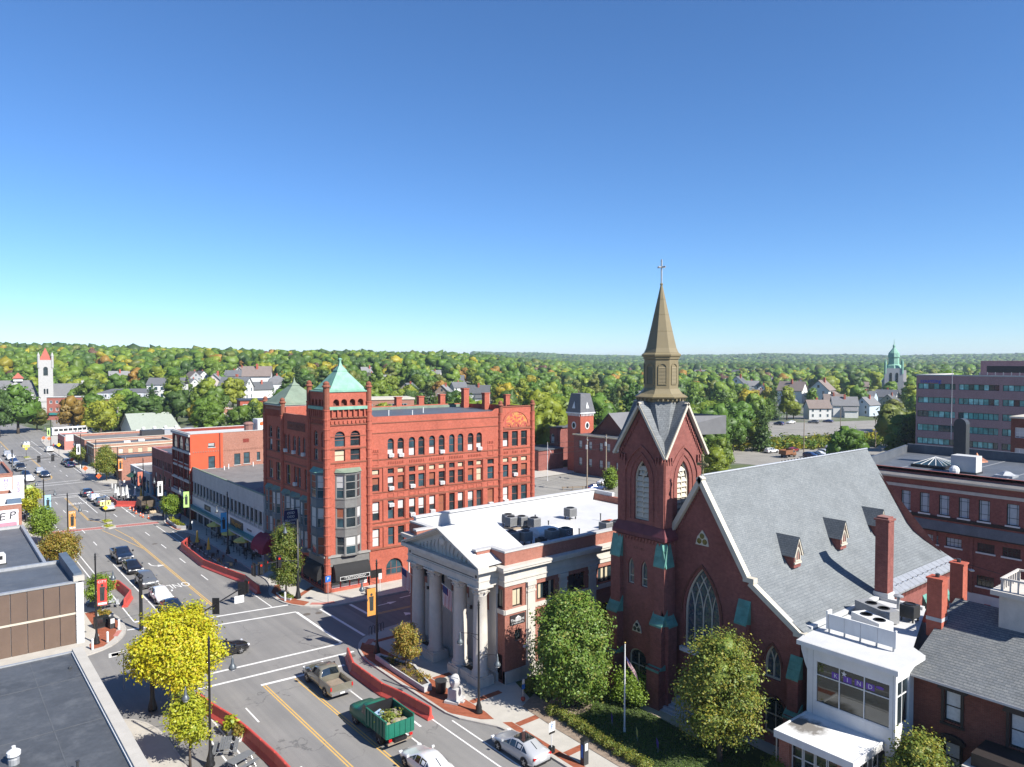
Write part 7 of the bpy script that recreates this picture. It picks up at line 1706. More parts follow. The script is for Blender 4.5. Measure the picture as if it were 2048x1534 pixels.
 h = MB(); h.p((L1 + .4, .6, 12.4), (L2 - .4, .6, 12.4), (L2 - 5, 7, 14.2), (L1 + 5, 7, 14.2)); h.p((L1 + .4, .6, 12.4), (L1 + 5, 7, 14.2), (L1 + .4, 14, 12.4)); h.p((L2 - .4, .6, 12.4), (L2 - 5, 7, 14.2), (L2 - .4, 14, 12.4)); h.build('roof', SL, T)
 for k in range(8): b = MB(); u = L1 + 1.7 + k * 3.0; b.box(u - .6, u + .6, -.25, .6, 10.3, 12.1); q = b.build('dormer', WHITE, T); MB().box(u - .35, u + .35, -.27, -.251, 10.6, 11.7).build('pane', GLASS, q)
 MB().box(-.3, L1 + .3, -.3, .0, 10.6, 11.0).build('cornice', WHITE, T); MB().p((0, 0, 10.7), (L1, 0, 10.7), (L1, 14, 10.7), (0, 14, 10.7)).build('flat_roof', ROOFG, T); MB().box(L1 - .2, L2 + .3, -.35, 0, 9.6, 10.0).build('cornice', WHITE, T)
 for k in range(7): MB().box(L1 + 2.4 + k * 3.3, L1 + 2.8 + k * 3.3, -3.2, -2.8, 0, 5.8).build('porch_post', WHITE, T)
 MB().box(L1 + 2, L2 - 1, -3.4, 0, 5.8, 6.2).build('porch_roof', SL, T); MB().box(L1 + 2, L2 - 1, -3.3, 0, 2.8, 3.3).build('porch_deck', WHITE, T); MB().box(1, 6, -.6, 0, 2.4, 3.4).build('awning', TEALST, T); MB().box(15, 20, -.6, 0, 2.4, 3.4).build('awning', TEALST, T)
 T = thing('apartment_row', 'white three-storey apartment row with grey gabled roofs beside the inn', 'building', (88, 398, terr(88, 398)), ang); b = MB().box(0, 17, 0, 10, 0, 11); b.p((11, -.01, 11), (17, -.01, 11), (14, -.01, 13.6)); b.build('wall', WHITE, T)
 r = MB(); r.p((-.4, -.4, 11), (17.4, -.4, 11), (17.4, 5, 14.5), (-.4, 5, 14.5)); r.p((-.4, 10.4, 11), (17.4, 10.4, 11), (17.4, 5, 14.5), (-.4, 5, 14.5))
 for s in (-1, 1): r.p((14, -.5, 14), (14 + s * 3.5, -.5, 10.9), (14 + s * 3.5, 5, 10.9), (14, 5, 14))
 r.build('roof', SL, T)
 for z in (1.5, 5, 8.4):
  for k in range(6): b = MB(); b.box(1 + k * 2.8, 2.2 + k * 2.8, -.04, -.002, z, z + 1.6); b.build('window', GLASSB, T)
 T = thing('green_roof_shop', 'low shop with a long sloping grey-green roof', 'building', (59.5, 291.5, 0), math.radians(4)); b = MB().box(0, 16, 0, 14, 0, 2.8); b.p((0, 0, 2.8), (0, 14, 2.8), (0, 7, 8.0)); b.p((16, 0, 2.8), (16, 14, 2.8), (16, 7, 8)); b.build('wall', M('pale_blue_siding', (.38, .45, .50), .8, .08, 2), T)
 r = MB(); r.p((-.5, -.7, 2.6), (16.5, -.7, 2.6), (15.2, 7, 8.2), (-.5, 7, 8.2)); r.p((-.5, 14.7, 2.6), (16.5, 14.7, 2.6), (15.2, 7, 8.2), (-.5, 7, 8.2)); r.build('roof', M('grey_green_roof', (.27, .30, .26), .9, .08, 1), T); MB().box(1, 16.4, -1.0, -.6, 2.0, 2.7).build('fascia', WHITE, T)
 for k in range(4): MB().lathe([(.6, 2.4), (.6, 3.3), (.3, 3.6)], (3.5 + k * 3.8, -.9, 0), 8).build('gable_end', WHITE, T)
 T = thing('red_brick_flats', 'three-storey red brick flats with white windows beyond the orange block', 'building', (96, 285, 0), ang + .3); S = Fac((0, 0), (1, 0)); o = [(1 + k * 2.9, 2.6 + k * 2.9, z, z + 1.5, 'r') for z in (9.4, 6.2, 3) for k in range(4)]; mb = MB(); wall(mb, S, 0, 13, 0, 12.2, o, .15); mb.p((0, 0, 0), (0, 12, 0), (0, 12, 12.2), (0, 0, 12.2)); mb.build('wall', BR_OF, T); MB().box(-.3, 13.3, -.3, 12, 12.2, 12.6).build('roof', DKMETAL, T)
 for q in o: window(T, S, q, .1, .2, WHITE, GLASSB, (.5,), (.5,))
 T = thing('pale_brick_store', 'low pale brick store just beyond the brick block roof', 'building', (118, 238, 0), ang + .2); mb = MB(); S = Fac((0, 0), (1, 0)); o = [(2 + k * 4.2, 4.6 + k * 4.2, 10.3, 12.2, 'r') for k in range(5)]; wall(mb, S, 0, 24, 0, 13.6, o, .2); mb.p((0, 0, 0), (0, 14, 0), (0, 14, 13.6), (0, 0, 13.6)); mb.build('wall', BR_PK, T); MB().box(-.3, 24.3, -.3, 14, 13.6, 14.2).build('roof', TRIM, T)
 for q in o: window(T, S, q, .15, .15, WHITE, GLASS, (), (.5,))
 flat('strip_mall', 'low brick strip of shops with dark openings on the left hillside foot', 86, 104, 312, 322, 7.6, BR_PK, ROOFW, (), [(1 + k * 4.2, 4.4 + k * 4.2, z, z + 1.6, 'r') for z in (1, 4.4) for k in range(4)], .3, TRIM, WHITE, GLASS)
 flat('blue_fascia_store', 'long low store with navy fascia and grey roof', 104.5, 124, 304, 316, 5.4, BR_PK, ROOFG, (), [(1 + k * 4.2, 4.4 + k * 4.2, 1, 3, 'r') for k in range(4)], .2, BLU, WHITE, GLASS)
 T = thing('far_cathedral', 'distant grey church with green domed copper spire', 'church', (552, 238, 0), math.radians(25)); MB().box(-6, 6, -6, 6, 0, 22).build('tower', LG, T)
 MB().lathe([(6.0, 22), (5.2, 24), (3.6, 25), (3.4, 29.5), (4.0, 30), (3.6, 33), (1.4, 36), (.8, 37), (.9, 38.5), (.2, 39.5), (.1, 43)], n=8).build('copper_dome', COPPER, T)
 for x in (-5.4, 5.4):
  for y in (-5.4, 5.4): MB().lathe([(.9, 18), (.9, 26), (.05, 29)], (x, y, 0), 6).build('pinnacle', COPPER, T)
 for F in (Fac((-6, -6), (1, 0)), Fac((-6, -6), (0, 1), True)):
  for u in (3.2, 7.2): b = MB(); F.ext(b, outline((u, u + 1.7, 12, 19, 'p')), .01, .08); b.build('window', GLASS, T)
 b = MB().box(6, 36, -5, 7, 0, 12); b.p((6, -5, 12), (6, 7, 12), (6, 1, 20)); b.p((36, -5, 12), (36, 7, 12), (36, 1, 20)); b.box(28, 36, -9, -5, 0, 12); b.p((28, -9, 12), (36, -9, 12), (32, -9, 20)); b.build('nave_wall', LG, T); r = MB(); r.p((6, -5.6, 11.6), (37, -5.6, 11.6), (37, 1, 20.3), (6, 1, 20.3)); r.p((6, 7.6, 11.6), (37, 7.6, 11.6), (37, 1, 20.3), (6, 1, 20.3))
 for s in (-1, 1): r.p((32, -9.5, 20.3), (32 + s * 4.4, -9.5, 11.6), (32 + s * 4.4, 1, 11.6), (32, 1, 20.3))
 r.build('nave_roof', M('pale_slate', (.30, .29, .29), .8, .1, 1), T)
make_landmarks()
MIDLEAF = Mleaf('town_leaf', [(.78, .8, .78), (1.0, 1.0, 1.0), (1.18, 1.14, 1.05)], .3, True)
def Mattr(name, tr=.25):
 m = Mleaf(name, [(.8, .82, .8), (1.0, 1.0, 1.0), (1.15, 1.12, 1.05)], tr, True)
 N = m.node_tree.nodes; L_ = m.node_tree.links
 at = N.new('ShaderNodeAttribute'); at.attribute_name = 'Col'
 oi = [n for n in N if n.bl_idname == 'ShaderNodeObjectInfo'][0]
 for l in list(L_):
  if l.from_node == oi: s = l.to_socket; L_.remove(l); L_.new(at.outputs['Color'], s)
 return m
WOODLEAF = Mattr('wood_leaf')
PAL = [((.12, .215, .035), .30, 'mid green'), ((.17, .26, .035), .27, 'light green'), ((.25, .30, .035), .15, 'yellow-green'), ((.08, .145, .037), .16, 'dark green'), ((.42, .36, .035), .035, 'golden yellow'), ((.38, .22, .05), .018, 'rusty orange'), ((.15, .085, .06), .012, 'maroon'), ((.18, .21, .05), .05, 'olive')]
def variant(seed, kind):
 rg = np.random.default_rng(seed); random.seed(seed)
 if kind == 'con': lobes = [(0, 0, 2 + k * 1.55, 2.9 * (1 - k / 8.6), 2.9 * (1 - k / 8.6), .9) for k in range(8)]; h0 = 11
 elif kind == 'tall': lobes = lob(12, 3.4, 4.0, 13.0, 2.2, seed, .25); h0 = 5
 else: lobes = lob(13, 4.6, 3.8, 10.5, 2.5, seed, .1); h0 = 4
 tb = MB(); limbs(tb, h0, lobes[:6], .28)
 return tb.mesh('trunk', BARK, True), quads_mesh('crown', cloud(rg, lobes, 110, 15, .62, .34, .35, .3, 1.6), MIDLEAF, None, blobs(rg, lobes, None, .24, .76 if kind != 'con' else .6))
def clear_of(x, y, d, az):
 if x < 52 and y < 430 and az < 9.5: return False
 if 30 < x < 152 and y < 152: return False
 if 33 < x < 70 and y < 290: return False
 if 150 < x < 345 and 86 < y < 200 and not (y > 178 - (x - 225) * .28 or y < 92 or (124 < y < 150 and x < 225)): return False
 if x > 135 and y < 82: return False
 if 56 < x < 80 and 286 < y < 310: return False
 if 84 < x < 128 and 300 < y < 326: return False
 if 90 < x < 115 and 278 < y < 300: return False
 if 114 < x < 146 and 228 < y < 254: return False
 if 40 < x < 106 and 370 < y < 418: return False
 if 24 < x < 80 and 436 < y < 466: return False
 if 540 < x < 595 and 222 < y < 270: return False
 return True
HS = np.array([(h[0], h[1], h[2]) for h in HOUSES]); HAZ = np.degrees(np.arctan2(HS[:, 0], HS[:, 1])); HD = np.hypot(HS[:, 0], HS[:, 1])
def scatter():
 rg = np.random.default_rng(21); pts = []
 d = 165.0
 while d < 1150:
  sp = 10.0 + d * .0022; n = int(math.radians(90) * d / sp)
  for i in range(n):
   az = -8 + 90 * (i + rg.uniform(.1, .9)) / n; dd = d + rg.uniform(-.45, .45) * sp
   x, y = dd * math.sin(math.radians(az)), dd * math.cos(math.radians(az))
   dens = .93 if az < 40 else (.5 if dd < 620 else .8)
   if az < 40 and dd < 330: dens = .6
   if rg.uniform() > dens or not clear_of(x, y, dd, az): continue
   if np.min(np.hypot(HS[:, 0] - x, HS[:, 1] - y) - HS[:, 2] * .75) < 4.0: continue
   fr = (HD - dd > 0) & (HD - dd < 60) & (np.abs(HAZ - az) * np.pi / 180 * dd < HS[:, 2] * .7 + 4.5)
   if fr.any() and rg.uniform() < .92: continue
   pts.append((x, y, dd, az))
  d += sp * .95
 return pts, rg
def make_trees():
 pts, rg = scatter()
 V = [variant(300 + k, kd) for k, kd in enumerate(('rnd', 'rnd', 'tall', 'rnd', 'tall', 'rnd', 'con', 'rnd', 'tall', 'con'))]
 wts = np.array([p[1] for p in PAL]); wts /= wts.sum()
 own = [(28.7, 333, 1.55, 0, 0), (22, 322, 1.2, 2, 3), (45.5, 326, 1.1, 5, 5), (50, 330, .8, 3, 4), (66, 424, 1.4, 1, 1), (66, 303, 1.25, 3, 3), (77, 301, 1.2, 0, 3), (53, 314, .6, 1, 0), (58, 318, .5, 3, 1), (97, 330, 1.2, 5, 2), (109, 333, 1.25, 1, 2), (131, 148, 1.5, 1, 2), (137, 156, 1.6, 0, 2), (146, 160, 1.5, 3, 1), (124, 158, 1.5, 1, 2), (118, 166, 1.3, 2, 1), (152, 148, 1.4, 1, 0), (160, 140, 1.5, 6, 3), (164, 146, 1.6, 6, 3), (168, 132, 1.3, 0, 5), (10, 345, 1.3, 0, 1), (2, 335, 1.2, 1, 0), (36, 345, .9, 3, 7),
  (146, 112, .8, 1, 4), (152, 106, .75, 0, 1), (141, 100, .7, 3, 2), (163, 116, .9, 0, 0), (178, 126, 1.2, 5, 0), (186, 138, 1.3, 1, 1), (176, 140, 1.1, 0, 3), (196, 146, 1.1, 2, 0), (232, 100, 1.2, 1, 7), (243, 98, 1.1, 3, 7), (280, 104, 1.9, 1, 3), (292, 104, 2.0, 0, 3), (300, 110, 1.9, 3, 0), (274, 100, 1.5, 1, 3), (310, 104, 1.7, 5, 1), (262, 92, 1.2, 3, 7), (330, 122, 1.5, 1, 0)]
 near = sorted(pts, key=lambda p: p[2])
 n_ind = 300 - len(own)
 inview = [p for p in near if 1.5 < p[3] < 76.5]
 ind = inview[:n_ind]; rest_set = set(ind); rest = [p for p in near if p not in rest_set]
 def single(x, y, s, vi, pi):
  c, _, nm = PAL[pi]
  trunk, crown = V[vi]
  z = terr(x, y); az = math.degrees(math.atan2(x, y))
  wh = 'on the wooded hillside' if az < 44 else 'around the car parks and flat town'
  T = thing('conifer_tree' if vi in (6, 9) else 'town_tree', nm + (' conifer ' if vi in (6, 9) else ' leafy tree ') + wh, 'tree', (x, y, z - .1), rg.uniform(0, 6.28), 'trees ' + wh)
  k = rg.uniform(.9, 1.1); T.scale = (s * k, s / k, s * rg.uniform(.92, 1.08))
  link('trunk', trunk, T); o = link('crown', crown, T); f = rg.uniform(.85, 1.15); o.color = (c[0] * f * rg.uniform(.9, 1.1), c[1] * f, c[2] * f, 1)
 for x, y, s, vi, pi in own: single(x, y, s, vi, pi)
 for x, y, d, az in ind:
  vi = int(rg.choice(10, p=[.15, .15, .12, .15, .12, .12, .03, .1, .03, .03])); pi = int(rg.choice(8, p=wts))
  single(x, y, rg.uniform(.75, 1.25), vi, 3 if vi in (6, 9) else pi)
 def mass(name, items, label, cat):
  Q, Cc, BV, BF, BC = [], [], [], [], []; nv = 0
  for (x, y, z), s, sz, (qd, (bv, bf)), c in items:
   a = rg.uniform(0, 6.28); ca, sa = math.cos(a), math.sin(a); R = np.array([[ca, -sa, 0], [sa, ca, 0], [0, 0, 1]]).T * np.array([s, s, sz]); o = np.array([x, y, z])
   if len(qd): Q.append(qd @ R + o); Cc.append(np.repeat(c[None], len(qd), axis=0))
   BV.append(bv @ R + o); BF.append(bf + nv); nv += len(bv); BC.append(np.repeat(c[None], len(bv), axis=0))
  stuff(link(name, quads_mesh(name, np.concatenate(Q) if Q else np.zeros((0, 4, 3)), WOODLEAF, np.concatenate(Cc) if Q else np.zeros((0, 3)), (np.concatenate(BV), np.concatenate(BF)), np.concatenate(BC))), label, cat)
 kinds = []
 for k in range(12):
  r2 = np.random.default_rng(500 + k); tall = k % 3 == 0; lb = lob(6, 3.0 if tall else 4.2, 3.0, 11.0 if tall else 9.3, 2.6 if tall else 2.9, 40 + k, .3 if tall else .1)
  kinds.append((cloud(r2, lb, 46, 6, .75, .42, .35, .2, 1.5), blobs(r2, lb, None, .24, .88), blobs(r2, lb[::2] + [lb[-1]], None, .24, 1.15), blobs(r2, [(0, 0, 6.5, 4.6, 4.6, 4.4)], ICO0, .2)))
 it = []
 for x, y, d, az in rest:
  k = kinds[rg.integers(12)]; s = rg.uniform(.8, 1.35); c = np.array(PAL[int(rg.choice(8, p=wts))][0]) * rg.uniform(.82, 1.12)
  it.append(((x, y, terr(x, y)), s, s * rg.uniform(.9, 1.15), (k[0], k[1]) if d < 560 else (k[0][::4], k[2]), c))
 mass('hillside_wood', it, 'mass of green and yellow woodland covering the hillside and town edge', 'woodland')
 it = []; d = 1120.0
 while d < 5600:
  sp = 8.5 + d * .005; n = int(math.radians(88) * d / sp)
  for i in range(n):
   az = -6 + 88 * (i + rg.uniform(0, 1)) / n
   if az < 36 and d > 1900: continue
   dd = d + rg.uniform(-.5, .5) * sp; x, y = dd * math.sin(math.radians(az)), dd * math.cos(math.radians(az)); s = sp / 8.6 * rg.uniform(.75, 1.2)
   c = np.array(PAL[[0, 3, 0, 3, 1, 3, 7, 0, 3, 0][rg.integers(10)]][0]) * rg.uniform(.6, 1.0)
   it.append(((x, y, terr(x, y)), s, min(s, 1.7) * rg.uniform(.75, 1.25), (np.zeros((0, 4, 3)), kinds[rg.integers(12)][3]), c))
  d += sp * 1.1
 mass('far_forest', it, 'dark green forest stretching to the far ridge', 'forest')
make_trees()
def scrub():
 rg = np.random.default_rng(77); Q, Cc = [], []
 for _ in range(260):
  x = rg.uniform(196, 262); y = rg.uniform(126, 146) - (x - 196) * .42
  b = cloud(rg, [(0, 0, 1.0, 1.6, 1.6, 1.1)], 10, 6, .4, .35); Q.append(b * rg.uniform(.7, 1.5) + np.array([x, y, 0])); c = np.array(PAL[rg.choice([1, 2, 2, 0, 4])][0]) * rg.uniform(.8, 1.1); Cc.append(np.repeat(c[None], len(b), axis=0))
 stuff(link('roadside_scrub', quads_mesh('roadside_scrub', np.concatenate(Q), WOODLEAF, np.concatenate(Cc))), 'yellow-green scrub growing between the two car parks', 'scrub')
scrub()
def make_haze():
 b = MB().box(-7000, 7000, -400, 7000, -1.5, 75)
 m = bpy.data.materials.new('haze'); m.use_nodes = True; N = m.node_tree.nodes; N.remove(N['Principled BSDF'])
 v = N.new('ShaderNodeVolumePrincipled'); v.inputs['Color'].default_value = (.72, .84, 1.0, 1); v.inputs['Density'].default_value = .00011; v.inputs['Anisotropy'].default_value = .2
 m.node_tree.links.new(v.outputs[0], N['Material Output'].inputs['Volume'])
 stuff(b.build('haze', m), 'thin pale blue haze over the whole view', 'haze')
make_haze()
CGLASS = Mglass('car_glass', (.012, .016, .02), .03, 1.0)
TYRE = M('tyre_rubber', (.018, .018, .018), .85, .1, 6)
RIM = M('alloy_rim', (.45, .45, .46), .3, .1, 6, metal=.8)
HEADL = M('headlamp', (.75, .76, .78), .1, .05, 6, spec=.8)
TAILL = M('tail_lamp', (.45, .012, .012), .2, .05, 6)
PLATE = M('number_plate', (.7, .7, .68), .5, .05, 6)
CHROME = M('chrome', (.6, .6, .61), .15, .05, 6, metal=.9)
def ringpts(st):
 y, zb, zt, top, wb, wt = st
 zt_ = zt
 h = [(0, zb), (wb * .9, zb), (wb, zb + .14), (wb * 1.01, zb + (zt - zb) * .6), (wb * .97, zt), (wt + (wb * .97 - wt) * .06, top - .05), (wt * .82, top), (0, top + .025)]
 return [(x, y, z) for x, z in h] + [(-x, y, z) for x, z in h[-2:0:-1]]
def loft(sts):
 R = [ringpts(s) for s in sts]; mb = MB(); n = len(R[0])
 for r in R: mb.v += r
 for i in range(len(R) - 1):
  for k in range(n):
   l = (k + 1) % n; mb.f.append((i*n + k, (i+1)*n + k, (i+1)*n + l, i*n + l))
 mb.f.append(tuple(range(n))); mb.f.append(tuple((len(R)-1)*n + k for k in range(n))[::-1])
 return mb, R
def pane(T, pts, name='window', ins=.1, off=.014, mat=None, cen=(0, 0, .8)):
 c = sum((Vector(p) for p in pts), Vector()) / len(pts); q = [Vector(p).lerp(c, ins) for p in pts]
 n = (q[1] - q[0]).cross(q[2] - q[0]).normalized()
 if n.dot(c - Vector(cen)) < 0: n = -n
 MB().p(*[p + n * off for p in q]).build(name, mat or CGLASS, T)
def wheel(T, x, y, r, w_=.22):
 s = 1 if x > 0 else -1
 mb = MB(); prof = [(r * .62, 0), (r * .95, .0), (r, w_ * .2), (r, w_ * .8), (r * .95, w_), (r * .62, w_)]
 mb.lathe(prof, (0, 0, 0), 18); mb.v = [(x + s * (vz - w_), y + vx, r + vy) for vx, vy, vz in mb.v]; t = mb.build('wheel', TYRE, T)
 rb = MB(); rb.lathe([(r * .62, w_ - .05), (r * .6, w_ - .02)], (0, 0, 0), 14)
 for k in range(5):
  a = 2 * PI * k / 5; rb.box(-.035, .035, .05, r * .6, w_ - .03, w_ + .004, tf=lambda px, py, pz: (px * math.cos(a) - py * math.sin(a), px * math.sin(a) + py * math.cos(a), pz))
 rb.lathe([(.07, w_ - .02), (.06, w_ + .01)], (0, 0, 0), 8); rb.v = [(x + s * (vz - w_ + .006), y + vx, r + vy) for vx, vy, vz in rb.v]; rb.build('rim', RIM, t)
def arch(T, x, y, r):
 s = 1 if x > 0 else -1
 b = MB(); pts = [(y + (r + .07) * math.cos(a), r + (r + .07) * math.sin(a)) for a in [PI * k / 10 for k in range(11)]]
 b.p(*[(x + s * .012, py, pz) for py, pz in pts]); b.build('wheel_arch', BLACK, T)
SED = [(2.35, .38, .56, .62, .66, .56), (2.2, .25, .68, .76, .82, .66), (1.65, .2, .82, .90, .89, .74), (.95, .2, .90, .99, .90, .76), (.2, .2, .92, 1.36, .90, .60), (-.4, .2, .93, 1.44, .90, .61), (-1.05, .2, .95, 1.38, .90, .58), (-1.75, .2, .97, 1.07, .89, .68), (-2.2, .26, .93, 1.03, .83, .66), (-2.36, .42, .8, .88, .70, .58)]
SUVS = [(2.3, .42, .70, .80, .70, .60), (2.15, .3, .85, .95, .86, .70), (1.6, .26, .98, 1.07, .93, .78), (1.0, .26, 1.03, 1.13, .94, .80), (.35, .26, 1.05, 1.55, .94, .66), (-.4, .26, 1.06, 1.66, .94, .68), (-1.3, .26, 1.08, 1.63, .94, .67), (-1.95, .26, 1.10, 1.48, .93, .66), (-2.25, .32, 1.06, 1.16, .90, .74), (-2.34, .45, .9, .98, .8, .66)]
def proto_car(kind):
 sts = SED if kind == 'sedan' else SUVS
 T = thing('parked_car', 'car', 'car')
 mb, R = loft(sts); mb.build('body', CARPAINT, T, True)
 w_ = lambda i, a, b: [R[i][a], R[i][b], R[i+1][b], R[i+1][a]]
 for i in (3,): pane(T, [R[3][5], R[3][7], R[3][9], R[4][9], R[4][7], R[4][5]], 'windscreen', .06)
 j = 6 if kind == 'sedan' else 7
 pane(T, [R[j][5], R[j][7], R[j][9], R[j+1][9], R[j+1][7], R[j+1][5]], 'rear_window', .08)
 for i in (4, 5) if kind == 'sedan' else (4, 5, 6):
  for a, b in ((4, 5), (10, 9)): pane(T, w_(i, a, b), 'side_window', .12)
 for a, b in ((4, 5), (10, 9)): pane(T, [R[3][a], R[4][a], R[4][b]], 'side_window', .2); pane(T, [R[j][a], R[j+1][a], R[j][b]], 'side_window', .2)
 r = .33 if kind == 'sedan' else .37; yf, yr = (1.42, -1.4) if kind == 'sedan' else (1.4, -1.35)
 for x in (-.905, .905) if kind == 'sedan' else (-.945, .945):
  for y in (yf, yr): arch(T, x, y, r); wheel(T, x + (.03 if x > 0 else -.03), y, r)
 z = .62 if kind == 'sedan' else .78
 for s in (-1, 1):
  MB().box(s*.78 - .16, s*.78 + .1 if s > 0 else s*.78 + .16, 2.1, 2.27, z, z + .12).build('headlamp', HEADL, T) if s > 0 else MB().box(-.88, -.62, 2.1, 2.27, z, z + .12).build('headlamp', HEADL, T)
  MB().box(s*.62 - .18, s*.62 + .18, -2.35, -2.2, z + .14, z + .28).build('tail_lamp', TAILL, T)
  MB().box(s*1.02 - .09, s*1.02 + .09, .75, .85, z + .36, z + .5).build('wing_mirror', CARPAINT, T)
 MB().box(-.45, .45, 2.28, 2.33, .42, .6).build('grille', BLACK, T); MB().box(-.26, .26, -2.385, -2.35, .6, .74).build('number_plate', PLATE, T); MB().box(-.75, .75, -2.36, -2.2, .3, .45).build('bumper', BLACK, T)
 return T
def proto_pickup():
 T = thing('pickup_truck', 'pickup', 'pickup truck')
 lo = [(2.9, .55, .85, .95, .78, .7), (2.75, .42, 1.0, 1.1, .94, .8), (2.1, .4, 1.12, 1.24, .99, .85), (1.35, .4, 1.18, 1.29, 1.0, .86), (.75, .4, 1.2, 1.8, 1.0, .74), (.0, .4, 1.2, 1.9, 1.0, .75), (-.55, .4, 1.2, 1.86, 1.0, .74), (-.75, .4, 1.2, 1.26, 1.0, .9)]
 mb, R = loft(lo); mb.build('body', CARPAINT, T, True)
 pane(T, [R[3][5], R[3][7], R[3][9], R[4][9], R[4][7], R[4][5]], 'windscreen', .06); pane(T, [R[6][5], R[6][7], R[6][9], R[7][9], R[7][7], R[7][5]], 'rear_window', .12)
 for i in (4, 5):
  for a, b in ((4, 5), (10, 9)): pane(T, [R[i][a], R[i][b], R[i+1][b], R[i+1][a]], 'side_window', .12)
 for a, b in ((4, 5), (10, 9)): pane(T, [R[3][a], R[4][a], R[4][b]], 'side_window', .2)
 b = MB(); b.box(-1.0, 1.0, -2.9, -.76, .45, .78)
 for s in (-1, 1): b.box(s*.94 - .06, s*.94 + .06, -2.9, -.76, .78, 1.26)
 b.box(-.88, .88, -2.9, -2.82, .78, 1.24); b.build('cargo_bed', CARPAINT, T)
 MB().box(-.87, .87, -2.8, -.8, .785, .8).build('bed_liner', WOOD, T)
 for x in (-1.0, 1.0):
  for y in (1.85, -1.75): arch(T, x, y, .4); wheel(T, x + (.02 if x > 0 else -.02), y, .4, .26)
 for s in (-1, 1):
  MB().box(s*.78 - .15, s*.78 + .15, 2.72, 2.84, .85, 1.05).build('headlamp', HEADL, T); MB().box(s*.95 - .06, s*.95 + .06, -2.93, -2.86, .85, 1.15).build('tail_lamp', TAILL, T); MB().box(s*1.17 - .13, s*1.17 + .1, 1.0, 1.12, 1.25, 1.5).build('wing_mirror', BLACK, T)
 MB().box(-.6, .6, 2.86, 2.92, .65, 1.0).build('grille', CHROME, T); MB().box(-.95, .95, 2.8, 2.98, .45, .65).build('bumper', CHROME, T); MB().box(-.95, .95, -3.05, -2.9, .45, .65).build('bumper', CHROME, T); MB().box(-.2, .2, -3.06, -3.05, .5, .63).build('number_plate', PLATE, T)
 return T
PROTO = {}
def car(kind, x, y, rz, col, label, name=None, group=None, z=.0, cat=None):
 if kind not in PROTO: PROTO[kind] = T = proto_pickup() if kind == 'pickup' else proto_car(kind)
 else: T = copy_tree(PROTO[kind])
 T.location = (x, y, z); T.rotation_euler = (0, 0, rz)
 for k in ('label', 'category', 'group'):
  if k in T: del T[k]
 tag(T, label, cat or ('pickup truck' if kind == 'pickup' else ('SUV' if kind == 'suv' else 'car')), group)
 T.name = name or {'sedan': 'sedan_car', 'suv': 'suv_car', 'pickup': 'pickup_truck'}[kind]
 tint(T, ('body', 'cargo_bed', 'wing_mirror'), col)
 return T
NAVY, BLK, WHT, SIL, GRY, TAN, RED, BLUE = (.012, .02, .04), (.012, .012, .014), (.72, .72, .71), (.42, .43, .44), (.12, .125, .13), (.16, .15, .115), (.25, .015, .02), (.02, .04, .12)
S_ = PI
car('pickup', 21.5, 113.2, S_, NAVY, 'dark pickup truck at the tail of the queue before the crossing')
car('sedan', 21.45, 106.4, S_, BLK, 'black sedan between the dark pickup and the dark SUV in the queue')
car('suv', 21.4, 98.6, S_, GRY, 'dark grey SUV in the middle of the queue at the lights')
car('sedan', 21.4, 91.6, S_, WHT, 'white sedan second from the stop line in the queue')
car('sedan', 21.3, 86.0, S_, NAVY, 'dark navy car first at the stop line behind the yellow tree')
car('sedan', 21.8, 70.4, -PI / 2 + .1, BLK, 'black car half hidden by the yellow tree, crossing the junction')
car('pickup', 26.6, 58.0, 0, TAN, 'tan-grey pickup truck waiting at the near stop line, seen from behind')
car('sedan', 26.3, 41.6, 0, WHT, 'white sedan cut by the bottom edge, driving up the street')
T = car('sedan', 32.6, 39.2, .02, SIL, 'silver sedan with black glass roof parked at the near right kerb')
MB().p((-.5, .15, 1.452), (.5, .15, 1.452), (.5, -1.0, 1.44), (-.5, -1.0, 1.44), (-.5, -.4, 1.475), (.5, -.4, 1.475)).f if 0 else None
MB().box(-.5, .5, -.95, .12, 1.40, 1.478).build('glass_roof', CGLASS, T)
for k, (x, y, c, kd, lb) in enumerate([(26.3, 171.5, NAVY, 'suv', 'dark blue SUV at the far stop line, first of four'), (26.6, 165.2, WHT, 'sedan', 'white sedan second in the far northbound queue'), (26.7, 159.2, GRY, 'suv', 'grey SUV third in the far northbound queue'), (26.9, 153.0, SIL, 'sedan', 'silver car last in the far northbound queue, by the yellow sign')]):
 car(kd, x, y, 0, c, lb)
for x, y, c, kd, lb in [(22.9, 206, NAVY, 'sedan', 'dark blue sedan at the island nose of the far queue'), (22.7, 213.5, SIL, 'sedan', 'silver-blue car second in the inner lane of the far queue'), (19.2, 201, WHT, 'sedan', 'white car first in the outer lane of the far queue'), (19.3, 209, NAVY, 'sedan', 'dark blue car second in the outer lane of the far queue'), (19.4, 222, BLK, 'pickup', 'black pickup truck in the far queue'), (19.4, 230.5, SIL, 'sedan', 'silver car behind the black pickup in the far queue'), (19.4, 238.5, BLUE, 'sedan', 'blue car fifth in the far queue'), (19.4, 247.5, WHT, 'suv', 'white SUV sixth in the far queue'), (19.4, 257, SIL, 'suv', 'silver SUV last in the far queue')]:
 car(kd, x, y, S_, c, lb)
car('suv', 26.4, 283, 0, WHT, 'lone white SUV driving away on the far street'); car('suv', 30.3, 262, 0, WHT, 'white SUV parked near the yellow warning sign'); car('suv', 30.2, 227.5, 0, GRY, 'grey SUV parked at the far right kerb'); car('sedan', 30.2, 221, 0, BLUE, 'blue sedan parked at the far right kerb')
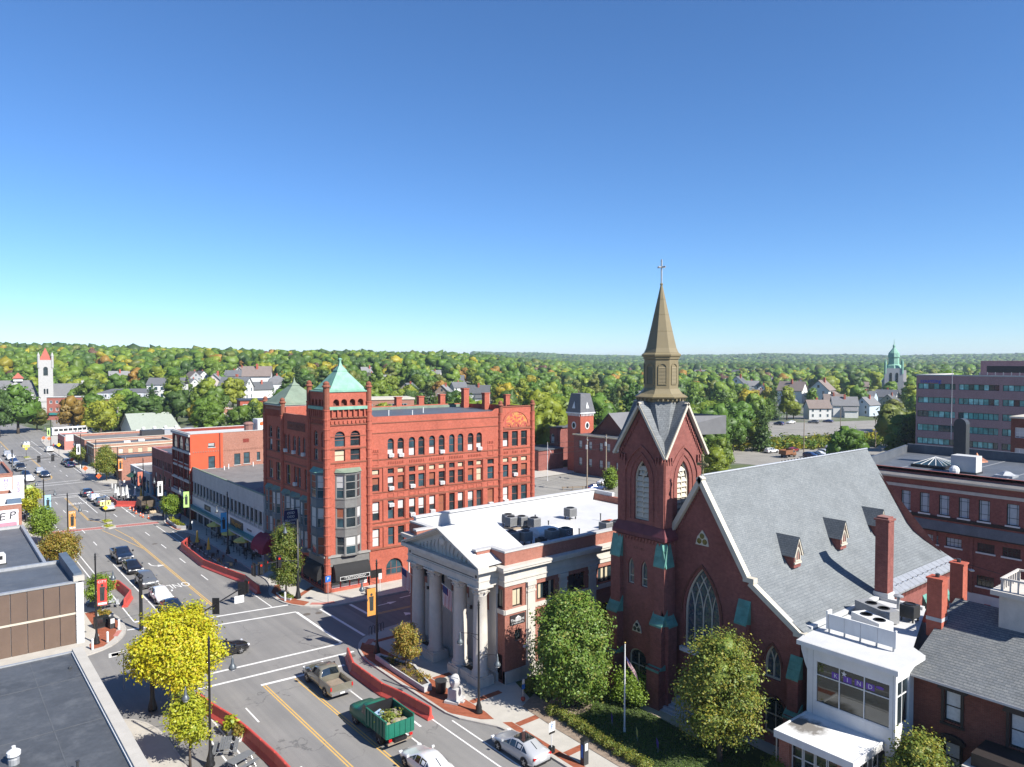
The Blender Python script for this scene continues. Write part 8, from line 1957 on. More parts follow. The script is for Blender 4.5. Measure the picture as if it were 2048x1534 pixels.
car('sedan', 14.9, 166, S_, NAVY, 'dark car parked furthest along the left kerb'); car('suv', 14.9, 160, S_, WHT, 'white SUV parked at the left kerb behind the green banner'); car('pickup', 15.0, 153.2, S_, (.05, .08, .11), 'slate blue pickup parked at the left kerb near the graffiti wall')
for x, y in ((100, 74),): pass
car('sedan', 112.5, 109.8, -PI / 2 - .25, BLUE, 'dark blue sedan parked in the rear lot by the pole'); car('sedan', 119, 113.5, -PI / 2 + .2, WHT, 'white car behind the green conical shrub')
car('suv', 199, 121, -PI/2 - .2, WHT, 'white SUV at the left end of the car park'); car('sedan', 207, 118.5, -PI/2, RED, 'dark red car in the car park'); car('suv', 220, 113.5, -PI/2 + .1, SIL, 'silver SUV parked along the scrub'); car('pickup', 234, 113.2, -PI/2, WHT, 'white pickup by the scrub in the car park')
LOTC = [(BLUE, 'dark blue'), (BLK, 'black'), (WHT, 'white'), (SIL, 'silver'), (NAVY, 'navy'), (GRY, 'grey'), (SIL, 'silver'), (BLUE, 'dark blue')]
for k, (c, nm) in enumerate(LOTC): car('sedan' if k % 3 else 'suv', 198 + k * 3.1, 107.8 + k * .25, PI - .15, c, nm + ' car parked in the row just above the church ridge, ' + ['first', 'second', 'third', 'fourth', 'fifth', 'sixth', 'seventh', 'eighth'][k] + ' from the left')
random.seed(8)
for k in range(9):
 c, nm = LOTC[(k * 3) % 8]; car(('sedan', 'suv')[k % 2], 238 + k * 10 + uni(-2, 2), 188 - k * 3.0 + uni(-2, 2), uni(-.3, .3) + (PI / 2 if k % 3 == 0 else 0), c, nm + ' car beside the far car park', group='cars beside the far car park')
for x, y, c, nm in ((49.5, 352, NAVY, 'dark'), (50.5, 345, WHT, 'white'), (52.5, 361, BLUE, 'blue'), (62, 338, WHT, 'white'), (66, 345, SIL, 'silver'), (72, 342, GRY, 'grey'), (60, 347, BLK, 'black')): car('sedan', x, y, uni(-.5, .5), c, nm + ' car parked before the brick inn', group='cars parked before the inn')
def dump_truck():
 GT = M('green_truck_paint', (.012, .13, .085), .4, .12, 2, stain=.3, staincol=(.02, .08, .06))
 T = thing('dump_truck', 'green dump truck with high-sided bed full of garden waste', 'truck', (26.4, 48.4, 0))
 lo = [(3.05, .55, 1.0, 1.1, .85, .75), (2.9, .5, 1.2, 1.3, 1.0, .85), (2.1, .5, 1.3, 1.42, 1.02, .88), (1.6, .5, 1.34, 1.46, 1.02, .88), (1.0, .5, 1.36, 2.05, 1.02, .78), (.5, .5, 1.36, 2.12, 1.02, .8), (.1, .5, 1.36, 2.1, 1.02, .8), (.05, .5, 1.3, 1.9, 1.02, .8)]
 mb, R = loft(lo); mb.build('cab', GT, T, True)
 pane(T, [R[3][5], R[3][7], R[3][9], R[4][9], R[4][7], R[4][5]], 'windscreen', .06)
 for a, b in ((4, 5), (10, 9)): pane(T, [R[4][a], R[4][b], R[6][b], R[6][a]], 'side_window', .12)
 MB().box(-.5, .5, -3.2, .05, .6, .85).build('chassis', BLACK, T)
 f = MB().box(-1.15, 1.15, -3.1, -.1, .95, 1.05); f.build('bed_floor', GT, T)
 for s in (-1, 1):
  MB().box(s*1.12 - .03, s*1.12 + .03, -3.1, -.1, 1.05, 2.15).build('side_wall', GT, T)
  for k in range(7): MB().box(s*1.17 - .03, s*1.17 + .03, -3.05 + k*.48, -2.95 + k*.48, 1.0, 2.15).build('rib', GT, T)
  MB().box(s*1.12 - .06, s*1.12 + .06, -3.12, -.08, 2.15, 2.22).build('rail', GT, T); MB().box(s*.85 - .12, s*.85 + .12, -3.2, -3.12, .75, .92).build('tail_lamp', TAILL, T)
 MB().box(-1.09, 1.09, -.16, -.1, 1.05, 2.35).build('headboard', BLACK, T); MB().box(-1.09, 1.09, -3.12, -3.06, 1.05, 2.0).build('tailgate', GT, T)
 for k in range(5): MB().box(-.95 + k*.45, -.87 + k*.45, -3.16, -3.12, 1.05, 2.0).build('rib', GT, T)
 MB().box(-.2, .2, -3.14, -3.12, .6, .75).build('number_plate', PLATE, T); MB().box(-1.0, 1.0, -3.1, -2.9, .45, .6).build('bumper', WOOD, T)
 for x in (-.98, .98):
  for y in (2.1, -1.7): arch(T, x, y, .42); wheel(T, x, y, .42, .28)
 ld = thing('garden_waste', 'heap of branches and rubbish in the green dump truck bed', 'garden waste', (26.4, 48.4, 1.05))
 mb = MB(); random.seed(4)
 for _ in range(14): mb.ball((uni(-.8, .8), uni(-2.7, -.6), uni(.3, .75)), uni(.25, .45), uni(.25, .45), uni(.15, .3), 7, 5)
 mb.build('rubbish', M('mixed_rubbish', (.30, .26, .18), .9, .4, 2), ld)
 rg = np.random.default_rng(5); link('branches', quads_mesh('branches', cloud(rg, [(0, -1.6, .8, .9, 1.0, .3)], 30, 10, .2, .13), GRNL2), ld)
 MB().box(-.85, -.2, -1.2, -.5, .6, 1.0, tf=lambda x, y, z: (x, y, z + x * .3)).build('blue_tarp', M('pale_blue_tarp', (.35, .48, .62), .7, .1, 3), ld)
dump_truck()
def flat_truck(name, label, loc, rz, bedcol):
 T = thing(name, label, 'truck', loc, rz); m = M('truck_body_' + label.split()[0], bedcol, .6, .25, 1.5)
 MB().box(-1.15, 1.15, -2.6, 1.0, 1.0, 1.15).build('bed_floor', m, T)
 for s in (-1, 1): MB().box(s*1.13 - .04, s*1.13 + .04, -2.6, 1.0, 1.15, 2.3).build('side_wall', m, T)
 MB().box(-1.1, 1.1, .95, 1.0, 1.15, 2.5).build('headboard', m, T); MB().box(-1.1, 1.1, -2.62, -2.56, 1.15, 2.2).build('tailgate', m, T)
 mb, R = loft([(3.0, .55, 1.1, 1.2, .9, .8), (2.8, .5, 1.3, 1.4, 1.02, .9), (2.2, .5, 1.4, 2.2, 1.03, .85), (1.6, .5, 1.4, 2.35, 1.03, .86), (1.1, .5, 1.4, 2.3, 1.03, .85)]); mb.build('cab', m, T, True)
 pane(T, [R[1][5], R[1][7], R[1][9], R[2][9], R[2][7], R[2][5]], 'windscreen', .08)
 for a, b in ((4, 5), (10, 9)): pane(T, [R[2][a], R[2][b], R[4][b], R[4][a]], 'side_window', .15)
 for x in (-.98, .98):
  for y in (2.1, -1.6): wheel(T, x, y, .42, .28)
 MB().box(-.5, .5, -2.5, 2, .6, 1.0).build('chassis', BLACK, T)
 return T
flat_truck('works_truck', 'brown road works truck parked in the far right lane', (32.2, 148.2, 0), 0, (.11, .085, .06))
flat_truck('trailer_truck', 'rusty brown flatbed lorry in the car park', (193.5, 112.5, 0), -PI / 2 - .05, (.22, .10, .05))
bus = thing('city_bus', 'long white bus behind the low brick shops', 'bus', (44, 316, 0), math.radians(-78)); MB().box(-1.25, 1.25, -7, 7, .4, 3.1).build('body', WHITE, bus)
for k in range(8): 
 for s in (-1, 1): MB().box(s*1.255 - .01, s*1.255 + .01, -6.4 + k*1.6, -5.1 + k*1.6, 1.7, 2.6).build('side_window', CGLASS, bus)
for x in (-1.15, 1.15):
 for y in (4.6, -4.2): wheel(bus, x, y, .48, .28)
LAMPM = M('lamp_housing', (.10, .115, .125), .4, .1, 4, metal=.3)
LENS = M('lamp_lens', (.6, .6, .58), .3, .05, 4)
SILH = M('dark_print', (.03, .035, .035), .8, .1, 4)
def person_print(F, v0, z0, s, mb, pose):
 F.ext(mb, [(v0 + s*.13*math.cos(a*PI/5), z0 + s*1.55 + s*.14*math.sin(a*PI/5)) for a in range(10)], 0, .004)
 F.ext(mb, [(v0 - .2*s, z0 + .75*s), (v0 + .2*s, z0 + .75*s), (v0 + .24*s, z0 + 1.38*s), (v0 - .22*s, z0 + 1.38*s)], 0, .004)
 F.ext(mb, [(v0 - .2*s, z0 + .78*s), (v0 + .03*s, z0 + .78*s), (v0 - .1*s + pose*.2*s, z0), (v0 - .3*s + pose*.1*s, z0)], 0, .004)
 F.ext(mb, [(v0 - .03*s, z0 + .78*s), (v0 + .2*s, z0 + .78*s), (v0 + .34*s - pose*.15*s, z0 + .05*s), (v0 + .16*s - pose*.1*s, z0)], 0, .004)
 F.ext(mb, [(v0 + .2*s, z0 + 1.35*s), (v0 + .42*s, z0 + .95*s), (v0 + .5*s, z0 + 1.3*s), (v0 + .42*s, z0 + 1.32*s), (v0 + .38*s, z0 + 1.1*s), (v0 + .25*s, z0 + 1.3*s)], 0, .004)
def lamp_post(x, y, ang, label, col=None, bside=1, armz=6.9, h=9.0, arms=1, pose=1, txt='CITY', bz=(3.7, 6.3)):
 T = thing('street_lamp', label, 'street lamp', (x, y, .13), ang)
 MB().lathe([(.32, 0), (.32, .12), (.24, .3), (.26, .45), (.17, .7), (.12, 1.0), (.1, 1.1), (.085, 3), (.07, h - .7), (.1, h - .66), (.07, h - .55), (.11, h - .4), (.06, h - .3), (.09, h - .18), (.02, h)], n=12).build('pole', BLACK, T, True)
 for k in range(arms):
  s = 1 if k == 0 else -1; z = armz - k * 1.6
  MB().tube([(0, 0, z), (s*.7, 0, z + .12), (s*1.5, 0, z + .1)], .025, 5).tube([(0, 0, z - .45), (s*.4, 0, z - .15), (s*.9, 0, z + .08)], .018, 5).build('arm', BLACK, T)
  lm = MB().lathe([(.02, .2), (.05, .0), (.09, -.1), (.1, -.35), (.16, -.45), (.26, -.62), (.27, -.72), (.2, -.74)], (s*1.5, 0, z), 12).build('lamp', LAMPM, T, True)
  MB().lathe([(.2, -.74), (.17, -.84), (.05, -.88)], (s*1.5, 0, z), 12).build('lens', LENS, lm, True)
 if col:
  w_ = .85; x0, x1 = (.12, .12 + w_) if bside > 0 else (-.12 - w_, -.12)
  c = M('banner_' + '_'.join('%d' % (q * 100) for q in col), col, .75, .08, 2)
  b = MB().box(x0, x1, -.012, .012, bz[0], bz[1]).build('banner', c, T)
  for s, F in ((1, Fac((0, -.013), (1, 0))), (2, Fac((0, .013), (1, 0), True))):
   mb = MB(); person_print(F, (x0 + x1) / 2, bz[0] + .45, 1.0, mb, pose); mb.build('banner_print', SILH, b)
  tx = MB(); Fp = Fac((0, -.013), (1, 0)); Fp.box(tx, x0 + .05, x1 - .05, bz[0] + .08, bz[0] + .3, 0, .003); tx.build('banner_strip', WHITE if sum(col) < 1.2 else c, b)
  place_text('banner_lettering', txt, .34, WHITE if sum(col) < 1.6 else SILH, b, ((x0 + x1) / 2, -.02, bz[1] - .25), (1, 0, 0), (0, 0, 1), .003)
  for z in (bz[0] - .02, bz[1] + .02): MB().tube([(0, 0, z), (x1 if bside > 0 else x0, 0, z)], .015, 5).build('banner_rod', BLACK, T)
 return T
lamp_post(33.3, 61.4, PI * .98, 'tall black lamp post with orange banner on the corner by the bank', (.55, .24, .05), 1, armz=7.0)
lamp_post(33.8, 45.8, 2.3, 'tall black two-armed lamp post before the bank portico', None, arms=2, armz=6.2)
lamp_post(13.0, 80.8, -.15, 'black lamp post with red banner beside the brown panelled building', (.50, .05, .035), 1, txt='CITY')
lamp_post(16.0, 120.2, -.1, 'black lamp post with orange banner by the low spreading tree', (.58, .26, .06), 1)
lamp_post(15.0, 137.0, -.1, 'black lamp post with pale blue banner at the left kerb', (.28, .50, .66), 1)
lamp_post(13.8, 149.6, -.1, 'black lamp post with lime banner beside the graffiti wall', (.40, .56, .20), 1)
lamp_post(15.0, 51.4, -.25, 'nearest black lamp post at the lower left, with two arms', None, arms=2, armz=7.2)
lamp_post(34.0, 106.8, PI, 'black lamp post with bright blue banner by the café tables', (.06, .32, .58), 1, bz=(3.2, 6.0))
lamp_post(34.1, 126.0, PI - .2, 'black lamp post with lime banner at the flower bed', (.38, .60, .18), 1)
lamp_post(33.4, 139.8, PI, 'black lamp post with white banner behind the small lime tree', (.66, .66, .66), 1)
lamp_post(33.2, 154.0, PI, 'black lamp post with coral banner near the white umbrellas', (.60, .16, .10), 1)
lamp_post(33.1, 177.0, 0, 'black lamp post with orange banner near the salmon brick block', (.6, .22, .06), 1); lamp_post(31.8, 215.0, PI, 'black lamp post with white banner before the tan block', (.66, .66, .68), 1); lamp_post(32.0, 272.0, PI, 'most distant lamp post with lime banner', (.40, .60, .2), 1); lamp_post(32.3, 197.2, 0, 'black lamp post with orange flag beside the pavement trees', None)
def signal_head(T, P, ang, nm='signal_head', lit=0):
 c, s = math.cos(ang), math.sin(ang)
 tf = lambda x, y, z: (P[0] + x*c - y*s, P[1] + x*s + y*c, P[2] + z)
 b = MB().box(-.32, .32, -.02, .02, -.75, .75, tf=tf); b.box(-.17, .17, -.25, -.02, -.6, .6, tf=tf); h = b.build(nm, BLACK, T)
 for k, (on, m_) in enumerate(((lit == 1, M('red_signal_lamp', (.6, .02, .01), .3, .05, 5)), (0, BLACK), (0, BLACK))):
  q = MB(); ctr = (0, -.26, .38 - k*.38); pts = [tf(.12*math.cos(a*PI/5), -.26, ctr[2] + .12*math.sin(a*PI/5)) for a in range(10)]; q.p(*pts); q.build('lens', m_, h)
def signal_mast(name, label, x, y, h, arm, heads, r=.17):
 T = thing(name, label, 'traffic light', (x, y, .13))
 MB().lathe([(r*2.1, 0), (r*2.1, .15), (r*1.6, .5), (r*1.1, .9), (r, 1.2), (r*.8, h)], n=12).build('pole', BLACK, T, True)
 MB().tube([(0, 0, arm[2] - .5), (arm[0]*.4, arm[1]*.4, arm[2]), (arm[0], arm[1], arm[2] + .25)], .1, 8, .055).build('mast_arm', BLACK, T)
 for f, dz, ang, lit in heads: signal_head(T, (arm[0]*f, arm[1]*f, arm[2] + dz), ang, lit=lit)
 return T
T = signal_mast('traffic_signal', 'black mast-arm traffic signal on the corner of the brick block', 33.9, 81.5, 9.3, (-5.6, -1.4, 4.9), [(.45, .0, 0, 1), (.75, -.1, .9, 0), (.86, -.25, 0, 1), (1.0, -.2, -1.4, 0)])
MB().tube([(0, 0, 8.6), (-1.6, -.3, 8.7)], .03, 5).build('lamp_arm', BLACK, T); MB().lathe([(.05, .1), (.1, -.1), (.26, -.6), (.1, -.75)], (-1.6, -.3, 8.6), 10).build('lamp', LAMPM, T)
T = signal_mast('traffic_signal', 'long mast-arm traffic signal reaching out from behind the yellow tree', 13.9, 62.6, 7.0, (10.8, 9.2, 5.5), [(.62, -.1, 2.5, 0), (.92, .1, 2.5, 0), (.98, .15, .9, 0)])
MB().box(9.0, 9.9, 7.6, 7.65, 4.6, 5.3).build('sign_plate', WHITE, T)
T = signal_mast('traffic_signal', 'left mast-arm traffic signal with its pole rising beside the mural', 15.2, 190.0, 8.5, (9.0, 2.0, 6.0), [(.55, -.1, PI, 0), (.85, -.1, PI, 0)])
T = thing('signal_pole', 'thick black pole with finial in front of the queue stop line', 'pole', (17.3, 82.2, .13)); MB().lathe([(.22, 0), (.2, .8), (.17, 1.0), (.17, 4.9), (.24, 5.0), (.24, 5.15), (.15, 5.3), (.3, 5.55), (.05, 5.8)], n=12).build('shaft', BLACK, T); MB().tube([(0, 0, 4.2), (2.2, .3, 4.35)], .025, 5).build('wire_arm', BLACK, T); MB().box(.05, .19, -.2, -.17, 3.3, 3.6).build('yellow_tag', YELLOW, T)
def barriers(path, label, group, seg=2.0, side=1):
 d = 0; pts = []
 for a, b in zip(path, path[1:]):
  L_ = math.dist(a, b); n = max(1, round(L_ / seg))
  for k in range(n): pts.append(((a[0] + (b[0]-a[0])*k/n, a[1] + (b[1]-a[1])*k/n), (a[0] + (b[0]-a[0])*(k+1)/n, a[1] + (b[1]-a[1])*(k+1)/n)))
 for i, (a, b) in enumerate(pts):
  ang = math.atan2(b[1]-a[1], b[0]-a[0]); L_ = math.dist(a, b) - .03
  T = thing('jersey_barrier', label, 'barrier', ((a[0]+b[0])/2, (a[1]+b[1])/2, .0), ang, group)
  mb = MB(); h = .02
  mb.ext([(-L_/2, -.3, 0), (-L_/2, .3, 0), (-L_/2, .3, .12), (-L_/2, .13, .38), (-L_/2, .09, 1.02), (-L_/2, -.09, 1.02), (-L_/2, -.13, .38), (-L_/2, -.3, .12)], (L_, 0, 0)); mb.build('shell', REDPL, T)
  for s in (-1, 1): MB().box(s*L_*.25 - .2, s*L_*.25 + .2, -.27, .27, 0, .1).build('forklift_slot', M('dark_red_plastic', (.25, .03, .025), .6, .1, 3), T) if 0 else None
  MB().box(-L_/2 + .1, L_/2 - .1, -.05, .05, 1.02, 1.05).build('top_rib', REDPL, T)
  MB().box(L_/2 - .06, L_/2 + .03, -.06, .06, .25, .95).build('coupling', REDPL, T)
barriers([(30.7, 62.3), (29.55, 58.9), (29.5, 53.5), (30.0, 50.9), (30.35, 47.4)], 'red plastic barrier in the line before the bank', 'red barriers before the bank', 1.85)
barriers([(17.0, 61.6), (17.35, 58.8), (17.9, 56.0), (18.2, 53.2), (18.5, 48.6), (18.6, 38)], 'red plastic barrier in the line at the lower left', 'red barriers at the lower left', 1.85)
barriers([(31.7, 117.6), (29.6, 114.0), (29.35, 102.3), (30.5, 95.4), (31.2, 91.7), (31.0, 86.3)], 'red plastic barrier round the café street seating', 'red barriers round the café seating', 1.9)
barriers([(28.8, 161.5), (28.9, 155.5), (32.0, 152.5)], 'red plastic barrier before the white umbrellas', 'red barriers before the white umbrellas', 1.9)
barriers([(17.0, 100.2), (18.4, 99.3), (18.7, 94.0), (17.5, 91.1)], 'red plastic barrier round the left kerb seating', 'red barriers round the left kerb seating', 2.2); barriers([(17.0, 176.2), (18.6, 174.6)], 'short red barrier on the far left', 'red barriers far left', 1.2)
def umbrella(x, y, col, label, opened=True, h=2.45, group=None):
 T = thing('parasol', label, 'parasol', (x, y, .0 if x < 33 else .13), uni(0, 1), group)
 MB().lathe([(.28, 0), (.28, .06), (.03, .08), (.025, h)], n=8).build('pole', DKMETAL, T)
 if opened:
  for k in range(8):
   a, b = 2*PI*k/8, 2*PI*(k+1)/8; q = MB(); q.p((0, 0, h + .1), (1.35*math.cos(a), 1.35*math.sin(a), h - .5), (1.35*math.cos(b), 1.35*math.sin(b), h - .5)); q.p((1.35*math.cos(a), 1.35*math.sin(a), h - .5), (1.35*math.cos(b), 1.35*math.sin(b), h - .5), (1.35*math.cos(b), 1.35*math.sin(b), h - .68), (1.35*math.cos(a), 1.35*math.sin(a), h - .68)); q.build('canopy_panel', col, T)
 else: MB().lathe([(.03, h + .15), (.1, h - .1), (.2, h - 1.1), (.3, h - 1.6), (.24, h - 1.62)], n=9).build('folded_canopy', col, T)
 return T
for x, y, lb in ((35.9, 118.4, 'furthest'), (35.8, 111.2, 'middle'), (35.8, 105.6, 'nearest')): umbrella(x, y, YELLOW, lb + ' of three open pale yellow parasols on the café pavement')
YEL_C = M('folded_yellow', (.60, .38, .05), .8, .1, 3)
for x, y, lb in ((31.7, 113.6, 'folded yellow parasol near the far corner of the café barrier'), (31.7, 108.1, 'folded yellow parasol in the middle of the café seating'), (33.8, 158.8, 'folded yellow parasol at the pavement beyond the white ones')): umbrella(x, y, YEL_C, lb, False)
WU = M('folded_white', (.66, .67, .65), .8, .06, 3); TU = M('folded_teal', (.10, .22, .28), .8, .1, 3)
for k, (x, y) in enumerate(((30.4, 165), (30.2, 161.5), (30.9, 160.6), (31.4, 160.9), (31.3, 157.6), (32.9, 159.6), (32.0, 162.5))): umbrella(x, y, WU, 'folded white parasol behind the far red barrier', False, 2.7, 'folded white parasols')
for k, (x, y) in enumerate(((35.3, 160.3), (35.6, 157.2), (36.0, 155.4))): umbrella(x, y, TU, 'folded teal parasol in the shade of the dark brick block', False, 2.7, 'folded teal parasols')
def table_set(x, y, label, z=0.0, col=None):
 T = thing('cafe_table', label, 'table', (x, y, z), uni(0, 3), 'café tables')
 MB().lathe([(.42, .72), (.42, .75)], n=12).build('top', col or DKMETAL, T); MB().lathe([(.25, 0), (.04, .04), (.035, .72)], n=8).build('leg', BLACK, T)
 for k in range(3):
  a = k * 2.1 + .4; C = thing('cafe_chair', 'dark metal chair at a café table', 'chair', (x + .85*math.cos(a), y + .85*math.sin(a), z), a + PI/2, 'café chairs')
  MB().box(-.2, .2, -.2, .2, .43, .46).build('seat', BLACK, C); MB().box(-.2, .2, -.22, -.19, .5, .88).build('backrest', BLACK, C)
  for sx in (-.18, .18):
   for sy in (-.18, .18): MB().box(sx - .015, sx + .015, sy - .015, sy + .015, 0, .43).build('leg', BLACK, C)
random.seed(6)
for x, y in ((31.3, 114.3), (31.4, 111.4), (31.6, 106.4), (31.4, 103.2), (32.0, 100)): table_set(x, y, 'round table in the street seating inside the red barrier')
for x, y in ((35.9, 117.2), (35.9, 111.2), (35.9, 105.6), (35.8, 102.2)): table_set(x, y, 'round table on the café pavement', .13)
for x, y in ((30.6, 163), (31.6, 158.8), (32.4, 161)): table_set(x, y, 'round table among the folded white parasols')
for k, y in enumerate((99.6, 102.2, 104.8, 107.4, 110, 112.6, 115.2, 117.8, 120.4)):
 T = thing('rope_post', 'black post of the café pavement fence', 'post', (35.0, y, .13), 0, 'café fence posts'); MB().lathe([(.16, 0), (.16, .03), (.03, .05), (.03, 1.0), (.05, 1.02), (.02, 1.08)], n=8).build('shaft', BLACK, T); MB().tube([(0, 0, .9), (0, 1.3, .75), (0, 2.6, .9)] if y < 120 else [(0, 0, .9), (.3, 0, .85), (.6, 0, .9)], .015, 4).build('chain', BLACK, T)
def picnic(x, y, rz, label, m_):
 T = thing('picnic_table', label, 'picnic table', (x, y, 0), rz)
 for k in range(5): MB().box(-.9, .9, -.37 + k*.15, -.24 + k*.15, .72, .76).build('top_slat', m_, T)
 for s in (-1, 1):
  for k in range(2): MB().box(-.9, .9, s*.7 - .14 + k*.15, s*.7 - .01 + k*.15, .43, .47).build('seat_slat', m_, T)
  MB().tube([(s*.65, -.75, 0), (s*.65, -.2, .72)], .03, 5).tube([(s*.65, .75, 0), (s*.65, .2, .72)], .03, 5).tube([(s*.65, -.75, .43), (s*.65, .75, .43)], .025, 5).build('frame', GALV, T)
GREYW = M('grey_slat', (.14, .145, .15), .7, .12, 3)
picnic(16.4, 52.6, 1.15, 'grey picnic table between the red barrier and nearest lamp post', GREYW); picnic(16.6, 50.0, .35, 'grey picnic table cut by the bottom edge', GREYW); picnic(16.3, 92.4, 1.4, 'pale picnic table inside the left red barrier', M('pale_slat', (.42, .43, .43), .7, .1, 3)); picnic(15.2, 94.6, 1.2, 'picnic table behind the young tree at the left kerb', M('pale_slat', (.4, .4, .4), .7, .1, 3)); umbrella(16.3, 93.6, WU, 'folded white parasol over the pale picnic table', False, 2.6)
def pot(x, y, label, s=1.0, mat=None, leaf=None, seed=1, pm=None):
 T = thing('potted_plant', label, 'plant', (x, y, 0), 0); MB().lathe([(.2*s, 0), (.28*s, .4*s), (.3*s, .42*s), (.24*s, .4*s)], n=10).build('pot', pm or WHITE, T)
 rg = np.random.default_rng(seed); link('foliage', quads_mesh('foliage', cloud(rg, [(0, 0, .75*s, .4*s, .4*s, .38*s)], 26, 9, .1*s, .11*s), leaf or GRNL2), T)
pot(17.55, 54.9, 'taller potted grass beside the lower left barrier', 1.3, leaf=YEL2, seed=31); pot(17.7, 53.7, 'white pot with rusty leaves beside the lower left barrier', 1.15, leaf=RUST, seed=32)
def planter(poly, label, seed, flowers=None, h=.45):
 T = thing('stone_planter', label, 'planter', (0, 0, .13)); inner = offset(poly + [poly[0]], .28)[:-1]; mb = MB(); n = len(poly)
 cx = sum(p[0] for p in poly) / n; cy = sum(p[1] for p in poly) / n; inner = [(cx + (x - cx) * .82, cy + (y - cy) * .9) for x, y in poly]
 for k in range(n):
  l = (k + 1) % n; b = MB(); a, c, d, e = poly[k], poly[l], inner[l], inner[k]
  b.p((*a, 0), (*c, 0), (*c, h), (*a, h)); b.p((*a, h), (*c, h), (*d, h), (*e, h)); b.p((*d, 0), (*e, 0), (*e, h), (*d, h)); b.build('kerb_stone', GRANITE, T)
 MB().p(*[(x, y, h - .12) for x, y in inner]).build('soil', M('planter_soil', (.07, .05, .035), .95, .3, 4, .5, 20), T)
 rg = np.random.default_rng(seed); xs = [p[0] for p in inner]; ys = [p[1] for p in inner]; Q_ = []
 for _ in range(34): Q_.append(cloud(rg, [(cx + (rg.uniform(min(xs), max(xs)) - cx) * .75, rg.uniform(min(ys), max(ys)) * .85 + cy * .15, h, .22, .22, .2)], 5, 6, .08, .08))
 link('groundcover', quads_mesh('groundcover', np.concatenate(Q_), flowers or RUST), T)
planter([(32.45, 60.2), (32.3, 56.6), (32.3, 51.5), (33.1, 51.5), (34.2, 55.9), (33.5, 58.3), (32.9, 60.2)], 'long stone planter on the corner before the bank', 41)
planter([(32.6, 134.4), (32.5, 128.0), (33.6, 126.8), (34.3, 128.2), (33.8, 135.2), (33.2, 136.6)], 'flower bed with yellow blooms on the right kerb', 42, YEL2)
planter([(32.5, 84.6), (32.3, 82.6), (32.8, 81.2), (33.6, 82.0), (33.6, 84.6)], 'low planting bed round the narrow street tree', 43, GRND, .2)
planter([(14.3, 88.0), (14.6, 90.4), (15.4, 90.2), (15.9, 88.4), (15.4, 87.6)], 'planting bed at the left corner with red flowers', 44, RUST, .4)
for poly, lb in (([(23.0, 137.0), (23.4, 138.3), (24.4, 138.7), (25.2, 137.3), (25.0, 135.7), (23.8, 135.2)], 'nearer grassy traffic island'), ([(23.7, 142.2), (24.6, 143.4), (25.3, 141.6), (25.2, 140.2), (24.4, 139.7)], 'further grassy traffic island'), ([(22.6, 250.5), (24.0, 250.5), (24.2, 246.5), (22.8, 247)], 'small far traffic island')):
 T = thing('traffic_island', lb + ' with low planting', 'traffic island', (0, 0, 0)); MB().slab(poly, 0, .15).build('kerb_stone', KERB, T); cx = sum(p[0] for p in poly)/len(poly); cy = sum(p[1] for p in poly)/len(poly)
 rg = np.random.default_rng(45); link('planting', quads_mesh('planting', cloud(rg, [(cx, cy, .2, .8, 1.1, .15)], 60, 8, .12, .09), YEL2), T)
def diamond(x, y, label, h=3.2, col=None, two=False):
 T = thing('warning_sign', label, 'road sign', (x, y, .1)); MB().lathe([(.05, 0), (.04, h + (1.3 if two else 0))], n=8).build('post', DKMETAL, T); c = col or M('yellow_sign', (.72, .48, .02), .5, .05, 3)
 if two:
  for s in (-1, 1): b = MB().box(s*.45 - .38, s*.45 + .38, -.05, -.03, h - .3, h + .5).build('plate', M('pale_yellow_sign', (.75, .66, .22), .5, .05, 3), T); MB().box(s*.45 - .08, s*.45 + .08, -.056, -.05, h - .15, h + .3).build('pictogram', BLACK, b)
  MB().ext([(0, -.05, h - 1.1), (.42, -.05, h - .7), (0, -.05, h - .3), (-.42, -.05, h - .7)], (0, .02, 0)).build('plate', c, T); MB().box(-.3, .3, -.25, .25, h + 1.3, h + 1.36).build('solar_panel', M('solar_blue', (.03, .06, .14), .2, .1, 4), T)
 else: MB().ext([(0, -.05, h - .85), (.6, -.05, h - .25), (0, -.05, h + .35), (-.6, -.05, h - .25)], (0, .02, 0)).build('plate', c, T)
 return T
diamond(24.4, 141.0, 'yellow crossing signs with solar panel on the nearer island', two=True); diamond(23.3, 249.3, 'yellow crossing signs on the far island', two=True); diamond(33.3, 138.2, 'yellow diamond sign beside the small lime tree', 3.0); diamond(31.4, 250, 'yellow diamond sign on the far right pavement', 3.2)
OR = M('orange_sign', (.85, .17, .03), .5, .05, 3) if 'orange_sign' not in MATS else ORANGE
for x, y, lb in ((31.1, 204.4, 'left of two orange work signs by the loose trees'), (31.4, 188.8, 'orange work sign nearest the salmon block'), (31.2, 224.8, 'orange work sign behind the parked blue car'), (32.4, 293, 'most distant orange work sign'), (33.6, 290, 'orange and white barricade at the far junction')): diamond(x, y, lb, 1.6, ORANGE)
for k, (x, y) in enumerate(((30.2, 151.0), (30.3, 148.6), (30.1, 145.5), (30.3, 143.1), (30.4, 141.6), (30.9, 139.9), (33.8, 145.9))):
 T = thing('traffic_cone', 'orange traffic cone in the line beside the works truck', 'cone', (x, y, 0), 0, 'cones beside the works truck'); MB().box(-.2, .2, -.2, .2, 0, .04).build('base', BLACK, T); MB().lathe([(.16, .04), (.04, .7)], n=10).build('cone', ORANGE, T); MB().lathe([(.115, .35), (.09, .48)], n=10, cap=False).build('band', WHITE, T)
T = thing('dirt_heap', 'heap of pale dirt and rubble beside the works truck', 'dirt heap', (32.8, 145.0, 0)); mb = MB()
for k in range(7): mb.ball((uni(-.8, 1.0), uni(-.5, .5), .1), uni(.3, .5), uni(.3, .5), uni(.2, .4), 7, 5)
